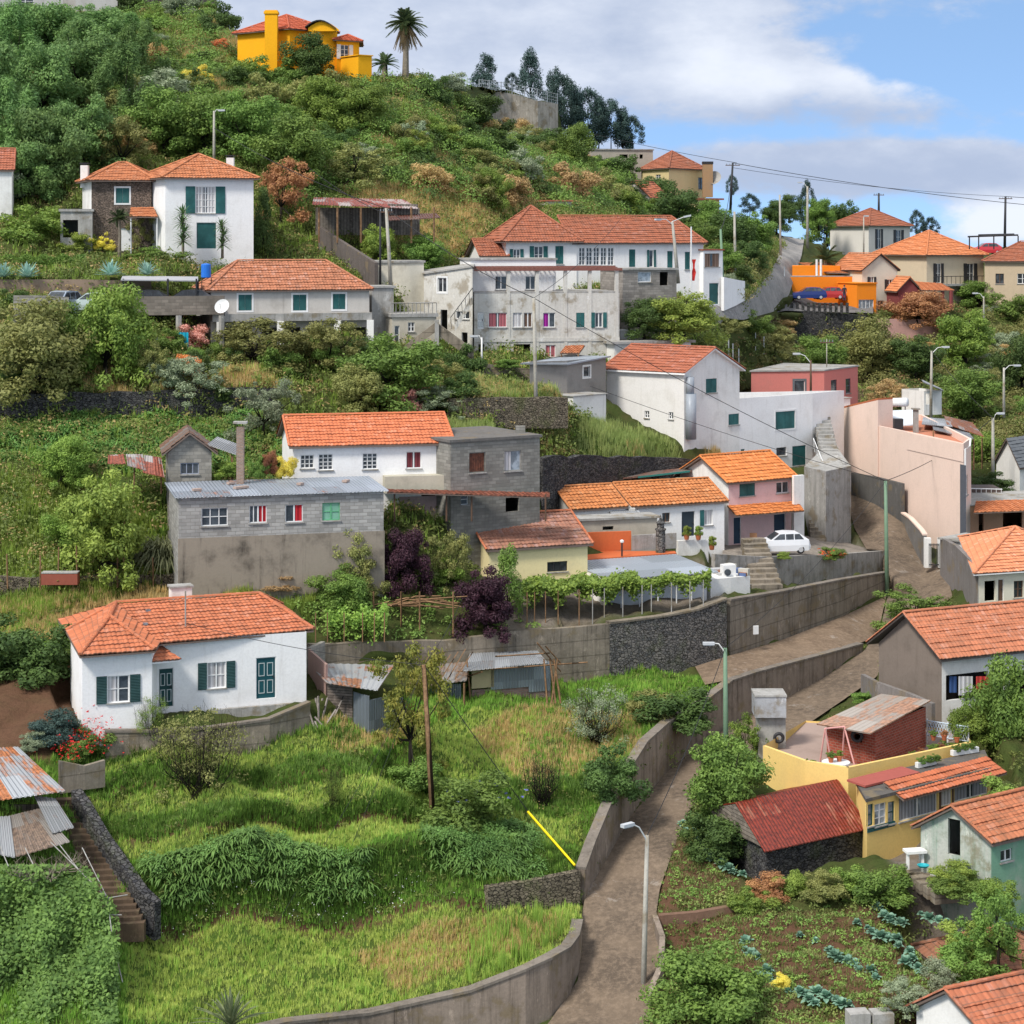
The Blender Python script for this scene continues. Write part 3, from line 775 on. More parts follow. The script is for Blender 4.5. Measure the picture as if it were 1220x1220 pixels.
 # roofs ---------------------------------------------------------------
 def ring(s, z, ov):
  a, b, c, d = s.c[:4]; e1 = (b - a).normalized(); e2 = (d - a).normalized(); e3 = (c - b).normalized(); e4 = (c - d).normalized()
  return [cloned(a - (e1 + e2) * ov, z), cloned(b + (e1 - e3) * ov, z), cloned(c + (e3 + e4) * ov, z), cloned(d + (e2 - e4) * ov, z)]
 def roof(s, kind, rise, ov=.35, mat=None, axis='x', inset=None, z=None, soffit=None, wave=.24, course=.36, amp=.035, gmat=None, ridge=True, rmat=None, ins1=None):
  mat = mat or M_tile; z = s.zt[0] if z is None else z
  a, b, c, d = s.ring(z - .03, ov)
  k0 = 0
  if axis == 'y': a, b, c, d = b, c, d, a; k0 = 1
  m1, m2 = (a + d) / 2, (b + c) / 2; e = (m2 - m1).normalized(); half = (d - a).length / 2
  ins = (half if inset is None else inset) if kind == 'hip' else 0
  if kind == 'hip': ins = min(ins, (m2 - m1).length / 2 - .02)
  i1 = ins if ins1 is None else ins1; r1 = m1 + e * i1 + UP * rise; r2 = m2 - e * ins + UP * rise
  T = TileRoof(); kw = dict(wave=wave, course=course, amp=amp)
  T.plane(a, b, r2, r1, **kw); T.plane(c, d, r1, r2, **kw)
  if kind == 'hip':
   T.plane(b, c, r2, r2, **kw); T.plane(d, a, r1, r1, **kw)
  ro = T.build(mat, s.o)
  if ridge:
   mb = MB(); ridge_line(mb, r1 + UP * .05, r2 + UP * .05)
   if kind == 'hip':
    for p, q in ((a, r1), (d, r1), (b, r2), (c, r2)): ridge_line(mb, p + UP * .06, q + UP * .05)
   else:
    for p, q in ((a, r1), (d, r1), (b, r2), (c, r2)): ridge_line(mb, p + UP * .04, q + UP * .04, .08)
   build(mb, 'ridge_tiles', rmat or mat, ro, smooth=False)
  mb = MB(); t = .07
  if kind == 'hip':
   slab(mb, [p - UP * .03 for p in (a, b, c, d)], t)
  else:
   for q in ([a, b, r2, r1], [c, d, r1, r2]): slab(mb, [p - UP * .02 for p in q], t + .04)
   for (i, j, side) in ((1, 2, 1), (3, 0, -1)):
    A, B = s.c[(i + k0) % 4], s.c[(j + k0) % 4]; mid = (A + B) / 2
    gz = z + rise * (1 - ov / max(half, .1) * 0) - .1
    Lw = (B - A).length; ew = (B - A) / Lw; rz = lambda u: z + (gz - z) * (1 - abs(u / Lw - .5) * 2); q = lambda u, zz: cloned(A + ew * u, zz)
    hs = [h_ for h_ in s.holes[(i + k0) % 4] if h_[3] > z + .05]
    if hs:
     u0, u1, _, z1 = hs[0][:4]; gm = MB()
     gm.face([q(0, z), q(u0, z), q(u0, rz(u0))]); gm.face([q(u1, z), q(Lw, z), q(u1, rz(u1))]); gm.face([q(u0, z1), q(u1, z1), q(u1, rz(u1))] + ([q(Lw / 2, gz)] if u0 < Lw / 2 < u1 else []) + [q(u0, rz(u0))])
     if u1 < Lw / 2: gm.face([q(u1, rz(u1)), q(Lw, z), q(Lw / 2, gz)])
     elif u0 > Lw / 2: gm.face([q(0, z), q(u0, rz(u0)), q(Lw / 2, gz)])
    else: gm = MB(); gm.face([q(0, z), q(Lw, z), q(Lw / 2, gz)])
    build(gm, 'gable', gmat or s.mats.get((i + k0) % 4, s.mat), s.o)
  build(mb, 'eave', soffit or M_soffit, s.o)
  return ro
 def flat(s, th=.18, ov=.12, mat=None, z=None, name='roof'):
  n = len(s.c); cen = sum(s.c, Vector((0, 0, 0))) / n
  pts = []
  for i in range(n):
   _, e0, n0, _ = s.edge(i - 1 if i else n - 1); _, e1, n1, _ = s.edge(i)
   dn = (n0 + n1); dn = dn / max(.5, dn.dot(n1))
   pts.append(cloned(s.c[i] + dn * ov, (s.zt[i] if z is None else z) + th + .003))
  mb = MB(); slab(mb, pts, th); return build(mb, name, mat or M_conc, s.o)
 def parapet_roof(s, drop=.5, th=.15, mat=None, pm=None):
  n = len(s.c); mb = MB(); inner = []
  for i in range(n):
   _, e0, n0, _ = s.edge(i - 1 if i else n - 1); _, e1, n1, _ = s.edge(i)
   dn = (n0 + n1); dn = dn / max(.5, dn.dot(n1)); inner.append(s.c[i] - dn * th)
  dm = MB(); dm.face([cloned(p, min(s.zt) - drop) for p in inner]); build(dm, 'roof', mat or M_conc, s.o)
  for i in range(n):
   j = (i + 1) % n
   mb.face([cloned(s.c[i], s.zt[i]), cloned(s.c[j], s.zt[j]), cloned(inner[j], s.zt[j]), cloned(inner[i], s.zt[i])])
   mb.face([cloned(inner[i], s.zt[i]), cloned(inner[j], s.zt[j]), cloned(inner[j], s.zt[j] - 3), cloned(inner[i], s.zt[i] - 3)][::-1])
  build(mb, 'parapet', pm or s.mat, s.o)
def frame_mb(pt, u0, u1, z0, z1, cols, rows, off, t=.05, th=.05, bars=.025):
 mb = MB()
 def bar(ua, ub, za, zb):
  o = pt(ua, za, off); mb.box(o, pt(ub, za, off) - o, pt(ua, za, off - th) - o, pt(ua, zb, off) - o)
 bar(u0, u1, z0, z0 + t); bar(u0, u1, z1 - t, z1); bar(u0, u0 + t, z0 + t, z1 - t); bar(u1 - t, u1, z0 + t, z1 - t)
 for k in range(1, cols):
  u = u0 + (u1 - u0) * k / cols; w = bars * (1.6 if cols % 2 == 0 and k == cols // 2 else 1); bar(u - w, u + w, z0 + t, z1 - t)
 for k in range(1, rows):
  z = z0 + (z1 - z0) * k / rows
  for q in range(cols):
   ua = u0 + (u1 - u0) * q / cols + bars * 1.7; ub = u0 + (u1 - u0) * (q + 1) / cols - bars * 1.7
   bar(ua, ub, z - bars * .8, z + bars * .8)
 return mb
def opening(parent, a, e, nn, u0, u1, z0, z1, kind, cols=2, rows=2, frame=None, pane=None, curtain=None, shutter=None, surround=None, sill=True, leaf='lr', free=False, cside='lr', color=None):
 pt = lambda u, z, off=0: a + e * u + UP * z + nn * off
 frame = frame or M_frame; shutter = shutter or M_green; pane = pane or M_glass
 def panel(ua, ub, za, zb, off, th=.035):
  mb = MB(); o = pt(ua, za, off); mb.box(o, pt(ub, za, off) - o, pt(ua, za, off - th) - o, pt(ua, zb, off) - o); return mb
 if kind == 'dark':
  return
 if kind == 'door':
  d = build(panel(u0 + .04, u1 - .04, z0, z1 - .04, -.08, .05), 'door', color or M_green, parent)
  f = MB(); w = (u1 - u0)
  for (p, q, r, t) in ((u0, u0 + .04, z0, z1), (u1 - .04, u1, z0, z1), (u0 + .04, u1 - .04, z1 - .04, z1)):
   o = pt(p, r, -.04); f.box(o, pt(q, r, -.04) - o, pt(p, r, -.13) - o, pt(p, t, -.04) - o)
  build(f, 'door_frame', frame, d)
  hd = MB(); hd.cbox(pt(u1 - .14, z0 + (z1 - z0) * .48, -.05), .05, .05, .12); build(hd, 'handle', M_dark, d)
  if cols >= 2:
   pb = MB()
   for k in range(2):
    for r in range(2):
     ua = u0 + w * (.14 + .42 * k); za = z0 + (z1 - z0) * (.12 + .42 * r)
     fm = frame_mb(pt, ua, ua + w * .3, za, za + (z1 - z0) * .32, 1, 1, -.06, .035, .03)
     i = len(pb.v); pb.v += fm.v; pb.f += [tuple(x + i for x in q) for q in fm.f]
   build(pb, 'panel_moulding', paint('pale_moulding', (.45, .5, .5)), d)
  return d
 w = build(frame_mb(pt, u0, u1, z0, z1, cols, rows, -.07, .05 if kind != 'shut' else .04), 'window', frame, parent)
 if kind == 'shut':
  um = (u0 + u1) / 2
  for p, q in ((u0 + .02, um - .012), (um + .012, u1 - .02)): build(panel(p, q, z0 + .02, z1 - .02, -.02), 'shutter', shutter, w)
 else:
  pn = MB(); pn.face([pt(u0 + .04, z0 + .04, -.105), pt(u1 - .04, z0 + .04, -.105), pt(u1 - .04, z1 - .04, -.105), pt(u0 + .04, z1 - .04, -.105)]); build(pn, 'pane', pane, w)
  if curtain is not None:
   ww = (u1 - u0)
   for sd in cside:
    ca, cb = (u0 + .05, u0 + ww * .42) if sd == 'l' else (u1 - ww * .42, u1 - .05)
    if cside == 'a': ca, cb = u0 + .05, u1 - .05
    cm = MB(); cm.face([pt(ca, z0 + .05, -.1), pt(cb, z0 + .05, -.1), pt(cb, z1 - .05, -.1), pt(ca, z1 - .05, -.1)]); build(cm, 'curtain', curtain, w)
  if kind == 'open':
   hw = (u1 - u0) / 2 * .98
   if 'l' in leaf: build(panel(u0 - hw - .02, u0 - .03, z0 - .02, z1 + .02, .06), 'shutter', shutter, w)
   if 'r' in leaf: build(panel(u1 + .03, u1 + hw + .02, z0 - .02, z1 + .02, .06), 'shutter', shutter, w)
 if surround is not None:
  build(frame_mb(pt, u0 - .13, u1 + .13, z0 - .13, z1 + .13, 1, 1, .025, .128, .03), 'surround', surround, w)
 elif sill:
  build(panel(u0 - .06, u1 + .06, z0 - .07, z0 - .005, .08, .08), 'sill', M_conc, w)
 return w
def rect(A, B, depth):
 a, b = XY(*A), XY(*B); e = (b - a).normalized(); v = Vector((-e.y, e.x, 0)) * depth
 return [a, b, b + v, a + v]
def part_box(parent, name, mat, c, sx, sy, sz, yaw=0):
 mb = MB(); mb.cbox(c, sx, sy, sz, yaw); return build(mb, name, mat, parent)
def chimney(parent, px, D, ytop, ybot, w=.6, mat=None, cap=True):
 x, y = XY(px, D)[:2]; zt, zb = zat(ytop, D), zat(ybot, D)
 ch = part_box(parent, 'chimney', mat or M_white2, (x, y, zb - .8), w, w, zt - zb + .8)
 if cap:
  mb = MB(); mb.cbox((x, y, zt), w * .7, w * .7, .12); mb.cbox((x, y, zt + .12), w * 1.25, w * 1.25, .08); build(mb, 'chimney_cap', M_dark, ch)
 return ch
def sheet_roof(parent, pts, mat, th=.05, name='roof', along=None, wave=.0):
 a, b, c, d = map(Vector, pts); e = (b - a); Ln = e.length; W = (d - a).length
 n = max(2, int(Ln / .06)) if wave else 2
 mb = MB(); uvs = []
 nrm = (b - a).cross(d - a).normalized(); nrm = nrm if nrm.z > 0 else -nrm
 prev = None
 for k in range(n):
  q = []
  for t in (k / n, (k + 1) / n):
   h = nrm * (wave * math.sin(2 * math.pi * t * Ln / .24)) if wave else Vector((0, 0, 0))
   q += [(a.lerp(b, t) + h, t * Ln, 0), (d.lerp(c, t) + h, t * Ln, W)]
  mb.face([q[0][0], q[2][0], q[3][0], q[1][0]]); uvs += [(q[0][1], 0), (q[2][1], 0), (q[3][1], W), (q[1][1], W)]
  mb.face([q[1][0] - UP * th, q[3][0] - UP * th, q[2][0] - UP * th, q[0][0] - UP * th]); uvs += [(0, 0)] * 4
  mb.face([q[0][0] - UP * th, q[2][0] - UP * th, q[2][0], q[0][0]]); uvs += [(q[0][1], 0), (q[2][1], 0)] * 2
  mb.face([q[1][0], q[3][0], q[3][0] - UP * th, q[1][0] - UP * th]); uvs += [(0, 0)] * 4
 mb.face([a - UP * th, a, d, d - UP * th]); uvs += [(0, 0)] * 4
 mb.face([b, b - UP * th, c - UP * th, c]); uvs += [(0, 0)] * 4
 o = build(mb, name, mat, parent, uv=False)
 uv = o.data.uv_layers.new(name='UVMap'); uv.data.foreach_set('uv', np.array(uvs, dtype=np.float32).ravel())
 return o
def post(parent, name, mat, px, D, ytop, ybot, r=.05, n=6, sink=.3):
 x, y = XY(px, D)[:2]; mb = MB(); mb.tube([(x, y, zat(ybot, D) - sink), (x, y, zat(ytop, D))], r, r, n); return build(mb, name, mat, parent)
# ------------------------------------------------------------------ nearer buildings
def low_white_house():
 Z = -20.2
 A, B = XY(187, 100), XY(365, 102.6); e = (B - A).normalized(); v = Vector((-e.y, e.x, 0))
 W1, W2 = XY(98, 97.2), XY(181, 98.2)
 foot = [W1, W2, A, B, B + v * 6.6, XY(84, 102.6)]
 h = Bld('house', 'low white house with bright orange L shaped roof and dark green panelled doors', 'house', foot, -23.75, Z, M_white)
 h.win(0, 128, 805, 154, 837, 'open', cols=2, rows=2, curtain=M_curt, cside='l', shutter=M_dgreen)
 h.win(2, 247, 789, 269, 820, 'open', cols=2, rows=2, curtain=M_curt, shutter=M_dgreen)
 h.win(2, 189, 796, 207, 842, 'door', color=paint('dark_green_door', (.01, .05, .05)))
 h.win(2, 305, 783, 329, 832, 'door', color=paint('petrol_door', (.008, .07, .085)))
 o = h.finish()
 EA, EB = P(95, 780.5, 96.6), P(185, 775, 97.9); I = P(190, 768, 99.5); ER = P(374, 749.5, 103)
 for q in (EA, EB, I, ER): q.z = Z + .02
 LB = P(78.7, 754, 102.6); LB.z = Z + .02
 Wp, M1, M2 = P(131, 735, 100.2), P(138, 720, 103.5), P(309, 708.5, 106.2)
 M1.z = M2.z = -18.93; Wp.z = -19.0
 BR = ER + v * 7.3 + e * .1; BR.z = Z + .02
 BL = LB + v * 3.2;
 T = TileRoof()
 T.plane(EA, EB, Wp, Wp); T.plane(EB, I, M1, Wp); T.plane(I, ER, M2, M1); T.plane(LB, EA, Wp, M1); T.plane(ER, BR, M2, M2); T.plane(BR, BL, M1, M2); T.plane(BL, LB, M1, M1)
 ro = T.build(M_tile, o)
 mb = MB()
 for p, q in ((M1, M2), (ER, M2), (LB, M1), (EA, Wp), (EB, Wp), (Wp, M1), (BR, M2)): ridge_line(mb, p + UP * .06, q + UP * .06)
 build(mb, 'ridge_tiles', M_tile, ro)
 mb = MB(); slab(mb, [p - UP * .05 for p in (EA, EB, I, ER, BR, BL, LB)], .08); build(mb, 'eave', M_soffit, o)
 T = TileRoof(); a, b = P(181, 789, 98.2), P(216, 786, 99.4); c, d = P(190, 768, 100.2), P(184, 770, 99.9)
 T.plane(a, b, c, d); T.build(M_tile, o, 'porch_roof')
 mb = MB(); slab(mb, [p - UP * .03 for p in (a, b, c, d)], .06); build(mb, 'porch_eave', M_frame, o)
 c = part_box(o, 'chimney', M_white2, P(215, 716, 106.6), 1.1, .7, .75, .36)
 p = P(215, 716, 106.6); part_box(c, 'chimney_cap', M_conc, (p.x, p.y, p.z + .752), 1.25, .85, .1, .36)
 mb = MB(); q = P(221, 756, 101.6); mb.tube([q, q + UP * 2.2], .04); mb.tube([q + UP * .1, q + UP * -.55 - v * .3], .035); build(mb, 'vent_pipe', M_conc, o)
 for x, y, D in ((173, 744, 101.4), (277, 737, 103.4), (318, 734, 104.2), (176, 728, 103)):
  mb = MB(); q = P(x, y, D); mb.cbox(q - UP * .02, .24, .28, .1, .36); build(mb, 'glass_tile', M_glass2, o)
 mb = MB(); mb.box(cloned(A - v * .25 + e * 2.7, -24.6), e * 5.2, v * .22, UP * .85); build(mb, 'plinth', M_conc, o)
low_white_house()
def block_house():
 bl = blocks('pale_blocks', (.42, .41, .39), (.26, .25, .23), .5, .2, .45)
 f = rect((213, 112), (457, 115), 5.6)
 h = Bld('block_house', 'long grey concrete block house under a flat pale tin roof with four small windows', 'house', f, -19.0, -14.62, bl)
 h.win(0, 240, 605, 271.5, 626.5, cols=3, rows=2); h.win(0, 297, 602, 318, 623, cols=4, rows=1, curtain=M_red, cside='r')
 h.win(0, 340, 601, 361, 622, cols=2, rows=1, curtain=M_red, cside='r')
 h.win(0, 384, 599, 405, 620, cols=2, rows=2, frame=paint('green_frame', (.12, .4, .2)), pane=paint('green_pane', (.2, .42, .3), .3))
 o = h.finish()
 a, b, c, d = h.ring(-14.55, .25)
 c.z += .12; d.z += .12
 sheet_roof(o, (a, b, c, d), tin('pale_tin', (.4, .44, .5), (.38, .17, .11), .3, .2, 1.6), .06, wave=.012)
 A, e, n, Ln = h.edge(0)
 mb = MB(); mb.box(cloned(A + n * .04 - e * .05, -20.3), e * (Ln + .1), -n * .03, UP * 3.42); build(mb, 'lower_wall', plaster('brown_render', (.29, .25, .2), (.07, .06, .05), .9, 1.0), o)
 for t, s, w in ((.12, .35, .5), (.3, .7, .4), (.33, .4, .9), (.62, .5, .35), (.85, .6, .5)):
  q = a.lerp(b, t).lerp(d.lerp(c, t), s); mb = MB(); mb.cbox(q + UP * .03, w, .3, .12, .4 + t); build(mb, 'roof_weight', paint('roof_rubbish', (.4, .3, .25)), o)
block_house()
def small_gable_house():
 bl = blocks('old_blocks', (.34, .32, .28), (.22, .21, .19), .45, .22, .45)
 f = rect((200, 118.5), (252, 119), 4.5)
 h = Bld('block_hut', 'small gabled block hut behind the long block house, barred window', 'hut', f, zat(573, 118.5), zat(540, 118.5), bl)
 h.win(0, 215, 551.5, 237, 565, cols=3, rows=1, frame=paint('grey_blue_frame', (.3, .33, .4)))
 o = h.finish()
 h.roof('gable', 1.25, .35, tin('dark_tin', (.2, .17, .15), (.2, .1, .06), .5, .3), 'y', ridge=False, amp=.01)
 a = P(247, 529, 119.4); b = P(281, 541, 119.6); v = Vector((.1, 3.4, .1))
 lt = MB(); sheet_roof(o, (a, b, b + v, a + v), tin('grey_tin', (.45, .46, .48), (.25, .15, .1), .25), .06, 'lean_to_roof', wave=.012)
 for dy in (.1, 3.1): mb = MB(); mb.box((b.x - .3, b.y + dy, b.z - 2.2), (.12, 0, 0), (0, .12, 0), (0, 0, 2.1)); build(mb, 'lean_to_post', M_timber, o)
small_gable_house()
t = thing('brick_chimney', 'tall slim brick chimney standing on the tin roof of the block house', 'chimney', P(286.5, 573, 117.2))
part_box(t, 'shaft', blocks('bricks', (.35, .22, .16), (.3, .28, .25), .22, .08, .4), P(286.5, 576, 117.2), .42, .42, 3.3)
part_box(t, 'cowl', M_conc, P(286.5, 504.5, 117.2), .8, .6, .12)
def orange_roof_house():
 f = rect((350, 121), (535.5, 123), 7)
 h = Bld('house', 'white house with long plain orange gable roof beside the grey block house', 'house', f, -17.0, -12.66, M_white)
 h.win(0, 358, 542, 374, 558, cols=3, rows=3, pane=M_glass); h.win(0, 379.5, 541, 396.5, 560, cols=3, rows=4)
 h.win(0, 432, 540, 449.5, 559, cols=3, rows=4); h.win(0, 484, 538, 502, 558, cols=2, rows=1, curtain=cloth('maroon', (.2, .05, .06)))
 h.win(0, 478, 592, 493, 607, cols=2, rows=1, curtain=M_red); h.win(0, 502, 588, 519, 606, 'dark')
 o = h.finish(); h.roof('gable', 1.5, .3, tiles('bright_tiles', (.62, .19, .085), (.2, .09, .06), .2, .28), gmat=M_white)
 A, e, n, Ln = h.edge(0)
 u = h.hit(0, 456, 570)[0]
 mb = MB(); mb.box(cloned(A + e * u + n * .9, zat(585, 122.5)), e * (Ln - u), -n * .9, UP * 1.02); build(mb, 'balcony', plaster('beige_band', (.5, .47, .38), (.25, .24, .2), .5, .6), o)
 mb = MB(); mb.box(cloned(A + e * (u + 1) + n * .022, -17.5), e * (Ln - u - 1.05), -n * .02, UP * 1.6); build(mb, 'pink_dado', plaster('pink_render', (.5, .36, .35)), o)
orange_roof_house()
def flat_block_house():
 bl = blocks('grey_blocks', (.3, .29, .26), (.2, .19, .17), .5, .2, .6)
 f = rect((537, 121.3), (643, 124.6), 6.5)
 h = Bld('block_house', 'two storey flat roofed grey block house with a rusty boarded window', 'house', f, -17.4, -12.5, bl)
 h.win(0, 559, 539, 578.5, 563, cols=1, rows=1, pane=tin('rusty_panel', (.2, .1, .06), (.18, .06, .03), .8), frame=bl)
 h.win(0, 601, 537, 621, 561, cols=1, rows=1, pane=M_glass2, curtain=M_curt, cside='l', frame=M_conc)
 h.win(0, 549, 588.5, 558, 601.5, cols=1, rows=2); h.win(0, 602.5, 592.6, 618.5, 609.5, 'dark')
 o = h.finish(); h.flat(.16, .12, concrete('dark_slab', (.16, .15, .14), (.06, .06, .06), .7))
 part_box(o, 'chimney', bl, P(620, 519, 126), .6, .6, .6)
flat_block_house()
def tile_awning(parent, name, a, b, c, d, mat, wave=.24, under=M_soffit):
 T = TileRoof(); T.plane(a, b, c, d, wave=wave); r = T.build(mat, parent, name)
 mb = MB(); slab(mb, [Vector(p) - UP * .02 for p in (a, b, c, d)], .06); build(mb, name + '_frame', under, parent); return r
t = thing('pergola', 'narrow brown beam pergola with a row of tiles below the white house and block house', 'pergola', P(560, 612, 120))
tile_awning(t, 'tile_cover', P(461, 586.5, 119), P(655, 592.5, 121.3), P(655, 587, 123), P(461, 583, 120.8), tiles('brown_tiles', (.36, .12, .07), (.08, .05, .04), .4, .4), .3)
for x, D in ((470, 119.4), (532, 120.2), (562, 120.5), (650, 121.2)): post(t, 'post', M_brownf, x, D, 589, 615, .06)
def yellow_house():
 f = rect((583, 121), (700, 123.3), 6.6)
 h = Bld('house', 'pale yellow house with worn pinkish tile roof below the block house', 'house', f, -21.4, -18.85, plaster('yellow_plaster', (.78, .68, .38), (.45, .4, .28), .25, .3))
 h.win(0, 652, 669, 676, 681, cols=3, rows=1, frame=M_dark)
 o = h.finish(); h.roof('gable', 1.55, .28, tiles('pink_worn_tiles', (.4, .19, .13), (.11, .08, .06), .65, .45), wave=.26, course=.4, rmat=M_tile)
yellow_house()
def row_house():
 f = rect((755, 136), (863, 138.7), 5.5)
 o1 = Bld('row_house', 'low white row house with dark slate door and orange ribbed roof', 'house', f, -21.35, -18.3, M_white)
 o1.win(0, 812, 609, 828, 639, 'door', color=paint('slate_door', (.03, .045, .06)), cols=1)
 o1.win(0, 839, 607.5, 849, 625.5, 'open', cols=2, rows=1, curtain=M_curt, leaf='l'); o1.win(0, 789, 611, 798, 622, cols=2, rows=1, frame=M_brownf)
 o = o1.finish(); tl = tiles('ribbed_tiles', (.58, .22, .08), (.14, .06, .03), .35, .5); o1.roof('gable', 1.25, .22, tl, amp=.06, wave=.3)
 mb = MB(); a = XY(748, 135.6); b = XY(735, 139); mb.box(cloned(a, -21), (b - a).normalized() * 3.2, Vector((.55, .1, 0)), UP * 3.2)
 A, B = P(757, 606, 135.6), P(732, 577, 139.4)
 mb = MB(); slab(mb, [A, A + Vector((-.45, -.02, 0)), B + Vector((-.45, 0, 0)), B], 1.1); build(mb, 'party_wall', plaster('grey_white_plaster', (.5, .49, .46), (.2, .19, .17), .6, .6), o)
 q = rect((682, 134), (745, 135.6), 5)
 h2 = Bld('row_house', 'short left end of the row house with grey gable and ribbed orange roof', 'house', q, -21.3, -18.25, M_white, mats={3: plaster('dirty_gable', (.45, .43, .4), (.18, .17, .15), .6, .5)})
 h2.win(0, 699.7, 613, 711.5, 620, cols=2, rows=1, frame=paint('blue_frame', (.1, .2, .3)))
 o2 = h2.finish(); h2.roof('gable', 1.2, .15, tl, amp=.06, wave=.3)
 sheet_roof(o, [P(735, 618, 133.5), P(768, 617.5, 134), P(760, 607, 136), P(722, 605, 135.8)], tin('white_sheet', (.6, .62, .65), (.4, .4, .4), .1), .05, 'awning')
row_house()
def terracotta_terrace():
 q = rect((693, 131.3), (783, 132.8), 1.6)
 h = Bld('outbuilding', 'low flat roofed beige outbuilding between the yellow house and the row house', 'outbuilding', q, -21.3, zat(624, 130), plaster('beige_old', (.48, .43, .35), (.18, .16, .13), .6, .6))
 h.win(0, 718, 627, 731, 631.5, 'dark', free=True); h.finish(); h.flat(.14, .15)
 t = thing('roof_terrace', 'terracotta red roof terrace with low walls beside the yellow house', 'terrace', P(740, 665, 126))
 red = plaster('red_ochre', (.56, .14, .05), (.3, .1, .06), .4, .4)
 z0 = -20.45
 a, b = XY(699, 127.0), XY(806, 129.6); v = Vector((-.2, 3.3, 0))
 mb = MB(); slab(mb, [cloned(a, z0), cloned(b, z0), cloned(b + v * .25, z0), cloned(a + v, z0)], 1.2); build(mb, 'terrace_floor', red, t)
 mb = MB(); c = XY(700, 130); d = XY(752, 130.6); mb.box(cloned(c, z0), d - c, Vector((0, .2, 0)), UP * 1.25); build(mb, 'terrace_wall', red, t)
 mb = MB(); c = XY(753, 130.4); d = XY(806, 131.5); mb.box(cloned(c, z0), d - c, Vector((0, .2, 0)), UP * 1.0); build(mb, 'parapet', M_conc, t)
 t = thing('stone_chimney', 'short stone chimney with lantern top on the red terrace', 'chimney', P(787, 655, 129.8))
 p = P(787, 656, 129.8); mb = MB(); mb.lathe(p, [(.32, -.3), (.3, 1.3), (.36, 1.32), (.36, 1.42), (.24, 1.44), (.24, 1.75), (.34, 1.78), (.1, 2.0), (.04, 2.3)], 10); build(mb, 'shaft', s_mid, t)
 t = thing('vent_pipe', 'black vent pipe with rounded hood on the red terrace', 'pipe', P(741, 662, 128.2)); post(t, 'pipe', M_dark, 741, 128.2, 646, 664, .06)
 mb = MB(); mb.lathe(P(741, 647, 128.2), [(.03, 0), (.12, .05), (.13, .15), (.05, .22)], 8); build(mb, 'hood', M_frame, t)
terracotta_terrace()
def carport():
 t = thing('lean_to', 'pale blue grey metal roofed shelter with white wall behind the vine trellis', 'shelter', P(780, 735, 121))
 a, b, c, d = P(724.6, 690.5, 120), P(856, 681, 122.9), P(805, 660, 129.3), P(676, 669, 126.5)
 sheet_roof(t, (a, b, c, d), tin('pale_blue_tin', (.45, .5, .56), (.5, .48, .38), .2, .25, 2.4), .06, wave=.01)
 p, q = XY(719, 121.3), XY(842, 123.7); e = (q - p).normalized(); n = Vector((-e.y, e.x, 0))
 mb = MB(); mb.box(cloned(p, -23.6), q - p, n * .2, UP * 3.05); build(mb, 'wall', plaster('grey_blue_white', (.62, .64, .67), (.4, .4, .4), .3, .3), t)
 mb = MB(); mb.box(cloned(p - n * .02, -23.9), q - p, n * .018, UP * .9); build(mb, 'painted_base', paint('slate_base', (.1, .11, .13)), t)
 mb = MB(); mb.box(cloned(XY(676, 126.3), -23), XY(722, 120.4) - XY(676, 126.3), Vector((.05, 0, 0)), UP * 2.4); build(mb, 'side_wall', M_white2, t)
 for x in (740, 762, 784, 806, 824): post(t, 'post', M_frame, x, 120.4 + (x - 724) * .021, 690 - (x - 724) * .07, 736, .04)
carport()
def pink_house():
 f = rect((868, 141), (943, 144.2), 5.5)
 pk = plaster('pale_pink', (.68, .5, .5), (.3, .25, .24), .3, .4)
 h = Bld('house', 'two storey pale pink house with orange roof and orange awning behind the white hatchback', 'house', f, -21.7, -17.3, pk, mats={3: M_white2})
 h.win(0, 881, 575.5, 899.5, 591, 'shut'); h.win(0, 925, 574, 940, 587.4, cols=2, rows=1)
 h.win(0, 922, 612, 936, 632, 'door', color=paint('dark_blue_door', (.02, .05, .09)), cols=1); h.win(0, 874, 616, 883, 651, 'door', color=paint('dark_blue_door', (.02, .05, .09)), cols=1)
 o = h.finish(); h.roof('gable', 1.6, .35, tiles('bright_orange_tiles', (.68, .23, .07), (.2, .09, .04), .22, .35), wave=.3, course=.38)
 tile_awning(o, 'awning', P(877, 614.5, 138.6), P(958, 608.5, 141.8), P(950, 597, 144.4), P(866, 602, 141.1), tiles('bright_orange_tiles', None), .3)
 mb = MB(); p = XY(946, 143); mb.box(cloned(p, -22.4), (.8, .5, 0), (-.1, .3, 0), UP * 5.3); build(mb, 'column', M_white2, o)
pink_house()
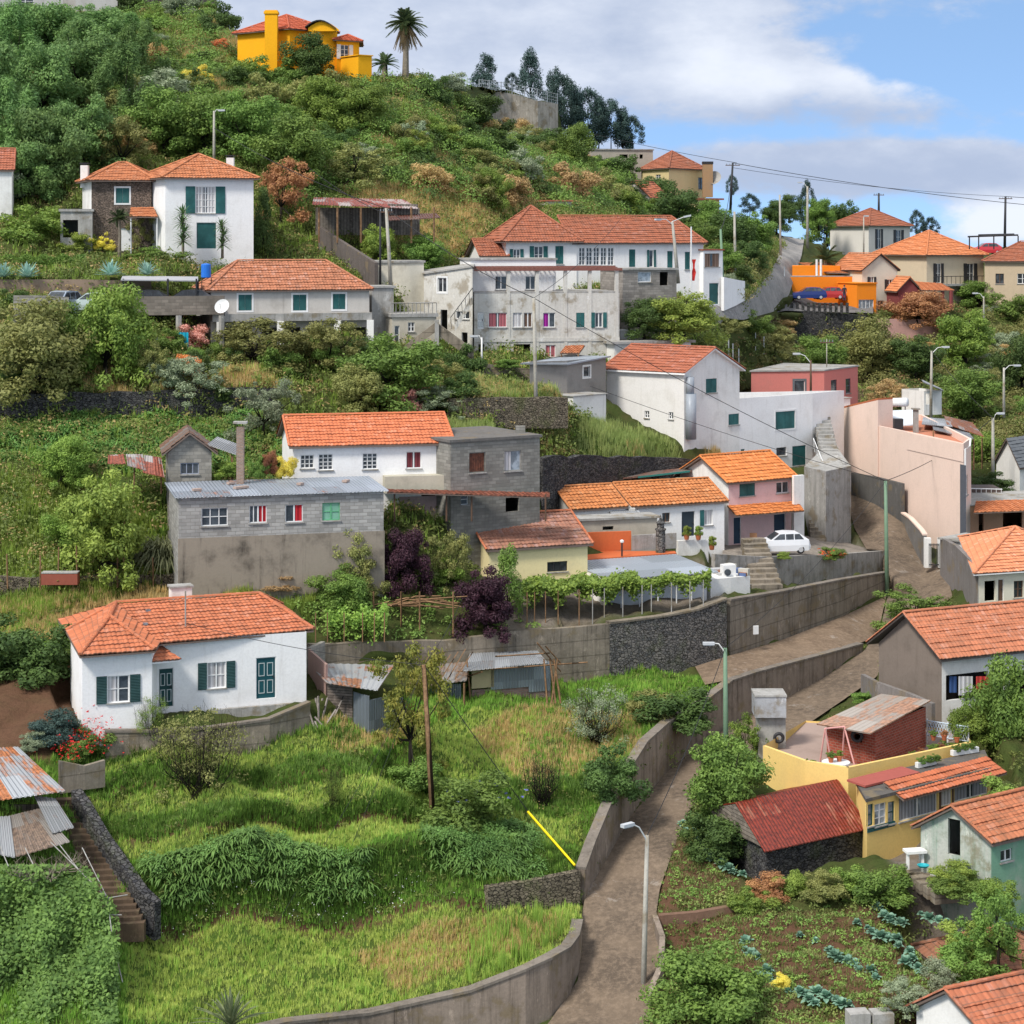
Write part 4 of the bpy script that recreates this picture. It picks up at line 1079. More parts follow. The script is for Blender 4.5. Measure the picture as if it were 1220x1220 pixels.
def big_white_house():
 G1, G2, G3 = XY(815, 149.2), XY(881, 153), XY(968, 158)
 Lc = XY(722.5, 153.5); dl = Lc - G1
 foot = [G1, G2, G2 + dl, Lc]
 zt = zat(444, 149.2)
 h = Bld('house', 'large white house with brown gable roof and thin grey pipe, green shutters', 'house', foot, -14.4, zt, M_white2, skirt=6, mats={3: plaster('white_long_wall', (.72, .7, .67), (.4, .37, .3), .35, .4)})
 h.win(0, 841, 451, 854, 468, 'shut', free=True)
 h.win(0, 868, 493, 880.5, 514.7, 'shut');
 for x, y in ((736, 488.5), (768, 489.5), (796.7, 491)): h.win(3, x, y, x + 5.5, y + 8.5, cols=2, rows=2)
 o = h.finish()
 h.roof('gable', 1.75, .3, tiles('brown_orange_tiles', (.42, .14, .08), (.12, .06, .04), .35, .3), 'y', wave=.26, soffit=M_white)
 p = XY(822, 149.5); mb = MB()
 mb.tube([(p.x, p.y - .25, zat(449, 149.4)), (p.x, p.y - .25, zat(470, 149.4))], .3, .3, 10); mb.tube([(p.x + .05, p.y - .3, zat(469, 149.4)), (p.x + .05, p.y - .3, zat(523, 149.4))], .4, .4, 10)
 build(mb, 'flue', paint('grey_pipe', (.3, .33, .37), .4), o, smooth=True)
 v = Vector((-.5, .86, 0)) * 6
 foot = [G2 + (G2 - G3).normalized() * -.0, G3, G3 + Vector((3.2, 4.4, 0)), G2 + v]
 h = Bld('house', 'flat roofed white annex with three closed green shutters beside the stepped alley', 'house', foot, -18.6, [zat(474.8, 153), zat(468.5, 158), zat(468, 160), zat(474.8, 153)], M_white)
 h.win(0, 924, 490, 947, 511, 'shut', surround=M_frame); h.win(0, 944, 531, 960, 554.6, 'shut'); h.win(0, 925, 533, 937, 543, cols=1, rows=1, frame=M_conc)
 h.win(0, 882.5, 535, 887, 547, 'shut'); h.finish(); h.parapet_roof(.4)
big_white_house()
def stair_tower():
 t = thing('stair_tower', 'rough grey concrete stair block at the corner of the steep alley', 'stairs', P(990, 652, 147))
 cc = concrete('rough_concrete', (.36, .35, .33), (.1, .1, .095), .8)
 a, b, c = XY(958, 149.5), XY(984, 147), XY(1014, 150); d = XY(990, 156)
 mb = MB(); zt = zat(556, 149.5); zb = zat(660, 147)
 pts = [a, b, c, d]; top = [zt, zt - .05, zt, zt + 1.3]
 for i in range(4):
  j = (i + 1) % 4; mb.face([cloned(pts[i], zb - 1), cloned(pts[j], zb - 1), cloned(pts[j], top[j]), cloned(pts[i], top[i])])
 mb.face([cloned(pts[i], top[i]) for i in range(4)]); build(mb, 'wall', cc, t)
 mb = MB()
 for k in range(13):
  q = XY(981 - k * .9, 151 + k * .75); mb.box(cloned(q, zt + k * .21 - .3), (1.3, .1, 0), (0, .8, 0), UP * (.3 + .21))
 build(mb, 'steps', M_conc, t)
 mb = MB(); p = XY(1004, 150.2); q = XY(978, 161); mb.face([cloned(p, zt), cloned(q, zt), cloned(q, zat(507, 161)), cloned(p, zat(552, 150.2))]);
 w = Vector((.35, .05, 0)); mb.face([cloned(p + w, zt), cloned(q + w, zt), cloned(q + w, zat(507, 161)), cloned(p + w, zat(552, 150.2))]); mb.face([cloned(p, zat(552, 150.2)), cloned(p + w, zat(552, 150.2)), cloned(q + w, zat(507, 161)), cloned(q, zat(507, 161))]); mb.face([cloned(p, zt - 1), cloned(p + w, zt - 1), cloned(p + w, zat(552, 150.2)), cloned(p, zat(552, 150.2))])
 build(mb, 'parapet', cc, t)
 mb = MB(); p = P(969, 522, 153); q = P(983, 556, 150.5);
 for k in range(9): r = p.lerp(q, k / 8); mb.tube([r, r - UP * .8], .02, .02, 4)
 mb.tube([p, q], .03, .03, 5); build(mb, 'handrail', M_frame, t)
 t = thing('garden_steps', 'worn concrete steps climbing beside the stair block to the pink house', 'steps', P(965, 655, 145))
 mb = MB()
 for k in range(9):
  q = XY(967 - k * .4, 145.5 + k * .45); mb.box(cloned(q, zat(656, 145.5) + k * .22 - .6), (1.1, .2, 0), (0, .6, 0), UP * .82)
 build(mb, 'steps', c_old, t)
 q = thing('steps', 'broad old concrete steps between the rubbish pile and the parking wall', 'steps', P(905, 700, 128))
 mb = MB()
 for k in range(10):
  z = zat(702, 127.4) + k * .2; c = XY(896 - k * 1.1, 127.6 + k * .8); mb.box(cloned(c, z - .6), (2.0 - k * .05, .35, 0), (-.1, .85, 0), UP * .8)
 build(mb, 'steps', c_old, q)
stair_tower()
def beige_building():
 be = plaster('salmon_beige', (.76, .59, .5), (.48, .38, .31), .3, .4)
 f = [XY(992, 166), XY(1045, 158.5), XY(1148, 145), XY(1157, 148.5), XY(1100, 168), XY(1020, 176)]
 zr = zat(507, 158.5)
 h = Bld('house', 'tall windowless salmon beige house with terracotta roof terrace above the steep alley', 'house', f, -22.4, zr, be)
 h.win(2, 1150, 566, 1153, 590, cols=1, rows=3)
 o = h.finish(); h.parapet_roof(.5, .2, plaster('terrace_red', (.5, .2, .12), (.3, .15, .1), .4, 0))
 a, b = XY(992, 165.7), XY(1046, 158.1); v = Vector((.9, .6, 0)).normalized() * 1.6
 t0, t1 = zat(489, 166), zat(476.5, 158.2)
 mb = MB(); q = [a, b, b + v, a + v]; tt = [t0, t1, t1, t0]
 for i in range(4):
  j = (i + 1) % 4; mb.face([cloned(q[i], -23), cloned(q[j], -23), cloned(q[j], tt[j]), cloned(q[i], tt[i])])
 build(mb, 'stair_wall', be, o); mb = MB(); slab(mb, [cloned(q[i], tt[i] + .15) for i in range(4)], .14); build(mb, 'stair_roof', M_terra, o)
 A, e, n, Ln = h.edge(1); u0 = h.hit(1, 1081, 530)[0]
 mb = MB(); mb.box(cloned(A + e * u0 + n * .05, zr - 1.35), e * (Ln - u0), -n * .048, UP * 1.3); build(mb, 'wall_band', be, o)
 mb = MB(); mb.box(cloned(XY(1145, 145) + n * .08, -21.5), e * .75, -n * .07, UP * 5); build(mb, 'downpipe_cover', paint('slate_strip', (.09, .1, .12)), o)
 mb = MB(); s0 = P(1150, 535, 145); mb.tube([s0 + UP * .7 + Vector((.5, .5, 0)), s0 + Vector((.3, -.1, .2)), s0, s0 - UP * 4.5], .07); build(mb, 'downpipe', M_frame, o)
 t = thing('water_heater', 'white solar water heater tank with panel on the salmon house roof', 'water heater', P(1070, 503, 162))
 mb = MB(); c1, c2 = P(1054, 480, 163), P(1081, 479, 162); mb.tube([c1, c2], .36, .36, 12); build(mb, 'tank', M_frame, t, smooth=True)
 mb = MB(); slab(mb, [P(1062, 507, 159.6), P(1093, 505, 159), P(1090, 488, 161.5), P(1061, 489, 162)], .1); build(mb, 'panel', paint('solar_back', (.6, .65, .7), .3), t)
 mb = MB()
 for x in (1057, 1078): mb.box(P(x, 483, 162.6), (.08, 0, 0), (0, .08, 0), (0, 0, -1.7))
 build(mb, 'stand', M_conc, t)
 t = thing('chimney_stack', 'thin grey block chimney on the salmon house roof terrace', 'chimney', P(1091, 516, 158)); part_box(t, 'shaft', M_conc, P(1091, 520, 158), .38, .38, 2.1); part_box(t, 'cowl', M_conc, P(1091, 488, 158), .6, .6, .12)
 t = thing('dark_crate', 'small dark water tank on the salmon house roof terrace', 'tank', P(1070, 511, 157)); part_box(t, 'body', M_dark, P(1070, 511, 157), .7, .6, .8)
 t = thing('lean_to', 'jumbled patchwork of old tin and tile roofs behind the salmon house', 'shelter', P(1140, 525, 158))
 for k, (q, m) in enumerate([([(1098, 505, 160), (1135, 508, 157), (1128, 499, 165), (1100, 497, 166)], tin('white_sheet2', (.55, .57, .6), (.4, .2, .12), .2)),
    ([(1112, 513, 157), (1160, 524, 152), (1150, 511, 160), (1110, 502, 163)], tin('grey_sheet3', (.4, .42, .45), (.35, .15, .08), .3)),
    ([(1128, 508, 159), (1172, 523, 154), (1158, 506, 164), (1125, 498, 168)], tin('rust_sheet', (.45, .4, .38), (.45, .16, .07), .6))]):
  sheet_roof(t, [P(*z) + UP * .1 * k for z in q], m, .06, 'roof', wave=.015)
 for x, y in ((1112, 512), (1160, 523), (1140, 517), (1170, 522)): post(t, 'post', M_timber, x, 154, y, y + 32, .06)
beige_building()
def alley_walls():
 wall_strip('alley_wall', 'dark grey ribbed wall along the right side of the steep alley', 'wall', [(1009, 592, 562, 162), (1045, 604, 568, 157.2), (1076, 622, 576, 153)], concrete('dark_ribbed', (.13, .125, .12), (.05, .05, .05), .6), .25)
 wall_strip('alley_wall', 'low grey wall with pink coping stepping down the alley below the salmon house', 'wall', [(1076, 624, 612, 152.8), (1085, 642, 618, 150), (1098, 660, 632, 146.5), (1102, 668, 638, 145)], concrete('alley_grey', (.2, .19, .18), (.08, .08, .08), .7), .25, plaster('salmon_beige', None), below=1.5)
 t = thing('gate', 'dark iron gate in the white gateway at the foot of the alley wall', 'gate', P(1111, 672, 143))
 for x in (1105, 1121): part_box(t, 'pillar', M_white2, P(x, 676, 143), .45, .4, 2.1)
 mb = MB()
 for k in range(8): q = P(1107 + k * 1.7, 676, 142.8); mb.tube([q, q + UP * 1.7], .025, .025, 4)
 q = P(1107, 676, 142.8); mb.tube([q + UP * 1.6, q + UP * 1.6 + Vector((.72, 0, 0))], .03); mb.tube([q + UP * .2, q + UP * .2 + Vector((.72, 0, 0))], .03); build(mb, 'bars', M_dark, t)
alley_walls()
def right_hip_house():
 foot = [XY(1166, 126), XY(1262, 128), XY(1262, 136), XY(1149, 140)]
 h = Bld('house', 'cream house with orange hip roof and arched porch at the right edge', 'house', foot, -23.1, zat(682, 126), plaster('cream', (.68, .64, .52), (.4, .37, .3), .3, .3), mats={3: M_conc})
 h.win(0, 1173, 692, 1186, 716, 'dark', free=False); h.win(0, 1208, 692, 1219, 712, cols=2, rows=2, frame=M_brownf); h.win(0, 1189, 690, 1196, 716, 'door', color=M_brownf, cols=1)
 o = h.finish(); h.roof('hip', 1.9, .4, tiles('salmon_tiles', (.68, .26, .13), (.25, .12, .07), .2, .3), soffit=M_frame)
 mb = MB()
 for k in range(9):
  t = math.pi * k / 8; c = h.edge(0)[0] + h.edge(0)[1] * h.hit(0, 1181, 700)[0]
 q = rect((1103, 137), (1160, 133.5), .3)
 wall_strip('garden_wall', 'dark grey sloping garden wall left of the cream hip roofed house', 'wall', [(1122, 690, 640, 141.5), (1140, 700, 650, 136.5), (1166, 716, 676, 127)], concrete('garden_wall_grey', (.22, .2, .19), (.08, .075, .07), .7), .3)
 h = Bld('outbuilding', 'small white flat roofed shed beside the gate by the alley', 'shed', rect((1122, 141), (1152, 139.5), 3), zat(668, 140), zat(645, 140), M_white2); h.finish(); h.flat(.12, .2)
right_hip_house()
def right_grey_house():
 foot = [XY(1047, 116), XY(1122, 112), XY(1262, 115.3), XY(1180, 122)]
 a, b = XY(1047, 116), XY(1122, 112); v = XY(1262, 115.4) - b
 foot = [a, b, b + v, a + v]
 zt = zat(783, 112)
 h = Bld('house', 'barn like house with blank grey gable and long orange roof at the right', 'house', foot, -27.0, zt, plaster('dark_taupe', (.2, .165, .14), (.1, .085, .07), .6, .6), mats={1: M_white2})
 h.win(1, 1127, 802, 1177, 832, 'dark'); h.win(1, 1184.6, 798, 1197, 834, cols=2, rows=1, curtain=cloth('blue_curtain', (.3, .42, .6)), cside='lr'); h.win(1, 1203, 800, 1240, 830, 'dark')
 o = h.finish(); h.roof('gable', 2.15, .45, tiles('salmon_orange_tiles', (.52, .19, .1), (.18, .1, .07), .4, .45), 'y', wave=.25, course=.4, soffit=paint('dark_verge', (.07, .06, .055)))
 for k, (x, col) in enumerate(((1131, (.05, .1, .25)), (1142, (.6, .6, .62)), (1150, (.5, .5, .5)), (1163, (.5, .06, .05)), (1171, (.45, .04, .04)))):
  t = thing('laundry', ['dark blue garment', 'white sheet', 'striped grey cloth', 'red towel', 'crimson shirt'][k] + ' hanging in the open bay of the barn like house', 'laundry', P(x, 822, 112.3), 'laundry in the open bay')
  mb = MB(); q = P(x, 806, 112.35); mb.box(q - UP * (.9 + .15 * (k % 2)), (.42, .02, 0), (0, .03, 0), (0, 0, .9 + .15 * (k % 2))); build(mb, 'cloth', cloth('cloth_%d' % k, col), t)
 wall_strip('garden_wall', 'short dark wall in front of the blank gable of the barn like house', 'wall', [(1028, 812, 803, 117.5), (1045, 822, 812, 114.5), (1085, 838, 826, 112), (1112, 850, 838, 110.2)], concrete('garden_wall_grey', None), .25)
right_grey_house()
def red_shack():
 c0, c1, c2 = XY(985, 105.5), XY(1043, 103.2), XY(1103, 107.5)
 foot = [c0, c1, c2, c0 + c2 - c1]
 zb = zat(905, 103.2)
 h = Bld('shack', 'brick red shack with patchy flat sloping roof on the yellow walled terrace', 'shack', foot, zb, [zat(866, 105.5), zat(868, 103.2), zat(842, 107.5), zat(840, 109.5)], blocks('red_bricks', (.34, .08, .05), (.3, .2, .16), .3, .14, .3), skirt=.5)
 h.win(0, 1016, 871, 1027, 884, 'dark', free=True)
 h.finish()
 a, b, c, d = P(973, 862, 105.3), P(1037, 873.5, 101.6), P(1109, 834, 107.6), P(1049.5, 826.5, 112)
 sheet_roof(h.o, (a, b, c, d), tin('patchy_roof', (.5, .44, .38), (.5, .27, .17), .5, .4, 1.2), .07)
 t = thing('tyre', 'old tyre hung as a planter on the wall of the red shack', 'tyre', P(1021, 878, 103.9))
 mb = MB(); mb.v = []; c = P(1021, 877, 103.6); n0 = 18; m0 = 8
 def torus(c, R0, r0, ax, ay, az, n0=18, m0=8):
  mb = MB()
  for i in range(n0):
   for j in range(m0):
    A = 2 * math.pi * i / n0; B = 2 * math.pi * j / m0
    mb.v.append(tuple(Vector(c) + (ax * math.cos(A) + ay * math.sin(A)) * (R0 + r0 * math.cos(B)) + az * r0 * math.sin(B)))
  for i in range(n0):
   for j in range(m0): mb.f.append((i * m0 + j, ((i + 1) % n0) * m0 + j, ((i + 1) % n0) * m0 + (j + 1) % m0, i * m0 + (j + 1) % m0))
  return mb
 build(torus(c, .25, .09, Vector((1, -.3, 0)).normalized(), UP, Vector((.3, 1, 0)).normalized()), 'tread', M_dark, t, smooth=True)
 globals()['torus'] = torus
red_shack()
def terrace_building():
 yl = plaster('ochre_yellow', (.78, .56, .2), (.5, .38, .2), .25, .25)
 fr = [XY(909, 104.5), XY(959, 101.5), XY(1010.6, 100.2), XY(1157, 105.2), XY(1150, 111), XY(960, 113)]
 zt = zat(912, 100.6); zf = zt - .85
 h = Bld('terrace', 'roof terrace with long ochre yellow parapet above the rusty shed', 'terrace', fr, -29.5, [zt] * 4 + [zf + .1, zf + .1], yl)
 h.finish()
 mb = MB(); mb.face([cloned(p, zf) for p in fr]); build(mb, 'floor', plaster('terrace_paving', (.36, .27, .23), (.2, .15, .12), .5, 0), h.o)
 mb = MB()
 for i in range(3):
  a, e, n, Ln = h.edge(i); mb.face([cloned(a - n * .18, zf), cloned(a + e * Ln - n * .18, zf), cloned(a + e * Ln - n * .18, zt), cloned(a - n * .18, zt)]); mb.face([cloned(a, zt), cloned(a + e * Ln, zt), cloned(a + e * Ln - n * .18, zt), cloned(a - n * .18, zt)])
 build(mb, 'parapet', yl, h.o)
 f = [XY(1033, 96), XY(1180, 101.6), XY(1172, 104.9), XY(1020, 99.4)]
 zt2 = zat(948, 97)
 h = Bld('house_wing', 'glazed ochre wing with thin red tile eaves under the yellow parapet', 'house', f, -29.4, zt2, yl)
 bf = M_brownf
 h.win(0, 1071, 940, 1117, 973.5, cols=2, rows=1, curtain=cloth('grey_net', (.32, .33, .36)), cside='lr', pane=M_glass2); h.win(0, 1121, 933.5, 1134, 960, cols=1, rows=1, curtain=M_curt, cside='a', surround=bf)
 h.win(0, 1137, 921, 1177, 951, cols=2, rows=1, curtain=cloth('grey_net', None), cside='lr'); h.win(0, 1042, 957, 1056, 983, cols=2, rows=3, pane=M_glass2)
 h.win(0, 1058, 955, 1066, 981, cols=1, rows=2, frame=M_green, pane=M_glass2); h.win(0, 1034, 958, 1040.5, 984, cols=1, rows=2, frame=M_green, pane=M_glass2)
 o = h.finish()
 A, e, n, Ln = h.edge(0);
 u1 = h.hit(0, 1066, 950)[0]
 mb = MB(); mb.box(cloned(A + n * .03, zt2 - 1.5), e * u1, -n * .025, UP * .25); build(mb, 'green_trim', M_green, o)
 h.flat(.16, .1, concrete('dark_flat', (.12, .11, .1), (.05, .05, .05), .6))
 a = A + e * u1 + n * .55; b = A + e * (Ln + .6) + n * .55;
 tile_awning(o, 'eave_tiles', cloned(a, zt2 - .15), cloned(b, zt2 - .12), cloned(b - n * 1.3, zt2 + .45), cloned(a - n * 1.3, zt2 + .42), tiles('red_eave_tiles', (.5, .15, .07), (.14, .06, .04), .3, .35))
 a = A + e * 1.2 - n * 1.2; b = A + e * 5.2 - n * 1.2
 mb = MB(); slab(mb, [cloned(a, zt2 + .3), cloned(b, zt2 + .3), cloned(b - n * 1.2, zt2 + .34), cloned(a - n * 1.2, zt2 + .34)], .1); build(mb, 'red_roof_patch', paint('red_felt', (.35, .09, .07), .9), o)
terrace_building()
def rust_shed():
 c1, c2 = XY(913, 94), XY(1034, 97.6); c0 = XY(872, 97.4)
 foot = [c0, c1, c2, c0 + c2 - c1]
 zt = zat(1013, 94) + .1
 h = Bld('stone_shed', 'dark stone shed with a deep red rusted metal roof', 'shed', foot, -30.4, zt, s_dark)
 o = h.finish()
 a, b = P(911, 1014.5, 93.5), P(1037, 986.5, 97.4); c, d = P(998, 928, 100.6), P(876, 956, 96.6)
 rd = tin('deep_rust', (.4, .16, .1), (.24, .032, .015), .74, .2, 2.5)
 sheet_roof(o, (a, b, c, d), rd, .05, wave=.008)
 back = XY(878, 99.6) - XY(905, 96); bb = Vector((d.x - 1.0, d.y + 3.2, d.z - 1.1)); cc = Vector((c.x - 1.0, c.y + 3.2, c.z - 1.1))
 sheet_roof(o, (cc, bb, d, c), rd, .05, 'back_roof', wave=.008)
 mb = MB(); mb.face([cloned(c0 + Vector((-.3, 0, 0)), zt - .1), cloned(c1 + Vector((-.1, -.05, 0)), zt), d - UP * .08]); q = cloned(c0 + Vector((-.6, 1.2, 0)), zt - .2); mb.face([cloned(c0 + Vector((-.3, 0, 0)), zt - .1), d - UP * .08, bb - UP * .08]); build(mb, 'plank_gable', wood('grey_planks', (.2, .17, .14), .18), o)
rust_shed()
def green_house():
 a, b = XY(1097, 92.3), XY(1181, 90); v = (XY(1262, 92.6) - b)
 foot = [a, b, b + v, a + v]
 zt = zat(1002.5, 90)
 gp = concrete('peeling_green', (.46, .47, .42), (.1, .24, .16), 1.0)
 h = Bld('cottage', 'small cottage with peeling green walls, dark doorway and old orange roof', 'cottage', foot, zat(1043, 90), zt, gp, mats={1: plaster('green_side', (.2, .38, .26), (.45, .45, .42), .8, .4)})
 h.win(0, 1129.6, 976, 1144, 1019, 'dark', free=True)
 h.win(1, 1192, 1012, 1206, 1026, cols=2, rows=1)
 h.finish(); h.roof('gable', 1.3, .28, tiles('old_orange_tiles', (.5, .18, .09), (.13, .08, .05), .5, .5), 'y', wave=.3, course=.42)
green_house()
def corner_roofs():
 a, b = XY(1092, 81), XY(1175, 78.5); v = Vector((3.2, 1.6, 0)) * 1.6
 h = Bld('house', 'white gabled house corner with patched orange tiles at the bottom right corner', 'house', [a, b, b + v, a + v], -33.5, zat(1225, 79), M_white2); h.finish()
 h.roof('gable', 1.3, .3, tiles('patched_tiles', (.5, .17, .09), (.13, .09, .07), .5, .5), 'y', wave=.3, course=.45)
 a, b = XY(1152, 85.5), XY(1262, 86);
 h = Bld('house', 'old tiled roof with brown weathered tiles just behind the bottom right corner house', 'house', rect((1158, 84.8), (1290, 86), 5), -33, zat(1176, 85), M_white2); h.finish()
 h.roof('hip', 1.6, .3, tiles('brown_patched_tiles', (.34, .15, .09), (.1, .07, .05), .6, .5), wave=.3, course=.45)
 mb = MB()
 t = thing('concrete_planter', 'pair of square concrete chimneys at the bottom right edge of the garden', 'planter', P(1030, 1222, 81.5))
 for x in (1022, 1050): part_box(t, 'trough', M_conc, P(x, 1228, 81.5), .85, .7, .8, .15)
corner_roofs()
def tin_sheds_left():
 t = thing('shed', 'rust streaked tin roofed shed at the left edge below the red flowers', 'shed', P(20, 960, 92))
 sheet_roof(t, [P(-40, 958, 90), P(77.5, 941.7, 90.6), P(21, 889.5, 95.5), P(-60, 893, 95)], tin('rust_streak_tin', (.46, .48, .5), (.48, .17, .06), .47, .2, 1.0), .05, wave=.018)
 mb = MB(); mb.box(P(-30, 985, 91.2), Vector((3.6, 0, 0)), (0, .1, 0), (0, 0, 1.0)); build(mb, 'wall', wood('dark_planks', (.09, .07, .055), .2, True), t)
 sheet_roof(t, [P(-40, 1010, 88), P(18, 1021, 87.2), P(12, 972, 90.2), P(-40, 975, 90)], tin('grey_tin2', (.4, .41, .42), (.3, .2, .15), .3), .05, 'lower_roof', wave=.018)
 sheet_roof(t, [P(17, 1020.6, 87.3), P(83, 1002, 87.8), P(47, 963, 90.6), P(10, 972, 90.3)], tin('brown_tin', (.33, .3, .27), (.27, .19, .14), .5), .05, 'lower_roof', wave=.018)
 sheet_roof(t, [P(62, 992, 88.4), P(88, 985, 88.6), P(66, 951, 91), P(41, 948, 91)], tin('grey_tin2', None), .05, 'lower_roof', wave=.018)
tin_sheds_left()
def centre_sheds():
 t = thing('shed', 'tin roofed garden shed with rusty patches right of the low white house', 'shed', P(420, 870, 104))
 sheet_roof(t, [P(389, 813, 101.8), P(450, 822, 101.2), P(470, 792, 107.5), P(367, 790, 108)], tin('patchy_tin', (.5, .51, .52), (.4, .17, .08), .42, .25, .9), .05, wave=.018)
 mb = MB(); a, b = XY(390, 103), XY(420, 102.6); mb.box(cloned(a, -25.6), b - a, Vector((0, .1, 0)), UP * 2.8); build(mb, 'door', wood('grey_pallet', (.17, .14, .12), .14), t)
 mb = MB(); a, b = XY(421, 102.3), XY(478, 104); mb.box(cloned(a, -25.9), XY(440, 101.3) - a, Vector((0, .1, 0)), UP * 2.7); mb.box(cloned(XY(440, 101.3), -26), XY(480, 103) - XY(440, 101.3), Vector((0, .08, 0)), UP * 2.6); build(mb, 'wall', tin('blue_tin_wall', (.26, .3, .34), (.2, .2, .2), .2), t)
 mb = MB(); a = XY(367, 107); mb.box(cloned(a, -25), XY(388, 103.2) - a, Vector((.1, .1, 0)), UP * 3); build(mb, 'side_wall', plaster('pinkish', (.4, .26, .22)), t)
 t = thing('rubble_pile', 'heap of broken boards leaning by the shed door', 'boards', P(385, 865, 101.5))
 rr = random.Random(4); mb = MB()
 for k in range(16):
  p = P(rr.uniform(372, 400), 868, rr.uniform(101.2, 102.2)); q = p + Vector((rr.uniform(-.8, .8), rr.uniform(0, .6), rr.uniform(.3, 1.6))); mb.tube([p, q], .06, .05, 4)
 build(mb, 'boards', wood('board', (.3, .26, .23), 2), t)
 t = thing('shed', 'patchwork corrugated hut with stick frame below the concrete wall', 'shed', P(610, 830, 110))
 ct = tin('grey_corrugated', (.34, .38, .42), (.3, .2, .14), .22, .16)
 mb = MB(); a, b = XY(562, 109.6), XY(656, 111.2); zb = zat(833, 110); zt = zat(795, 110)
 sheet_roof(t, [P(552, 799, 108.8), P(652, 789, 110.4), P(640, 775, 114.4), P(560, 778, 113.5)], tin('pale_patch_tin', (.5, .52, .54), (.35, .25, .2), .3), .05, wave=.015)
 e = (b - a);
 for (u0, u1, z0, z1, m, nm) in ((0, .28, .38, 1.02, paint('yellowed_sheet', (.42, .35, .2), .7), 'wall_panel'), (.24, .72, .3, 1.0, ct, 'wall_panel'), (.72, 1, .12, 1.05, ct, 'wall_panel'), (0, 1, -.1, .33, blocks('mud_bricks', (.3, .2, .17), (.25, .22, .2), .3, .12), 'wall')):
  mb = MB(); dy = Vector((0, -.03 if nm == 'wall_panel' else .03, 0)); mb.box(cloned(a + e * u0 + dy, zb + (zt - zb) * z0), e * (u1 - u0), Vector((0, .025, 0)), UP * (zt - zb) * (z1 - z0)); build(mb, nm, m, t)
 for x, x2 in ((561, 556), (652, 648), (657, 664), (662, 655), (668, 660)):
  mb = MB(); p, q = P(x, 838, 109.4), P(x2, 785, 109.8); mb.tube([p, q], .06, .05, 5); build(mb, 'pole', M_timber, t)
 mb = MB()
 for (x0, y0, x1, y1) in ((545, 800, 700, 789), (640, 766, 668, 800), (575, 800, 540, 812), (590, 782, 655, 778), (650, 770, 668, 790)): mb.tube([P(x0, y0, 109.2), P(x1, y1, 110)], .045, .04, 5)
 build(mb, 'stick', M_timber, t)
centre_sheds()
# ------------------------------------------------------------------ buildings higher up the hill
def simple(name, label, cat, f, ybase, yeave, mat, roofargs=None, wins=(), mats=None, flat=None, skirt=4, pre=None):
 D0 = f[0].y
 h = Bld(name, label, cat, f, zat(ybase, D0), zat(yeave, D0), mat, mats=mats, skirt=skirt)
 for w in wins:
  kw = w[6] if len(w) > 6 else {}
  h.win(w[0], *w[1:5], w[5], **kw)
 h.finish()
 if roofargs: h.roof(*roofargs[0], **roofargs[1])
 if flat is not None: h.flat(**flat)
 return h
TL = tiles('mellow_orange_tiles', (.54, .2, .09), (.16, .08, .05), .3, .4); T_red = tiles('red_orange_tiles', (.37, .125, .068), (.13, .08, .06), .45, .4); T_br = tiles('brown_orange_tiles', None)
WT = M_white
A, B = XY(197, 158), XY(302, 160); e = (B - A).normalized(); v = Vector((-e.y, e.x, 0))
h = simple('house', 'two storey white house with green shutters on the upper left slope', 'house', [A, B, B + v * 7.5, A + v * 7.5 - e * 1.4], 301, 211.5, WT, (('hip', 2.0, .45), dict(mat=TL)),
[(0, 233, 222.4, 256.5, 254, 'open', dict(cols=6, rows=4, curtain=M_curt)), (0, 234, 265, 258, 296, 'door', dict(cols=1))])
chimney(h.o, 274.5, 166, 188, 205, .6)
A, B = XY(109, 160), XY(180, 160.6)
h = simple('house', 'brown stone wing with white framed green shutter left of the white house', 'house', [A, B, B + Vector((0, 6, 0)), A + Vector((-2.0, 6, 0))], 303, 214.5, stone('brown_facing', (.14, .11, .09), (.26, .2, .16), 5, (.08, .07, .06), 0), (('hip', 1.5, .5), dict(mat=TL, inset=3)),
[(0, 138, 224, 154, 242, 'shut', dict(surround=M_frame)), (0, 141, 272, 156, 299, 'door', dict(color=M_frame, cols=1))], mats={3: M_white2})
chimney(h.o, 101, 165, 197, 212, .6)
tile_awning(h.o, 'porch_roof', P(154, 258, 158.6), P(188, 258.5, 158.4), P(183, 247, 160.3), P(156, 247, 160.3), TL)
for x in (156, 187): post(h.o, 'post', M_frame, x, 158.8, 258, 303, .06)
simple('garage', 'old open fronted concrete garage below the stone wing', 'garage', rect((72, 159), (110, 159.3), 4), 292, 252, M_conc, None, [(0, 75, 262, 93, 283, 'dark')], flat=dict(th=.2))
simple('house', 'end of a grey walled house with brown roof cut by the left edge', 'house', rect((-60, 162), (14, 163), 5), 249, 202, M_white2, (('gable', 1.8, .2), dict(mat=T_br)))
A, B = (251, 146), (440, 149.5)
h = simple('house', 'long low grey house with old orange hipped roof and three closed green shutters', 'house', rect(A, B, 7), 425, 346, plaster('dull_white', (.52, .49, .45), (.25, .22, .19), .5, .5), (('hip', 2.1, .25), dict(mat=tiles('patchy_orange', (.5, .2, .11), (.15, .08, .05), .5, .6), inset=2.8)),
[(0, 284, 351, 300, 370, 'shut', dict(surround=M_frame)), (0, 349, 351, 365, 370, 'shut', dict(surround=M_frame)), (0, 396.5, 350, 411.5, 368.5, 'shut', dict(surround=M_frame)), (0, 262, 390, 300, 416, 'dark'), (0, 312, 390, 358, 416, 'dark'), (0, 366, 390, 392, 418, 'dark'), (0, 403, 390, 436, 418, 'dark')])
a, e, n, Ln = h.edge(0)
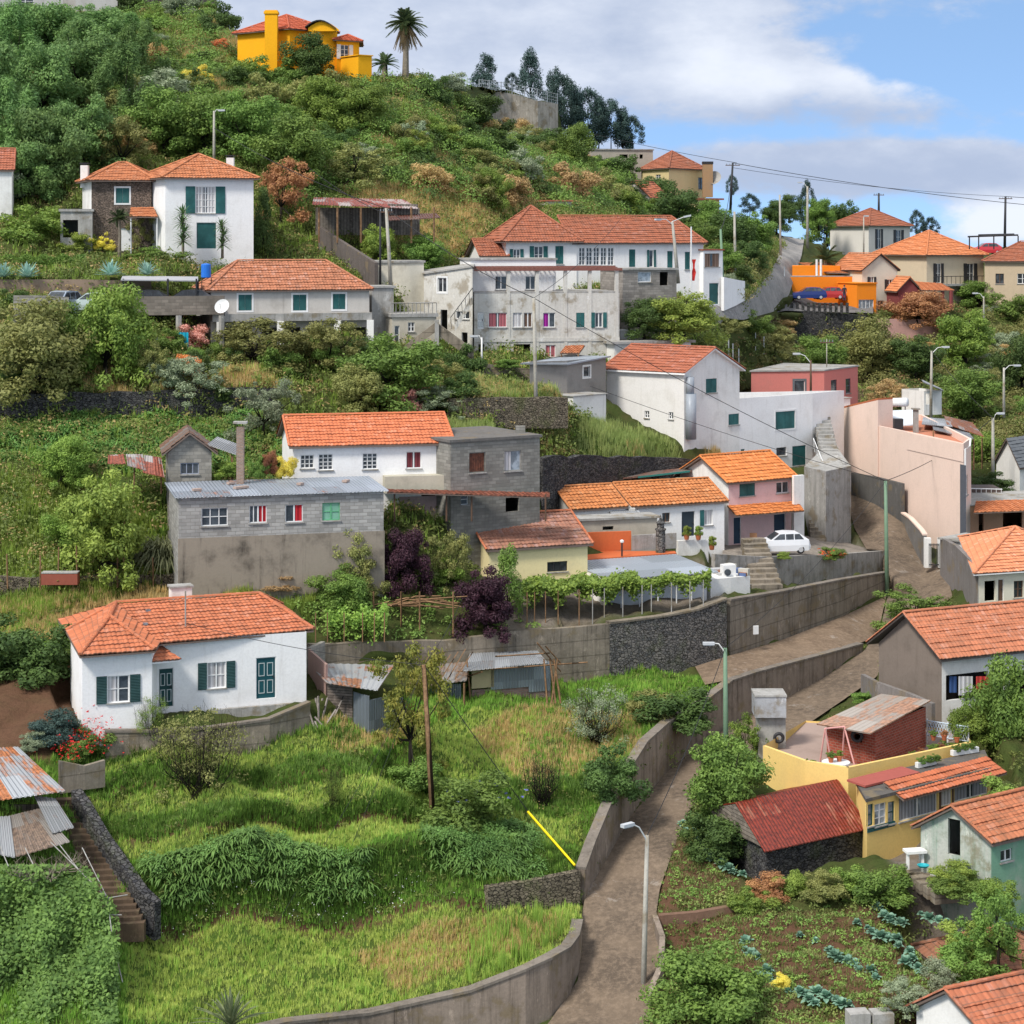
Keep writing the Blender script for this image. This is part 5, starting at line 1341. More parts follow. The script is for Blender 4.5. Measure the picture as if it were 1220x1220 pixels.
mb = MB(); mb.box(cloned(a + n * .9, zat(383, 146)), e * Ln, -n * .9, UP * .55); build(mb, 'ledge', M_conc, h.o)
for x, D in ((258, 145.4), (330, 146.7), (398, 147.9), (437, 148.8)): mb = MB(); p = XY(x, D - .5); mb.box(cloned(p, -10), (.5, 0, 0), (0, .4, 0), UP * (10 + zat(383, 146))); build(mb, 'column', M_white2, h.o)
t = thing('parking_deck', 'raised block walled car deck with thin canopy left of the long low house', 'deck', P(210, 420, 144))
a, b = XY(158, 143), XY(267, 145); v = Vector((-.1, 5.5, 0))
mb = MB(); mb.box(cloned(a, zat(376, 143)), b - a, Vector((0, .25, 0)), UP * 1.35); build(mb, 'parapet', blocks('deck_blocks', (.3, .26, .22), (.2, .18, .15), .5, .22, .7), t)
mb = MB(); mb.box(cloned(a + Vector((0, .25, 0)), zat(376, 143)), b - a, v, UP * .3); build(mb, 'deck_floor', M_conc, t)
mb = MB(); mb.box(cloned(a + v, -11), b - a, Vector((0, .2, 0)), UP * 5); build(mb, 'back_wall', plaster('brown_plaster', None), t)
mb = MB(); slab(mb, [P(144, 333, 143.4), P(236, 334, 145.3), P(236, 329.5, 149.4), P(146, 328.5, 148.6)], .08); build(mb, 'canopy', paint('pale_canopy', (.4, .4, .42)), t)
for x, D in ((147, 143.6), (200, 144.5), (234, 145.2), (236, 149)): post(t, 'post', M_dark, x, D, 332, 352, .07)
for x in (162, 213, 264): post(t, 'pillar', M_conc, x, 143.4, 376, 432, .22)
t = thing('water_tank', 'bright blue plastic water tank on a steel frame beside the long low house', 'tank', P(245.5, 352, 147.5))
mb = MB(); mb.lathe(P(245.5, 331, 147.5), [(.3, 0), (.36, .04), (.36, .95), (.34, 1.0), (.12, 1.06)], 14); build(mb, 'drum', paint('blue_drum', (.02, .16, .6), .4), t)
for dx in (-.35, .35): mb = MB(); p = P(245.5, 331, 147.5); mb.box(p + Vector((dx, 0, -1.3)), (.06, 0, 0), (0, .06, 0), (0, 0, 1.3)); build(mb, 'leg', M_brownf, t)
def dish(label, px, py, D, r=.45, mat=None):
 t = thing('satellite_dish', label, 'satellite dish', P(px, py, D)); c = P(px, py, D)
 ax = Vector((-.25, -.85, .45)).normalized(); u = ax.cross(UP).normalized(); w = u.cross(ax); mb = MB()
 for k in range(5):
  rr = r * k / 4;
  for j in range(16): th = 2 * math.pi * j / 16; mb.v.append(tuple(c + (u * math.cos(th) + w * math.sin(th)) * rr + ax * (.35 * rr * rr / r)))
 for k in range(4):
  for j in range(16): mb.f.append((k * 16 + j, k * 16 + (j + 1) % 16, (k + 1) * 16 + (j + 1) % 16, (k + 1) * 16 + j))
 build(mb, 'reflector', mat or M_frame, t, smooth=True); mb = MB(); mb.tube([c, c - ax * .25, c - ax * .3 - UP * .5], .03); mb.tube([c - w * r * .9, c + ax * r], .015); build(mb, 'arm', M_dark, t)
dish('white satellite dish on the corner of the block walled car deck', 265.5, 366, 142.6, .55)
t = thing('barn', 'open sided barn with rusty red and white corrugated roof on the upper slope', 'barn', P(440, 290, 166))
sheet_roof(t, [P(372, 243, 163), P(498, 248, 166), P(480, 237.5, 171), P(374, 235, 169)], tin('red_white_tin', (.5, .42, .4), (.32, .08, .06), .58, .25, 1.1), .06, wave=.03)
sheet_roof(t, [P(463, 262, 162), P(525, 259, 164), P(520, 254, 168), P(463, 255, 167)], tin('brown_shed_tin', (.25, .15, .12), (.18, .07, .05), .6), .06, wave=.03)
for x in (380, 402, 430, 462, 490, 517): post(t, 'post', M_timber, x, 163.5, 247, 285, .09)
mb = MB(); a = XY(462, 166); mb.box(cloned(a, zat(256, 166)), XY(498, 167) - a, (0, .1, 0), UP * .9); mb.box(cloned(XY(376, 168.5), zat(280, 168)), XY(500, 170) - XY(376, 168.5), (0, .1, 0), UP * 2.3); build(mb, 'wall', wood('grey_barn_boards', (.22, .19, .16), .25, True), t)
wall_strip('ramp_wall', 'long dark wall sloping down beside the flight to the low house', 'wall', [(381, 300, 270, 167), (415, 320, 292, 162), (448, 345, 313, 157)], concrete('dark_ramp', (.14, .12, .11), (.05, .045, .04), .6), .3)
simple('outbuilding', 'low whitewashed outbuilding with stained yellow patch left of the grey apartment house', 'outbuilding', rect((449, 158), (505, 158.5), 5), 356, 313, plaster('stained_white', (.66, .62, .52), (.3, .26, .2), .6, .6), flat=dict(th=.15))
simple('outbuilding', 'small grey concrete outbuilding at the right end of the long low house', 'outbuilding', rect((443, 151.5), (469, 152), 3), 380, 343, M_conc, flat=dict(th=.15))
h = simple('outbuilding', 'stained cream outbuilding carrying a small railed terrace by the outside stairs', 'outbuilding', rect((467, 150), (520, 151), 4), 412, 378, plaster('stained_cream', (.5, .46, .38), (.25, .22, .17), .7, .6), None, [(0, 486, 384, 494, 395, 'plain'), (0, 470, 388, 476, 410, 'plain', dict(cols=1))], flat=dict(th=.25))
mb = MB(); a, e, n, Ln = h.edge(0)
for k in range(12): q = cloned(a + e * Ln * k / 11, h.zt[0] + .25); mb.tube([q, q + UP * .8], .03, .03, 4)
mb.tube([cloned(a, h.zt[0] + 1.05), cloned(a + e * Ln, h.zt[0] + 1.05)], .04); build(mb, 'railing', M_conc, h.o)
def ramp_wall(parent, name, mat, p, q, hgt, th=.3):
 p, q = Vector(p), Vector(q); d = Vector((0, th, 0)); mb = MB()
 for w in (Vector((0, 0, 0)), d): mb.face([p - UP * hgt + w, q - UP * hgt + w, q + w, p + w])
 mb.face([p, q, q + d, p + d]); mb.face([p - UP * hgt, p, p + d, p - UP * hgt + d]); mb.face([q, q - UP * hgt, q - UP * hgt + d, q + d]); return build(mb, name, mat, parent)
t = thing('outdoor_stairs', 'double outside concrete stairs forming an upturned V left of the grey apartment house', 'stairs', P(525, 415, 148))
ramp_wall(t, 'stair_flight', c_old, P(482, 412, 148), P(519, 384, 148), .7, 1.2); ramp_wall(t, 'stair_flight', c_old, P(519, 384, 147.8), P(564, 417, 147.8), .8, 1.2)
mb = MB(); mb.box(P(518, 412, 147.6), (.3, 0, 0), (0, .3, 0), UP * 1.9); build(mb, 'column', M_conc, t)
def apartment():
 gm = concrete('grey_render', (.6, .58, .53), (.3, .27, .23), .5); wm = M_white2
 A, B = XY(565, 155), XY(738, 157.5)
 f = rect((565, 155), (738, 157.5), 7)
 P1 = cloth('pink_curtain', (.5, .16, .18)); V1 = cloth('magenta_curtain', (.35, .03, .3))
 h = Bld('apartment_house', 'large grey three storey house with concrete posts and a long brown pergola on top', 'house', f, zat(431, 155), zat(350, 155), gm, skirt=2)
 h.win(0, 569, 372, 577, 392, 'door', color=M_frame, cols=2)
 for w in ((582, 604, P1, 'lr'), (611, 622, M_curt, 'a'), (624, 634, M_brownf, 'a'), (647, 661.5, V1, 'l')): h.win(0, w[0], 372.5, w[1], 390, cols=2, rows=1, curtain=w[2], cside=w[3])
 h.win(0, 686.5, 372.5, 696.5, 390, 'shut'); h.win(0, 709, 372.5, 718, 390, 'open', cols=2, rows=1)
 h.win(0, 570, 410, 577, 429, 'dark'); h.win(0, 594, 412, 602, 429, 'dark'); h.win(0, 612, 410, 632, 430, 'dark'); h.win(0, 650, 411, 662, 426, cols=2, rows=1, curtain=P1)
 o = h.finish(); h.flat(.12, .0, M_conc)
 a, e, n, Ln = h.edge(0); vv = -n
 g = [cloned(a + e * .2 + vv * 2.4, 0), cloned(a + e * (Ln * .61) + vv * 2.4, 0), cloned(a + e * (Ln * .61) + vv * 6.8, 0), cloned(a + e * .2 + vv * 6.8, 0)]
 t2 = Bld('apartment_storey', 'white set back top storey of the grey apartment house behind its posts', 'house', g, h.zt[0] + .13, h.zt[0] + 2.55, M_white, skirt=.1)
 for x0, x1 in ((590, 604), (626, 638), (659, 676)): t2.win(0, x0, 329, x1, 345, cols=2, rows=1)
 t2.finish(); t2.flat(.15, .1)
 for x in (604, 638, 672, 701, 733): mb = MB(); u = h.hit(0, x, 350)[0]; mb.box(cloned(a + e * u + n * .04, zat(430, 155)), e * .26, -n * .3, UP * (zat(323, 155) - zat(430, 155))); build(mb, 'post', gm, o)
 mb = MB(); mb.box(cloned(a + n * .06, zat(408, 155)), e * Ln, -n * .055, UP * .3); build(mb, 'string_course', gm, o)
 pg = thing('pergola', 'long reddish brown beam pergola on the top of the grey apartment house', 'pergola', P(650, 350, 156))
 for yy, dd in ((323.5, .0), (318.5, 2.0)):
  mb = MB(); z = zat(323, 155) + (.15 if dd else 0); mb.box(cloned(a + n * .15 + vv * dd, z), e * (Ln + .2), vv * .2, UP * .2); build(mb, 'beam', paint('red_brown_wood', (.22, .09, .07), .8), pg)
 for k in range(30): mb = MB(); mb.box(cloned(a + e * (Ln * k / 29.5) - e * .05, zat(323, 155) + .21), e * .09, vv * 2.5, UP * .08); build(mb, 'rafter', paint('red_brown_wood', None), pg)
 f2 = [XY(505, 156.5), XY(563, 153.5), XY(563, 160), XY(505, 161)]
 zt = zat(325, 156); h2 = Bld('apartment_wing', 'beige grey left wing with slanting top and outside stair of the grey apartment house', 'house', f2, zat(420, 154), [zat(327, 156.5), zat(318, 153.5), zat(316, 153.5), zat(325, 156.5)], gm, skirt=2)
 h2.win(0, 521.6, 331, 532, 348, cols=2, rows=1, surround=M_frame); h2.win(0, 543, 371, 559, 380, cols=3, rows=1); h2.win(0, 525, 369, 533, 396, 'dark'); h2.win(0, 550, 396, 557, 409, 'dark')
 h2.finish(); h2.flat(.12, .15)
 ramp_wall(h2.o, 'stair', gm, P(542, 386, 151.5), P(563, 352, 151.5), .6, 1.0)
 mb = MB(); mb.tube([P(537, 378, 151.3), P(563, 343, 151.3)], .03); [mb.tube([P(537 + 26 * k / 6, 378 - 35 * k / 6, 151.3), P(538 + 26 * k / 6, 392 - 35 * k / 6, 151.3)], .02) for k in range(7)]; build(mb, 'stair_rail', M_dark, h2.o)
apartment()
f = rect((603, 167), (687, 168.2), 8.5)
h = simple('house', 'upper white house with high pyramid tiled roof and green shutters behind the grey apartment house', 'house', f, 325, 287.5, WT, (('hip', 3.0, .5), dict(mat=T_red, inset=4.4)),
[(0, 611.5, 297, 619.5, 313, 'open', dict(cols=2, rows=2)), (0, 636.5, 293.5, 647, 313.4, 'open', dict(cols=2, rows=2)), (0, 661.6, 293, 671.3, 314.5, 'shut')])
f = [XY(687, 168.3), XY(838, 173), XY(836, 181), XY(690, 176.5)]
h = simple('house', 'long upper white house wing with low red roof, glazed row and narrow green shutters', 'house', f, 327, 289.5, WT, (('hip', 2.3, .4), dict(mat=T_red, inset=3.5, ins1=-1.5)),
[(0, 690 + 8.6 * k, 295, 697 + 8.6 * k, 316, 'plain', dict(cols=2, rows=4)) for k in range(5)] + [(0, 749.5, 297, 757, 318, 'shut'), (0, 773.5, 298, 778.5, 318, 'open', dict(cols=1, rows=1)), (0, 795, 299, 801.5, 320, 'shut'), (0, 816, 300, 822, 321, 'shut')])
f = rect((575, 166.6), (602, 167), 6)
simple('veranda', 'small glazed veranda under red eaves at the left end of the long upper house', 'veranda', f, 333, 305, WT, (('gable', 1.4, .3), dict(mat=T_red)), [(0, 577, 309, 600, 330, 'plain', dict(cols=1, rows=1, pane=M_glass2))])
f = rect((838, 172.5), (861, 174), 5)
h = simple('annex', 'white flat roofed annex with brown curtained window above a green door', 'annex', f, 363, 298.5, WT, None, [(0, 839.5, 302, 857, 318, 'plain', dict(cols=3, rows=1, curtain=cloth('brown_curtain', (.3, .2, .15)), frame=M_brownf)), (0, 845, 337, 856.5, 362.5, 'door', dict(cols=1))], flat=dict(th=.12, mat=T_red))
wall_strip('yard_wall', 'white yard wall curving right from the green door annex', 'wall', [(861, 362, 330, 173.5), (875, 356, 333, 177), (886, 350, 335, 181)], WT, .25)
simple('outbuilding', 'rough block outbuilding under the long upper house wing', 'outbuilding', rect((742, 161), (806, 163), 4), 356, 322, blocks('block_far', (.34, .31, .28), (.22, .2, .18), .5, .2, .6), None, [(0, 760, 324, 776, 336, 'plain', dict(cols=1, rows=1, pane=M_glass2)), (0, 786, 324, 796, 340, 'dark')], flat=dict(th=.15))
h = simple('shed', 'dark grey plastered shed with pale sheet roof between the apartment and the big white house', 'shed', [XY(631, 146.5), XY(676, 148), XY(722, 152), XY(680, 156)], 472, 431, plaster('dark_grey_render', (.27, .25, .23), (.12, .11, .1), .6, .5), None, [(1, 695, 436.6, 703, 449, 'plain', dict(cols=1, rows=1, surround=M_white2))])
sheet_roof(h.o, [P(620, 432.5, 146), P(676, 433.5, 147.6), P(728, 424, 152), P(680, 423, 156)], tin('pale_blue_tin', None), .1)
simple('outbuilding', 'low whitewashed base block below the dark grey shed', 'outbuilding', rect((683, 145.5), (722, 148), 3), 498, 472.5, M_white2, flat=dict(th=.05))
h = simple('outbuilding', 'long low white flat roofed building behind the brown gable roof', 'outbuilding', rect((732, 156), (823, 158.5), 3.2), 432, 410, M_white2, None, [(0, 752, 415, 767, 424, 'shut'), (0, 797, 416, 806, 424, 'shut')], flat=dict(th=.2, ov=.3))
t = thing('shelter', 'tiny bright orange tiled shelter roof behind the dark grey shed', 'shelter', P(682, 428, 154)); tile_awning(t, 'roof', P(667, 421, 152.5), P(690, 421, 153), P(697, 411.5, 156), P(674, 412, 155.5), TL)
for x in (669, 689): post(t, 'post', M_timber, x, 153, 421, 433, .06)
t = thing('water_trough', 'white square water trough under the yellow green tree', 'trough', P(748, 407, 160)); mb = MB(); a = P(739, 406, 160); mb.box(a, (1.25, 0, 0), (0, 1.2, 0), UP * .8); build(mb, 'basin', M_frame, t); part_box(t, 'rim', M_frame, P(748.5, 394, 160.6), 1.5, 1.4, .1)
h = simple('house', 'salmon red flat roofed house with slate framed windows behind the white annex', 'house', [XY(895, 172), XY(982, 173), XY(1022, 179), XY(935, 182)], 492, 443, plaster('salmon_red', (.6, .2, .17), (.4, .2, .17), .3, .3), None,
[(0, 946, 453, 959, 467, 'plain', dict(cols=1, rows=1, surround=paint('slate_trim', (.12, .14, .15)))), (1, 990, 452.5, 997, 470, 'plain', dict(cols=1, rows=2, frame=paint('slate_trim', None))), (1, 1007.5, 451, 1013.5, 468.5, 'plain', dict(cols=1, rows=2, frame=paint('slate_trim', None)))], flat=dict(th=.12, ov=.1, mat=M_conc))
simple('shelter', 'low white lean-to with glazed top against the salmon red house', 'shelter', rect((978, 170), (1013, 171.5), 3), 495, 476, M_white2, None, [(0, 990, 477, 1004, 485, 'plain')], flat=dict(th=.06))
om = plaster('bar_orange', (.85, .25, .02), (.6, .2, .05), .2, .15)
h = simple('bar', 'bright orange bar building on the black stone terrace', 'bar', rect((938, 231), (1024, 233), 7), 358, 330, om, flat=dict(th=.1, ov=.0, mat=M_conc))
simple('bar_storey', 'orange rooftop storey set back on the orange bar', 'bar', [XY(944, 233.5), XY(1001, 234.5), XY(1001, 239), XY(944, 239)], 331, 318, om, flat=dict(th=.1, ov=.0, mat=om))
t = thing('tiled_roof', 'low orange tiled roof right of the rooftop storey of the orange bar', 'roof', P(1000, 325, 235)); tile_awning(t, 'roof', P(985, 325, 233.5), P(1026, 326, 233), P(1034, 312, 239), P(950, 313, 240), TL)
for x in (973, 978): post(t, 'flue', M_frame, x, 233, 309, 330, .14)
simple('bar_porch', 'orange and glazed porch at the right end of the orange bar', 'bar', rect((1021, 228), (1044, 229), 4), 376, 338, om, None, [(0, 1023, 357, 1041, 374, 'plain', dict(cols=4, rows=1, pane=M_glass2))], flat=dict(th=.1, mat=om))
h = simple('house', 'narrow cream twin gabled house with slate shutters beside the orange bar', 'house', rect((1027, 231), (1069, 233), 6), 378, 322, plaster('cream_far', (.62, .58, .48), (.4, .37, .3), .3, .3), (('gable', 1.9, .25), dict(mat=TL, axis='y', soffit=M_dark)),
[(0, 1036, 330, 1041, 340, 'open', dict(shutter=M_dark)), (0, 1057, 333, 1063, 346, 'open', dict(shutter=M_dark)), (0, 1046, 358, 1053, 373, 'door', dict(color=M_dark, cols=1))])
t = thing('sign', 'small white BAR sign on a post left of the orange bar', 'sign', P(933, 352, 226)); mb = MB(); mb.box(P(928, 346, 226), (.85, 0, 0), (0, .08, 0), UP * .75); build(mb, 'board', M_frame, t)
post(t, 'post', M_frame, 934.5, 226, 318, 370, .07)
def text_obj(parent, txt, loc, size, mat, yaw=0):
 c = bpy.data.curves.new('letters', 'FONT'); c.body = txt; c.size = size; c.extrude = .01; c.align_x = 'CENTER'; c.align_y = 'CENTER'
 o = bpy.data.objects.new('letters', c); COL.objects.link(o); bpy.context.view_layer.update()
 me = bpy.data.meshes.new_from_object(o.evaluated_get(bpy.context.evaluated_depsgraph_get())); bpy.data.objects.remove(o)
 me.materials.append(mat); m = bpy.data.objects.new('lettering', me); COL.objects.link(m); m.parent = parent
 m.location = Vector(loc) - Vector(parent['_o']); m.rotation_euler = (R(90), 0, yaw)
q = P(928, 342.5, 226); text_obj(t, 'BAR', (q.x + .42, q.y - .03, q.z + .03), .42, M_dark)
h = simple('house', 'pale house with red pyramid roof and dark shutters standing on the right crest', 'house', [XY(989, 296), XY(1035, 290), XY(1084, 298), XY(1040, 306)], 309, 269, plaster('pale_far', (.66, .63, .58), (.45, .42, .36), .25, .3), (('hip', 2.6, .5), dict(mat=T_red)),
[(1, 1045, 273, 1049.5, 296, 'open', dict(shutter=M_dark)), (1, 1067.5, 274, 1073.5, 291, 'open', dict(shutter=M_dark))])
T_or = tiles('orange_far', (.62, .22, .09), (.2, .09, .05), .2, .3)
h = simple('house', 'beige house with orange pyramid roof, dark shutters and balcony on the right hill', 'house', [XY(1042, 246), XY(1104, 238), XY(1172, 243), XY(1110, 254)], 352, 303, plaster('beige_far', (.6, .5, .36), (.4, .33, .25), .3, .35), (('hip', 2.9, .5), dict(mat=T_or)),
[(1, 1115, 314, 1121, 337, 'open', dict(shutter=M_dark)), (1, 1152, 314, 1160, 337, 'open', dict(shutter=M_dark))])
mb = MB(); a, e, n, Ln = h.edge(1); mb.box(cloned(a + n * 1.2, zat(341, 238)), e * Ln, -n * 1.2, UP * .25); build(mb, 'balcony', M_conc, h.o)
mb = MB()
for k in range(14): q = cloned(a + e * Ln * k / 13 + n * 1.15, zat(341, 238) + .25); mb.tube([q, q + UP * .9], .03, .03, 4)
mb.tube([cloned(a + n * 1.15, zat(341, 238) + 1.15), cloned(a + e * Ln + n * 1.15, zat(341, 238) + 1.15)], .04); build(mb, 'balcony_rail', M_dark, h.o)
h = simple('house', 'tan house with wide shallow orange roof at the right edge of the hill', 'house', [XY(1173, 238), XY(1262, 234), XY(1265, 242), XY(1176, 246)], 375, 311, plaster('tan_far', (.5, .4, .28), (.33, .27, .2), .3, .35), (('hip', 2.3, .4), dict(mat=T_red)),
[(0, 1186, 326, 1196, 338, 'plain', dict(cols=2, rows=1, frame=M_brownf)), (0, 1212, 326, 1224, 338, 'plain')])
t = thing('rooftop_pergola', 'thin dark frame pergola on the roof of the tan house at right', 'pergola', P(1185, 292, 240))
for x in (1155, 1166, 1184, 1213): post(t, 'post', M_dark, x, 240, 281, 294, .08)
mb = MB(); mb.tube([P(1153, 282, 240), P(1213, 280, 240)], .1); mb.tube([P(1166, 280, 240), P(1208, 279, 243)], .1); build(mb, 'rail', M_dark, t)
h = simple('house', 'small maroon walled house with orange gable roof in front of the beige house', 'house', rect((1070, 229), (1096, 229.5), 6), 367, 347, plaster('maroon_wall', (.22, .06, .06), (.15, .08, .07), .3, .3), (('gable', 1.6, .3), dict(mat=T_or, axis='y')))
t = thing('porch', 'orange tiled porch on brick posts right of the small maroon house', 'porch', P(1115, 364, 228)); tile_awning(t, 'roof', P(1098, 346, 227.5), P(1137, 346, 228.5), P(1122, 338, 233), P(1088, 335, 233), T_or)
for x in (1113, 1123, 1133): post(t, 'post', plaster('maroon_wall', None), x, 228.5, 346, 364, .22)
yb = plaster('pale_yellow', (.66, .53, .28), (.4, .33, .22), .3, .3)
h = simple('house', 'tall pale yellow house with red hip roof and dark chimney on the crest road', 'house', [XY(764, 246), XY(797, 240), XY(841, 247), XY(800, 256)], 250, 202, yb, (('hip', 2.3, .35), dict(mat=T_red)), [(1, 832, 211.5, 838.5, 225, 'plain', dict(frame=M_dark)), (0, 781, 208, 787, 213, 'plain')])
part_box(h.o, 'chimney', plaster('brown_stack', (.35, .22, .12)), P(843, 235, 244), 1.2, 1.0, 4.2); part_box(h.o, 'chimney_cap', M_dark, P(843, 195.5, 244), 1.3, 1.1, .3)
simple('annex', 'pale yellow lower annex with red eaves right of the tall pale yellow house', 'annex', rect((829, 236), (857, 238), 5), 268, 238, yb, None, [(0, 832, 244, 837, 255, 'plain')], flat=dict(th=.2, ov=.4, mat=T_red))
dish('grey satellite dish beside the chimney of the tall pale yellow house', 851, 213, 244, .9, M_conc)
h = simple('ruin', 'roofless looking grey gabled ruin with broken orange tiles', 'ruin', [XY(735, 228), XY(775, 226), XY(798, 232), XY(758, 234)], 252, 236, plaster('ruin_grey', (.42, .39, .36), (.2, .18, .16), .6, .6), (('gable', 1.9, .15), dict(mat=tiles('broken_tiles', (.5, .16, .08), (.07, .05, .04), .8, .5), axis='y')), [(0, 749, 227, 758, 250, 'dark', dict(free=True))])
h = simple('building', 'pale unfinished flat block with small dark openings near the crest', 'building', rect((704, 249), (778, 251), 6), 212, 178.5, plaster('unfinished', (.42, .38, .32), (.24, .21, .17), .5, .6), None, [(0, 738, 184, 748, 188.5, 'dark'), (0, 762, 184, 766, 189, 'dark')], flat=dict(th=.15))
simple('hut', 'small whitewashed hut on the slope above the long upper house', 'hut', rect((650, 196), (681, 197), 3), 250, 240, plaster('grubby_white', (.5, .47, .43), (.3, .25, .2), .6, .5), flat=dict(th=.15, mat=T_br))
ov = plaster('saffron', (.88, .42, .015), (.6, .3, .03), .15, .15)
T_villa = tiles('villa_red', (.5, .12, .06), (.3, .08, .04), .1, .2)
h = simple('villa', 'saffron yellow villa with red hip roof high on the crest', 'villa', [XY(283, 217), XY(345, 212), XY(398, 216), XY(340, 226)], 92, 40, ov, (('hip', 2.1, .5), dict(mat=T_villa)), [])
mb = MB(); mb.cbox(P(323.5, 92, 211.6), 1.3, 1.1, 7.0); build(mb, 'chimney', ov, h.o); part_box(h.o, 'chimney_cap', ov, P(323.5, 17, 211.6), 1.5, 1.3, .25)
h = simple('villa_bay', 'curved topped saffron bay of the villa with a white shuttered window', 'villa', [XY(371, 211.5), XY(402, 213), XY(402, 218), XY(371, 217)], 92, 36, ov, None, [])
mb = MB(); q = [P(367 + 37 * k / 8, 0, 211.6) for k in range(9)]
for k in range(8):
 za, zb_ = [zat(36, 211.5) + .95 * math.sin(math.pi * min(1, max(0, t)) * .9 + .25) for t in (k / 8, (k + 1) / 8)]
 a, b = q[k], q[k + 1]; mb.face([cloned(a, zat(37, 211.5)), cloned(b, zat(37, 211.5)), cloned(b, zb_), cloned(a, za)])
 mb2 = MB()
build(mb, 'gable', ov, h.o)
mb = MB()
for k in range(8):
 za, zb_ = [zat(36, 211.5) + .95 * math.sin(math.pi * t * .9 + .25) for t in (k / 8, (k + 1) / 8)]
 a, b = q[k] - Vector((.3, .3, 0)), q[k + 1] - Vector((.3, .3, 0)); slab(mb, [cloned(a, za + .15), cloned(b, zb_ + .15), cloned(b, zb_ + .15) + Vector((0, 5, 0)), cloned(a, za + .15) + Vector((0, 5, 0))], .12)
build(mb, 'curved_roof', M_dark, h.o)
h = simple('villa_wing', 'right saffron wing of the villa with white shutters and red eaves', 'villa', [XY(401, 212.5), XY(428, 214), XY(428, 219), XY(401, 219)], 84, 47.5, ov, (('hip', .9, .45), dict(mat=T_villa)), [(0, 406, 53.5, 415.5, 70, 'open', dict(cols=2, rows=3, shutter=M_frame))])
simple('villa_terrace', 'low saffron terrace with red tiled wall right of the villa', 'terrace', rect((427, 210), (443, 211), 4), 86, 66, ov, flat=dict(th=.1, mat=ov))
simple('building', 'grey concrete building bits cut by the top left edge of the photograph', 'building', rect((-20, 238), (140, 239), 6), 14, -30, plaster('far_grey_white', (.45, .44, .42), (.25, .24, .22), .5, .5), None, [(0, 75, -2, 90, 8, 'dark', dict(free=True)), (0, 20, -5, 40, 8, 'plain')])
simple('shelter', 'dark open structure right of the grey building at the top left', 'shelter', rect((150, 243), (258, 245), 5), 12, -10, wood('dark_far', (.1, .09, .08), .5, True), flat=dict(th=.2))
h = simple('house', 'small pale grey house with slate roof and wooden shutters at the right edge', 'house', [XY(1187, 168), XY(1215, 164), XY(1262, 168), XY(1235, 174)], 594, 550, M_white2, (('gable', 2.2, .3), dict(mat=paint('slate_roof', (.12, .13, .14)), axis='y', amp=.0, ridge=False)), [(1, 1217, 546, 1226, 556, 'shut', dict(shutter=M_brownf))])
h = simple('house', 'terracotta coloured house with veranda tiles behind the cream hip roofed house', 'house', [XY(1152, 148), XY(1262, 150), XY(1262, 157), XY(1158, 155)], 640, 603, plaster('salmon_dark', (.55, .33, .22), (.4, .25, .18), .3, .2), None, [(0, 1166, 612, 1172, 636, 'dark'), (0, 1195, 610, 1218, 632, 'dark')], flat=dict(th=.1))
tile_awning(h.o, 'veranda_roof', P(1160, 611, 145), P(1240, 608, 146), P(1235, 595, 150), P(1163, 597, 149.5), T_or, .3)
t = thing('roof_terrace', 'dark railed roof terrace behind the veranda tiles at right', 'terrace', P(1175, 595, 156)); mb = MB(); mb.box(P(1157, 597, 155), (2.4, 0, 0), (0, 3, 0), UP * .9); build(mb, 'parapet', paint('dark_brick', (.1, .07, .06)), t)
mb = MB(); mb.tube([P(1157, 582, 155), P(1194, 583, 155)], .04); [mb.tube([P(1157 + 6 * k, 582, 155), P(1157 + 6 * k, 592, 155)], .025) for k in range(7)]; build(mb, 'railing', M_frame, t)
h = simple('shed', 'small collapsed white shed on the scrub slope left of the tall lamp post', 'shed', rect((1101, 178), (1122, 179), 3), 484, 466, M_white2, None, [(0, 1103, 469, 1109, 482, 'dark')], skirt=.8); sheet_roof(h.o, [P(1100, 455, 177), P(1124, 465, 177), P(1120, 462, 182), P(1098, 452, 182)], tin('grey_tin', None), .08)
GCOL = {'scrub': (.055, .075, .02), 'grass': (.06, .11, .018), 'dry': (.2, .15, .06), 'soil': (.12, .065, .04), 'earth': (.09, .06, .04), 'yard': (.2, .17, .14)}
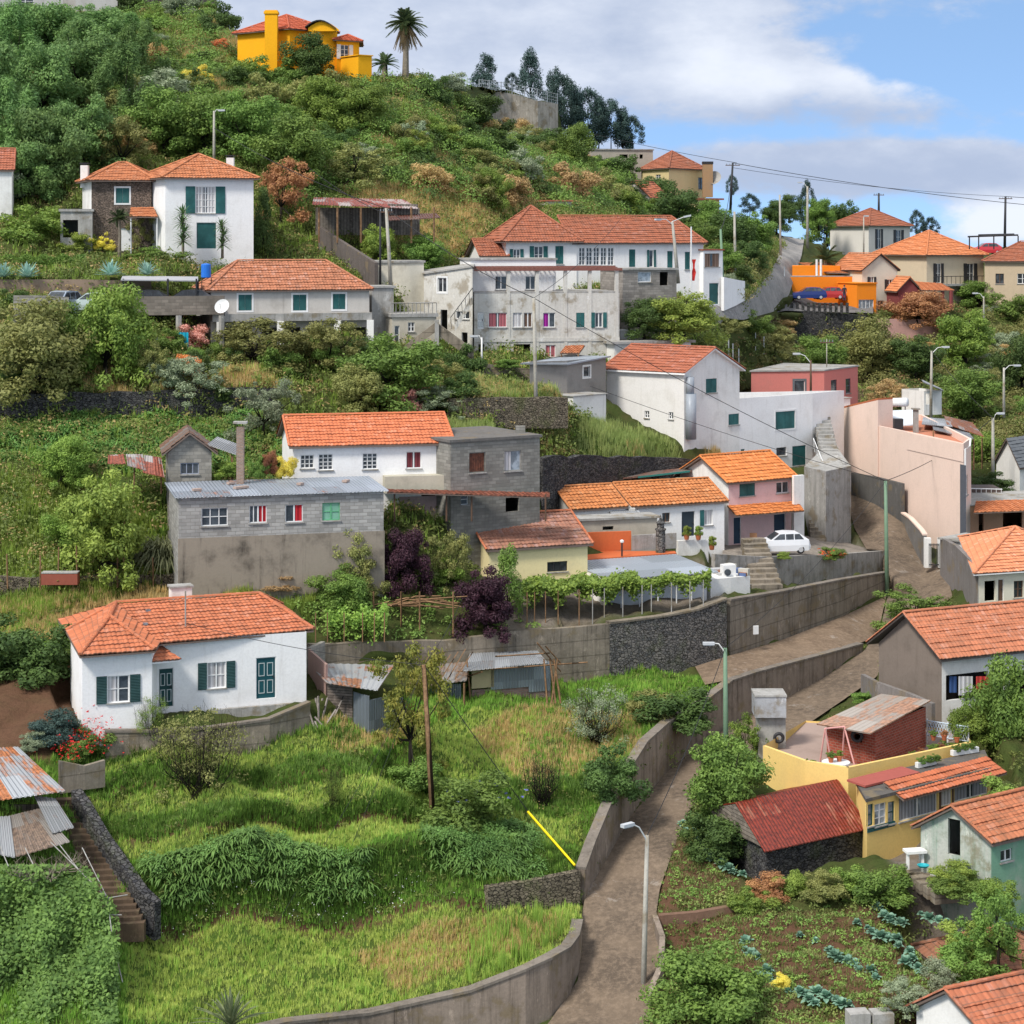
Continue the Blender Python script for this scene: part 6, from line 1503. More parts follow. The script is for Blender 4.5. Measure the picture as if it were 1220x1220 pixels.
ZONES = [
('grass', [(-340,860),(380,860),(560,800),(790,790),(870,815),(700,1000),(690,1080),(640,1150),(330,1230),(-340,1500)]),
('dry', [(560,870),(620,845),(760,850),(770,900),(620,935)]),
('dry', [(420,1130),(560,1100),(680,1090),(660,1120),(480,1180)]),
('grass', [(-340,700),(360,700),(360,720),(60,800),(-340,820)]),
('dry', [(-340,710),(330,705),(200,730),(60,760),(-340,770)]),
('soil', [(-340,800),(90,790),(95,860),(60,900),(-340,900)]),
('grass', [(-340,560),(200,575),(200,640),(-340,650)]),
('grass', [(530,505),(720,500),(860,548),(640,545),(540,520)]),
('dry', [(640,530),(860,536),(860,550),(640,548)]),
('dry', [(490,460),(640,455),(680,474),(540,474)]),
('dry', [(100,440),(330,440),(330,468),(100,468)]),
('soil', [(780,1090),(1120,1075),(1220,1100),(1220,1220),(760,1225)]),
('soil', [(785,1000),(880,1030),(880,1065),(780,1090)]),
('yard', [(590,690),(860,660),(860,720),(600,755)]),
('yard', [(850,600),(1052,650),(1052,682),(850,700)]),
('yard', [(1040,1000),(1230,985),(1230,1060),(1090,1070)]),
('dry', [(440,225),(620,215),(560,300),(400,280)]),
('soil', [(150,1100),(450,1088),(690,1064),(690,1074),(450,1104),(150,1118)]), ('soil', [(110,984),(300,976),(500,970),(500,982),(300,990),(110,1000)]), ('soil', [(90,938),(300,922),(450,914),(450,924),(300,934),(90,948)]),
('earth', [(900,380),(940,380),(1060,440),(1120,520),(1010,520),(930,420)]),
]
YARD = [cloned(XY(x, D), z) for x, D, z in ((858, 129.9, -21.7), (905, 132.05, -21.7), (985, 139.05, -22.1), (1048, 145.6, -22.9), (1003, 150, -22.8), (960, 147, -21.95), (862, 141, -21.7))]
FOOTS.append(([YARD[k] for k in (0, 1, 2, 5, 6)], -22.2)); FOOTS.append(([YARD[k] for k in (2, 3, 4, 5)], -23.1))
mb = MB()
for q in ((0, 1, 5, 6), (1, 2, 5), (2, 3, 4), (2, 4, 5)): mb.face([YARD[k] for k in q])
tag(build(mb, 'pavement', road_mat('yard_concrete', (.22, .19, .16), (.13, .115, .1)), uv=False), kind='structure')
def build_terrain():
 cp = np.array([c[0] for c in CREST], float); cy = np.array([c[1] for c in CREST], float)
 X = np.arange(-325, 1546, 4.0); NR = 480
 t = np.linspace(0, 1, NR)
 yc = np.interp(X, cp, cy)
 PXX = np.repeat(X[None, :], NR, 0)
 PYY = yc[None, :] + (1510 - yc[None, :]) * (t[:, None] ** 1.0)
 D = gD(PXX, PYY)
 V = np.stack([(PXX - HX) / F * D, D, (HY - PYY) / F * D], -1)
 mask = np.ones(PXX.shape)
 for pl in ROAD_POLYS:
  mask[in_poly(PXX, PYY, pl)] = 0.0
 k = mask.copy()
 for _ in range(2):
  k = (np.roll(k, 1, 0) + np.roll(k, -1, 0) + np.roll(k, 1, 1) + np.roll(k, -1, 1) + k) / 5
 nz = np.zeros(PXX.shape)
 rng = np.random.default_rng(3)
 for s, a in ((.35, .16), (.9, .1), (2.1, .05)):
  for _ in range(5):
   th = rng.uniform(0, 6.28); ph = rng.uniform(0, 6.28); sc = s * rng.uniform(.7, 1.4)
   nz += a * np.sin((V[..., 0] * math.cos(th) + V[..., 1] * math.sin(th)) * sc * 2 + ph + 1.3 * np.sin(V[..., 0] * sc * .7 + ph)) / 1.6
 V[..., 2] += np.where(mask > 0, nz * k, -.12) - .02
 X0, Y0 = V[..., 0], V[..., 1]
 for c, zb in FOOTS:
  c = [(p.x, p.y) for p in c]
  x0 = min(p[0] for p in c) - 5; x1 = max(p[0] for p in c) + 5; y0 = min(p[1] for p in c) - 5; y1 = max(p[1] for p in c) + 5
  m = (X0 > x0) & (X0 < x1) & (Y0 > y0) & (Y0 < y1)
  if not m.any(): continue
  x, y = X0[m], Y0[m]; d = np.full(x.shape, 1e9)
  for k in range(len(c)):
   ax, ay = c[k]; bx, by = c[(k + 1) % len(c)]; ex, ey = bx - ax, by - ay
   t_ = np.clip(((x - ax) * ex + (y - ay) * ey) / (ex * ex + ey * ey), 0, 1)
   d = np.minimum(d, np.hypot(x - ax - t_ * ex, y - ay - t_ * ey))
  d = np.where(in_poly(x, y, c), 0, d)
  V[m, 2] = np.minimum(V[m, 2], zb + .03 + np.maximum(0, d - .8) * 3.0 - .3 * (d < .01))
 rows = []
 top = V[0].copy()
 for q, (dy, dz) in enumerate([(6, -.4), (25, -5), (80, -22), (300, -60), (1500, -120), (4000, -160)]):
  r = top.copy(); sc = (r[:, 1] + dy) / r[:, 1]
  r[:, 0] *= sc; r[:, 1] += dy; r[:, 2] += dz; rows.append(r)
 V = np.concatenate([np.array(rows[::-1]), V], 0)
 PXX = np.concatenate([np.repeat(PXX[:1], 6, 0), PXX], 0); PYY = np.concatenate([np.repeat(PYY[:1], 6, 0), PYY], 0)
 nr, nc = V.shape[:2]
 idx = np.arange(nr * nc).reshape(nr, nc)
 Fc = np.stack([idx[1:, :-1], idx[1:, 1:], idx[:-1, 1:], idx[:-1, :-1]], -1).reshape(-1, 4)
 me = np_mesh('hillside', V.reshape(-1, 3), Fc, smooth=True)
 col = np.zeros((nr, nc, 4)); col[..., :3] = GCOL['scrub']; col[..., 3] = 1
 for kd, poly in ZONES: col[in_poly(PXX, PYY, poly)] = (*GCOL[kd], 1)
 for _ in range(3):
  col[1:-1, 1:-1] = (col[:-2, 1:-1] + col[2:, 1:-1] + col[1:-1, :-2] + col[1:-1, 2:] + col[1:-1, 1:-1]) / 5
 a = me.attributes.new('gcol', 'FLOAT_COLOR', 'POINT'); a.data.foreach_set('color', col.astype(np.float32).ravel())
 me.materials.append(ground_mat())
 o = bpy.data.objects.new('hillside', me); COL.objects.link(o); tag(o, kind='structure')
 return V, PXX, PYY
TV, TPX, TPY = build_terrain()
# ------------------------------------------------------------------ vegetation
rng = np.random.default_rng(11)
def quads_from(C, Nn, size, asp, rg, fold=.0):
 n = len(C); a = rg.normal(size=(n, 3)); t = np.cross(Nn, a); t /= np.linalg.norm(t, axis=1)[:, None] + 1e-9
 b = np.cross(Nn, t); s = size[:, None]
 V = np.stack([C - t * s, C - b * s * asp + t * s * .1, C + t * s, C + b * s * asp + t * s * .1], 1).reshape(-1, 3)
 return V, np.arange(4 * n).reshape(-1, 4)
def unit(rg, n):
 v = rg.normal(size=(n, 3)); return v / np.linalg.norm(v, axis=1)[:, None]
def crown(seed, blobs, nl, leaf, asp=.5, shell=.55, droop=0.0, up=.35):
 rg = np.random.default_rng(seed); B = np.array(blobs, float)
 w = B[:, 3] ** 2; w /= w.sum(); k = rg.choice(len(B), nl, p=w)
 d = unit(rg, nl); r = shell + (1 - shell) * rg.random(nl) ** .6
 r *= 1 + .12 * rg.normal(size=nl)
 C = B[k, :3] + d * np.stack([B[k, 3], B[k, 3], B[k, 4]], 1) * r[:, None]
 nn = d + rg.normal(size=(nl, 3)) * .55 + np.array([0, 0, up]); nn /= np.linalg.norm(nn, axis=1)[:, None]
 V, Fq = quads_from(C, nn, leaf * rg.uniform(.6, 1.3, nl), asp, rg)
 if droop: V[:, 2] -= droop * rg.random(len(V))
 lv = np.clip(rg.random(nl) * .6 + rg.random(len(B))[k] * .55 - .08, 0, 1)
 return V, Fq, lv
def blob_set(seed, n, R=1.0, H=1.0, zc=1.0, r=(.3, .5), flat=.8, rnd=.85):
 rg = np.random.default_rng(seed); d = unit(rg, n); d[:, 2] = np.abs(d[:, 2]) * 1.0 - (rg.random(n) < .6) * rg.random(n) * 1.7
 rad = rg.uniform(.35, rnd, n); out = []
 for i in range(n):
  rr = rg.uniform(*r); out.append((d[i, 0] * rad[i] * R, d[i, 1] * rad[i] * R, max(zc + d[i, 2] * rad[i] * H, rr * .6), rr, rr * flat))
 return out
def limbs(seed, blobs, h0, r0, base=0.0, lean=.0):
 rg = random.Random(seed); mb = MB(); top = Vector((lean, 0, h0))
 mb.tube([(0, 0, base - .15), (lean * .3, rg.uniform(-.04, .04), h0 * .5), top], [r0, r0 * .8, r0 * .62], n=6)
 for b in blobs[::2][:10]:
  c = Vector(b[:3]); m = top.lerp(c, .5) + Vector((rg.uniform(-.08, .08), rg.uniform(-.08, .08), -.06)); mb.tube([top - Vector((0, 0, h0 * .15)), m, c], [r0 * .5, r0 * .32, r0 * .12], n=5)
 return mb
def mesh_of(V, Fq, lv, name): return np_mesh(name, V, Fq, lv)
PROTO = {}
def proto(key, crownargs, trunkmb):
 me = mesh_of(*crownargs, key + '_crown'); tm = None
 if trunkmb is not None:
  tm = bpy.data.meshes.new(key + '_trunk'); tm.from_pydata([tuple(p) for p in trunkmb.v], [], trunkmb.f)
  for p in tm.polygons: p.use_smooth = True
 PROTO[key] = (me, tm)
for i in range(3):
 b = blob_set(20 + i, 58, .95, .95, .98, (.12, .36), rnd=1.0); proto('round%d' % i, crown(30 + i, b, 17000, .04, shell=.45), limbs(i, b, .5, .065))
 b = blob_set(40 + i, 34, 1, 1.05, .62, (.14, .4), rnd=.95); proto('shrub%d' % i, crown(50 + i, b, 9000, .05, shell=.45), None)
 b = blob_set(140 + i, 44, .95, .95, 1.0, (.08, .26), rnd=1.0); proto('open%d' % i, crown(60 + i, b, 7500, .036, shell=.15), limbs(i + 5, b, .55, .05))
for i in range(2):
 rg = np.random.default_rng(70 + i); b = []
 for k in range(42):
  z = rg.uniform(.3, 1.95); R_ = .85 * (1 - (z / 2.1) ** 2.8) + .1; a = rg.uniform(0, 6.28); q = R_ * rg.uniform(.5, 1); b.append((q * math.cos(a), q * math.sin(a), z, .17, .3))
 proto('feather%d' % i, crown(72 + i, b, 17000, .05, .22, .3, up=.9), limbs(i, b, .5, .03))
 b = []
 for k in range(13):
  z = .7 + 1.2 * k / 12; R_ = .6 * math.sin(math.pi * (k / 12 * .8 + .15)); a = rg.uniform(0, 6.28); b.append((R_ * math.cos(a), R_ * math.sin(a), z, .22, .2))
  a += 2.5; b.append((R_ * math.cos(a), R_ * math.sin(a), z + .05, .19, .16))
 proto('euc%d' % i, crown(80 + i, b, 5200, .04, .4, .15), limbs(i, b, 1.4, .028))
 rg = np.random.default_rng(90 + i); b = []
 for k in range(24):
  z = rg.uniform(.15, 1.9); R_ = .5 * (1 - z / 2.1) + .08; a = rg.uniform(0, 6.28); b.append((R_ * math.cos(a), R_ * math.sin(a), z, .2, .26))
 proto('cone%d' % i, crown(92 + i, b, 4500, .055, .3, .4), limbs(i, b, .5, .04))
def twigs(seed, n=70, h=1.8, spread=.9, r=.018):
 rg = random.Random(seed); mb = MB()
 for k in range(n):
  a = rg.uniform(0, 6.28); s = rg.uniform(.2, 1) * spread; p = Vector((rg.uniform(-.3, .3), rg.uniform(-.3, .3), 0)); q = Vector((math.cos(a) * s * .8, math.sin(a) * s * .8, h * rg.uniform(.15, .55))); e = Vector((math.cos(a) * s, math.sin(a) * s, h * rg.uniform(.6, 1)))
  mb.tube([p, q, e], [r, r * .7, r * .3], n=3)
  for _ in range(3):
   t = q.lerp(e, rg.uniform(.2, .9)); mb.tube([t, t + Vector((rg.uniform(-.3, .3), rg.uniform(-.3, .3), rg.uniform(.1, .35)))], r * .4, r * .2, 3)
 return mb
b = blob_set(200, 60, 1, .95, .85, (.1, .3), rnd=1.05); proto('twiggy', crown(201, b, 5200, .026, shell=.1), twigs(3, 90, 1.7, 1.0, .009)); proto('bare', crown(202, b, 300, .03, shell=.1), twigs(9, 80, 1.8, .9, .012))
LF = {}
def lf(n, c1, c2, **k): k1 = (1, 1, 1) if n in ('purple', 'euc', 'yellow', 'grey') else (1.5, 1.25, .95); LF[n] = leafm('leaf_' + n, tuple(a * b for a, b in zip(c1, k1)), tuple(a * b for a, b in zip(c2, k1)), **k)
lf('mid', (0.0448, 0.109, 0.0192), (0.128, 0.243, 0.0384)); lf('dark', (0.023, 0.0576, 0.0166), (0.064, 0.128, 0.0282)); lf('bright', (.055, .13, .018), (.16, .27, .035))
lf('yellowgreen', (.075, .14, .02), (.21, .31, .045)); lf('olive', (0.0768, 0.109, 0.032), (0.205, 0.243, 0.0832)); lf('grey', (0.141, 0.192, 0.102), (0.333, 0.384, 0.23))
lf('feather', (.035, .1, .035), (.13, .27, .075)); lf('euc', (0.0256, 0.0576, 0.0512), (0.0704, 0.122, 0.102)); lf('purple', (0.0256, 0.0102, 0.0179), (0.0896, 0.032, 0.0512), hue_var=.2)
lf('red', (0.154, 0.064, 0.0384), (0.282, 0.154, 0.064)); lf('rust', (0.256, 0.0896, 0.0192), (0.538, 0.205, 0.0384)); lf('yellow', (0.538, 0.435, 0.0256), (0.85, 0.768, 0.064)); lf('straw', (0.32, 0.243, 0.102), (0.538, 0.435, 0.205)); lf('vine', (.05, .13, .015), (.19, .33, .045))
lf('loquat', (.07, .13, .02), (.24, .26, .035)); lf('blue', (0.064, 0.166, 0.128), (0.205, 0.358, 0.282)); lf('dry', (0.179, 0.141, 0.064), (0.333, 0.256, 0.128)); lf('pinkish', (0.256, 0.128, 0.128), (0.435, 0.23, 0.256))
M_bark = wood('bark', (.2, .17, .13), 9, True)
_first = {}
def plant(key, mat, px, py, w, h, label, kind='tree', group=None, D=None, sink=.1, seed=0, loc=None):
 if loc is None:
  D = D or float(gD(px, py)); p = P(px, py, D); sw, sh = w * D / F / 1.66, h * D / F / 1.85
 else: p = Vector(loc); sw, sh = w / 1.8, h / 1.9
 crown_me, trunk_me = PROTO[key]; rr = random.Random(int(px * 7 + py * 13) + seed)
 cat = {'palm_tree': 'palm'}.get(kind, kind.split('_')[-1])
 if trunk_me is None:
  o = bpy.data.objects.new(kind, crown_me); COL.objects.link(o); c = o
 else:
  o = bpy.data.objects.new(kind, None); COL.objects.link(o)
  c = bpy.data.objects.new('crown', crown_me); t = bpy.data.objects.new('trunk', trunk_me)
  for q in (c, t): COL.objects.link(q); q.parent = o
  if not trunk_me.materials: trunk_me.materials.append(M_bark)
 if not crown_me.materials: crown_me.materials.append(LF['mid'])
 c.material_slots[0].link = 'OBJECT'; c.material_slots[0].material = LF[mat]
 o.location = (p.x, p.y, p.z - sink * sh); o.scale = (sw, sw * rr.uniform(.85, 1.1), sh); o.rotation_euler = (0, 0, rr.uniform(0, 6.28))
 tag(o, label, cat, group); return o
V_ = lambda s, k: s + str(k % (2 if s in ('feather', 'euc', 'cone') else 3))
# --- individual trees and shrubs -------------------------------------------------
g = 'feathery dark trees on the upper left slope'
for k, (x, y, w, h) in enumerate([(15,215,80,110),(62,225,75,105),(105,205,70,90),(150,150,75,90),(45,150,85,105),(95,130,80,100),(20,100,80,90),(70,85,80,85),(125,95,80,80),(165,100,60,70),(10,60,80,60),(110,55,60,50),(150,65,55,45),(60,50,60,45),(-30,170,90,130),(-40,80,90,100),(30,235,60,70)]):
 plant(V_(('feather', 'round', 'round')[k % 3], k), 'feather', x, y, w * 1.1, h, 'tall feathery dark green tree in the dense stand on the upper left slope', group=g)
T = [ # key, leaf, px, py, width, height, kind, label
('open0','grey',182,140,90,64,'shrub','pale grey green spreading shrub right of the dark feathery stand'),
('open1','olive',145,205,75,70,'tree','light olive loose tree just above the stone wing'),
('round0','mid',195,185,85,80,'tree','mid green round tree above the white house roof, leftmost of three'),
('round1','mid',242,185,85,82,'tree','mid green round tree behind the lamp post on the upper slope'),
('round2','mid',292,188,80,80,'tree','mid green round tree right of the lamp post on the upper slope'),
('shrub0','yellow',236,100,34,30,'shrub','yellow flowering shrub on the slope left of the villa'),
('shrub1','rust',262,62,26,22,'shrub','orange brown tufted shrub at the crest left of the villa'),
('shrub2','bright',296,100,46,44,'shrub','dense bright green round shrub below the villa chimney'),
('round0','dark',371,102,58,62,'tree','dark clipped dome topped tree in front of the saffron villa'),
('round1','bright',392,152,72,66,'tree','bright green bushy tree below the villa, left of two'),
('round2','bright',432,152,58,56,'tree','bright green bushy tree below the villa, right of two'),
('shrub0','yellowgreen',500,184,38,38,'shrub','yellow green round shrub in the middle of the slope'),
('shrub1','yellowgreen',526,168,40,32,'shrub','yellow green low shrub just up slope of the round one'),
('shrub2','dark',560,144,62,42,'shrub','dark wind cut shrub left of the crest wall'),
('round0','mid',355,225,90,88,'tree','large dark mid green tree in the hollow above the tin barn'),
('open2','olive',420,222,90,60,'tree','grey olive low tree beside the hollow above the tin barn'),
('open0','red',335,262,70,80,'shrub','reddish flowering climbing shrub right of the upper white house'),
('cone0','dark',313,306,44,80,'tree','very dark conifer against the right wall of the upper white house'),
('round1','bright',587,246,38,50,'tree','young bright green tree above the pyramid roof'),
('round2','yellowgreen',452,312,46,44,'tree','yellow green tree beside the pair of poles'),
('round0','mid',505,322,50,42,'tree','green bush under the tin barn beside the veranda'),
('round1','mid',682,204,46,62,'tree','round green tree on the slope below the crest wall'),
('round2','dark',806,272,60,50,'tree','dark tree right of the grey ruin'),
('shrub0','mid',733,208,30,26,'shrub','small bush in front of the unfinished block'),
('shrub1','dark',714,205,26,24,'shrub','dark small bush at the left end of the unfinished block'),
('shrub2','bright',35,285,85,52,'shrub','light green leafy shrub at the left below the stone wing'),
('shrub0','yellow',121,296,28,25,'shrub','bright yellow bush in the garden of the stone wing'),
('shrub1','yellowgreen',90,296,50,28,'shrub','yellow green flowering shrub left of the bright yellow bush'),
('open1','olive',170,300,34,48,'tree','small olive tree in front of the porch of the stone wing'),
('shrub2','dark',17,364,30,26,'shrub','clipped dark round bush at left below the agaves'),
('shrub0','mid',190,312,60,24,'shrub','mixed green garden shrub below the upper white house'),
('shrub1','red',215,308,50,22,'shrub','reddish garden shrub below the upper white house'),
('shrub2','dark',250,308,40,26,'shrub','dark garden shrub below the garage door of the upper house'),
('shrub0','yellow',272,312,18,14,'shrub','small yellow bush at the corner of the upper white house'),
('round0','olive',42,475,120,118,'tree','large grey olive tree at the left edge below the parked van'),
('round1','bright',125,452,95,122,'tree','sunlit bright green tree in front of the car deck'),
('open2','olive',182,462,46,62,'tree','small crooked olive tree below the car deck'),
('shrub1','rust',221,445,30,32,'shrub','burnt orange round bush below the hanging blue towel'),
('shrub2','dark',240,442,36,34,'shrub','dark bush right of the burnt orange bush'),
('open0','olive',300,440,110,66,'tree','wide thin olive tree in front of the long low house, left'),
('open1','olive',392,440,90,64,'tree','wide thin olive tree in front of the long low house, right'),
('open2','grey',314,520,76,78,'tree','pale grey green open tree above the white house with orange roof'),
('round2','mid',470,484,112,84,'tree','broad fresh green tree above the orange roof'),
('round0','olive',425,492,60,60,'tree','olive tree left of the broad fresh green one'),
('shrub0','dark',548,448,46,50,'shrub','dark bush under the outside stairs'),
('open1','grey',520,496,64,38,'shrub','pale grey low shrub right above the orange roof ridge'),
('round1','bright',76,575,56,60,'tree','fresh green young tree on the fern slope'),
('round2','yellowgreen',122,692,104,128,'tree','big yellow green tree left of the long block house'),
('round0','bright',85,660,60,60,'tree','smaller yellow green tree left of the big yellow green one'),
('shrub1','dark',40,806,100,82,'shrub','large dark leafy bush left of the low white house'),
('shrub2','dark',-25,790,90,70,'shrub','dark bush cut by the left edge beside the bare soil'),
('round1','purple',482,704,52,82,'tree','dark purple plum tree in front of the long block house'),
('round2','purple',577,758,64,80,'tree','dark purple plum tree on the terrace wall below the yellow house'),
('cone1','mid',605,735,56,80,'tree','dark green conifer left of the vine trellis'),
('open0','olive',418,702,56,80,'tree','thin olive shrubby tree against the brown wall'),
('open1','olive',535,700,50,70,'tree','thin tree left of the yellow house gable'),
('shrub0','bright',532,690,40,34,'shrub','bright green shrub between the purple trees'),
('open1','loquat',489,912,92,150,'tree','orange tinted green loquat tree beside the wooden pole'),
('shrub1','mid',500,935,60,40,'shrub','mid green bush at the foot of the loquat tree'),
('twiggy','olive',236,942,105,112,'shrub','big twiggy thinly leaved shrub below the garden wall'),
('twiggy','bright',397,960,22,56,'shrub','thin upright sapling on the grass terrace'),
('shrub2','mid',556,975,100,74,'shrub','strap leaved bush with blue flowers right of the wooden pole'),
('bare','dry',648,955,54,62,'shrub','bare stick shrub beside the blue flowered bush'),
('shrub0','dark',726,945,80,72,'shrub','dark bush overhanging the lane wall'),
('twiggy','grey',712,880,70,72,'shrub','grey twiggy shrub above the dark lane bush'),
('shrub1','dark',805,864,90,56,'shrub','dark creeping bush spilling over the lane wall at the ramp'),
('shrub2','olive',775,855,50,40,'shrub','olive bush left of the creeping bush on the lane wall'),
('shrub0','mid',108,895,42,42,'shrub','red flowering rose bush at the corner of the low white house'),
('shrub1','mid',88,905,36,32,'shrub','low red flowered shrub left of the rose bush'),
('shrub2','euc',66,880,54,42,'shrub','blue grey lavender bush beside the bare soil'),
('shrub0','grey',42,890,30,26,'shrub','pale bush above the tin shed'),
('twiggy','bright',180,880,36,60,'shrub','thin green shrub in front of the panelled front door'),
('round1','mid',850,1228,128,98,'shrub','large dark leafy bush at the bottom edge beside the lane'),
('round2','mid',868,985,90,110,'tree','green tree between the lane and the rusty shed'),
('shrub1','dark',850,1015,70,60,'shrub','dark bush left of the stone shed'),
('open2','bright',886,915,52,70,'tree','thin bright tree at the left end of the yellow parapet'),
('round0','mid',1197,925,92,140,'tree','large rich green tree right of the barn like house bay'),
('round1','bright',1152,885,52,50,'tree','bright green round tree in front of the laundry bay'),
('shrub2','bright',1205,975,70,60,'shrub','bright green bush behind the old cottage roof'),
('open2','mid',1190,1150,80,105,'tree','green tree at the right edge of the vegetable garden'),
('shrub0','yellowgreen',1160,1130,60,50,'shrub','yellow green bush left of the garden edge tree'),
('shrub1','mid',1052,1070,72,48,'shrub','dense green bush along the top of the vegetable garden'),
('shrub2','bright',1012,1064,46,38,'shrub','fresh green bush above the vegetable rows'),
('shrub0','bright',897,1086,44,36,'shrub','fresh green bush below the stone shed'),
('shrub1','yellowgreen',945,1062,40,30,'shrub','yellowish fennel like bush below the stone shed'),
('shrub2','red',915,1068,46,34,'shrub','reddish bush in the border below the stone shed'),
('shrub0','olive',985,1066,50,40,'shrub','feathery olive bush in the border above the vegetables'),
('shrub1','yellow',932,1176,24,20,'shrub','bright yellow flowering cabbage in the garden'),
('shrub2','yellowgreen',1135,1052,50,30,'shrub','yellow green flower bed in front of the old cottage'),
('shrub0','mid',1150,1160,70,60,'shrub','mid green bush beside the corner house'),
('open0','grey',1125,1190,60,50,'shrub','white flowering bush above the corner roofs'),
('open1','grey',1080,1212,60,44,'shrub','pale flowering bush left of the corner roofs'),
('round0','olive',1036,450,72,72,'tree','dark olive tree on the scrub below the black wall'),
('round1','red',1092,388,68,44,'shrub','reddish green shrub on the pink wall'),
('round2','bright',1150,438,72,68,'tree','bright green tree below the tan house, upper of two'),
('round0','mid',1158,498,70,58,'tree','bright green rounded tree below the tan house, lower of two'),
('round1','dark',1217,468,56,74,'tree','dark green tree at the right edge above the slate roof'),
('shrub1','grey',1195,420,40,34,'shrub','white flowering shrub between the right hill trees'),
('round2','yellowgreen',814,406,88,56,'tree','yellow green tree under the flagpole'),
('round0','dark',768,402,60,46,'tree','dark green bush left of the yellow green tree'),
('shrub2','mid',790,385,50,30,'shrub','green shrub behind the yellow green tree'),
('shrub0','dark',1180,585,40,30,'shrub','dark shrub beside the slate roofed house'),
('shrub1','bright',1170,545,50,40,'shrub','green shrub behind the veranda'),
('shrub2','mid',1210,380,60,40,'tree','dark green tree in front of the tan house'),
('round1','mid',1170,366,50,34,'shrub','flowering shrub on the porch terrace of the beige house'),
('open2','mid',1085,745,90,50,'shrub','thin weedy shrub on the verge between the lane and the barn like house'),
('shrub1','mid',1040,835,44,18,'shrub','low shrub behind the red shack'),
('round1','mid',978,446,58,50,'tree','green tree on the slope directly below the orange bar wall'),
('round2','dark',1090,452,60,52,'tree','dark tree between the dark olive tree and the bright green one'),
('open0','olive',922,425,56,40,'shrub','loose olive shrub on the slope left of the black bar wall'),
('round0','mid',70,412,80,52,'tree','green tree behind the large grey olive tree at left'),
('open1','grey',235,478,70,56,'tree','pale twiggy tree just behind the dark dry stone wall'),
('shrub0','mid',398,706,56,44,'shrub','leafy bush at the foot of the brown wall of the block house'),
('shrub1','olive',440,704,46,54,'shrub','olive bush left of the first purple plum tree'),
('shrub2','dry',330,698,60,20,'shrub','dry grassy bush at the foot of the brown block house wall'),
('shrub0','mid',1150,1066,60,36,'shrub','green plants on the bank below the cottage gable'),
('shrub1','bright',1188,1080,54,42,'shrub','bright bush below the green side wall of the cottage'),
('shrub2','mid',897,394,52,32,'shrub','green shrub on the bank below the bend of the crest road'),
('shrub0','olive',868,396,36,26,'shrub','olive shrub below the white yard wall of the annex'),
('shrub1','dry',925,396,40,24,'shrub','dry shrub at the left end of the black bar wall'),
('open1','dry',1060,490,60,40,'shrub','dry brown brush right of the salmon red house'),
]
for i, (k, m, x, y, w, h, kd, lb) in enumerate(T): plant(k, m, x, y, w, h, lb, kd, seed=i, D=108 if x in (1197, 1152) else (159 if x in (814, 768) else None))
g = 'eucalyptus row on the crest'
for k, (x, y, w, h) in enumerate([(672,176,30,76),(686,178,28,68),(700,180,30,66),(714,182,28,60),(728,184,28,58),(742,186,26,50),(753,188,22,44),(660,150,26,60)]):
 plant(V_(('euc', 'cone')[k % 2], k), 'euc', x, y, w * 1.7, h * 1.08, 'slender blue green eucalyptus in the row behind the crest wall', group=g, D=266 + k)
plant('cone0', 'euc', 578, 114, 56, 48, 'eucalyptus with twin clumps standing left of the crest wall fence', D=256)
plant('cone1', 'euc', 632, 124, 50, 62, 'tallest eucalyptus directly behind the crest wall fence', D=262)
plant('euc0', 'euc', 610, 118, 26, 30, 'small eucalyptus between the two taller crest ones', D=262)
for k, (x, y, w, h, lb) in enumerate([(961,282,26,64,'thin eucalyptus beside the tall lamp on the crest road'),(982,284,26,40,'short eucalyptus right of the crest road lamp'),(1092,290,26,38,'eucalyptus between the pale house and the beige house'),(1109,290,26,30,'small eucalyptus above the beige house roof'),(872,240,18,30,'wispy tree below the dark utility pole'),(893,262,30,30,'wispy tree left of the crest road')]):
 plant(V_('euc', k), 'euc', x, y, w, h, lb, D=300 if x > 900 else 262)
g = 'trees along the crest road'
for k, (x, y, w, h) in enumerate([(845,285,50,46),(872,300,56,50),(900,298,52,44),(925,275,40,36),(985,288,50,46),(1005,290,40,50),(860,330,50,40),(890,318,44,34),(835,300,40,40),(940,262,34,30),(975,270,36,36)]):
 plant(V_('round', k), ('mid', 'dark')[k % 2], x, y, w, h, 'green tree in the belt along the crest road', group=g, D=(312 if x > 980 else 290 if x > 935 else None))
FOOTB = [[(p.x, p.y) for p in c] for c, _ in FOOTS]
def scatter(polys, n, seed, excl=(), slope=None):
 rg = np.random.default_rng(seed); A = TV[:-1, :-1]; Bq = TV[1:, :-1]; Cq = TV[:-1, 1:]; Dq = TV[1:, 1:]
 ar = np.linalg.norm(np.cross(Cq - A, Bq - A), axis=-1)
 cx = (TPX[:-1, :-1] + TPX[1:, 1:]) / 2; cy = (TPY[:-1, :-1] + TPY[1:, 1:]) / 2
 m = np.zeros(cx.shape, bool)
 for p in polys: m |= in_poly(cx, cy, p)
 for p in list(ROAD_POLYS) + list(excl): m &= ~in_poly(cx, cy, p)
 m[:6] = False
 w = np.where(m, ar, 0).ravel(); tot = w.sum()
 if n < 0: n = int(-n * tot)
 k = rg.choice(len(w), n, p=w / tot); i, j = np.unravel_index(k, cx.shape); u, v = rg.random(n)[:, None], rg.random(n)[:, None]
 Q = A[i, j] * (1 - u) * (1 - v) + Cq[i, j] * u * (1 - v) + Bq[i, j] * (1 - u) * v + Dq[i, j] * u * v
 keep = np.ones(n, bool)
 for f in FOOTB: keep &= ~in_poly(Q[:, 0], Q[:, 1], f)
 return Q[keep]
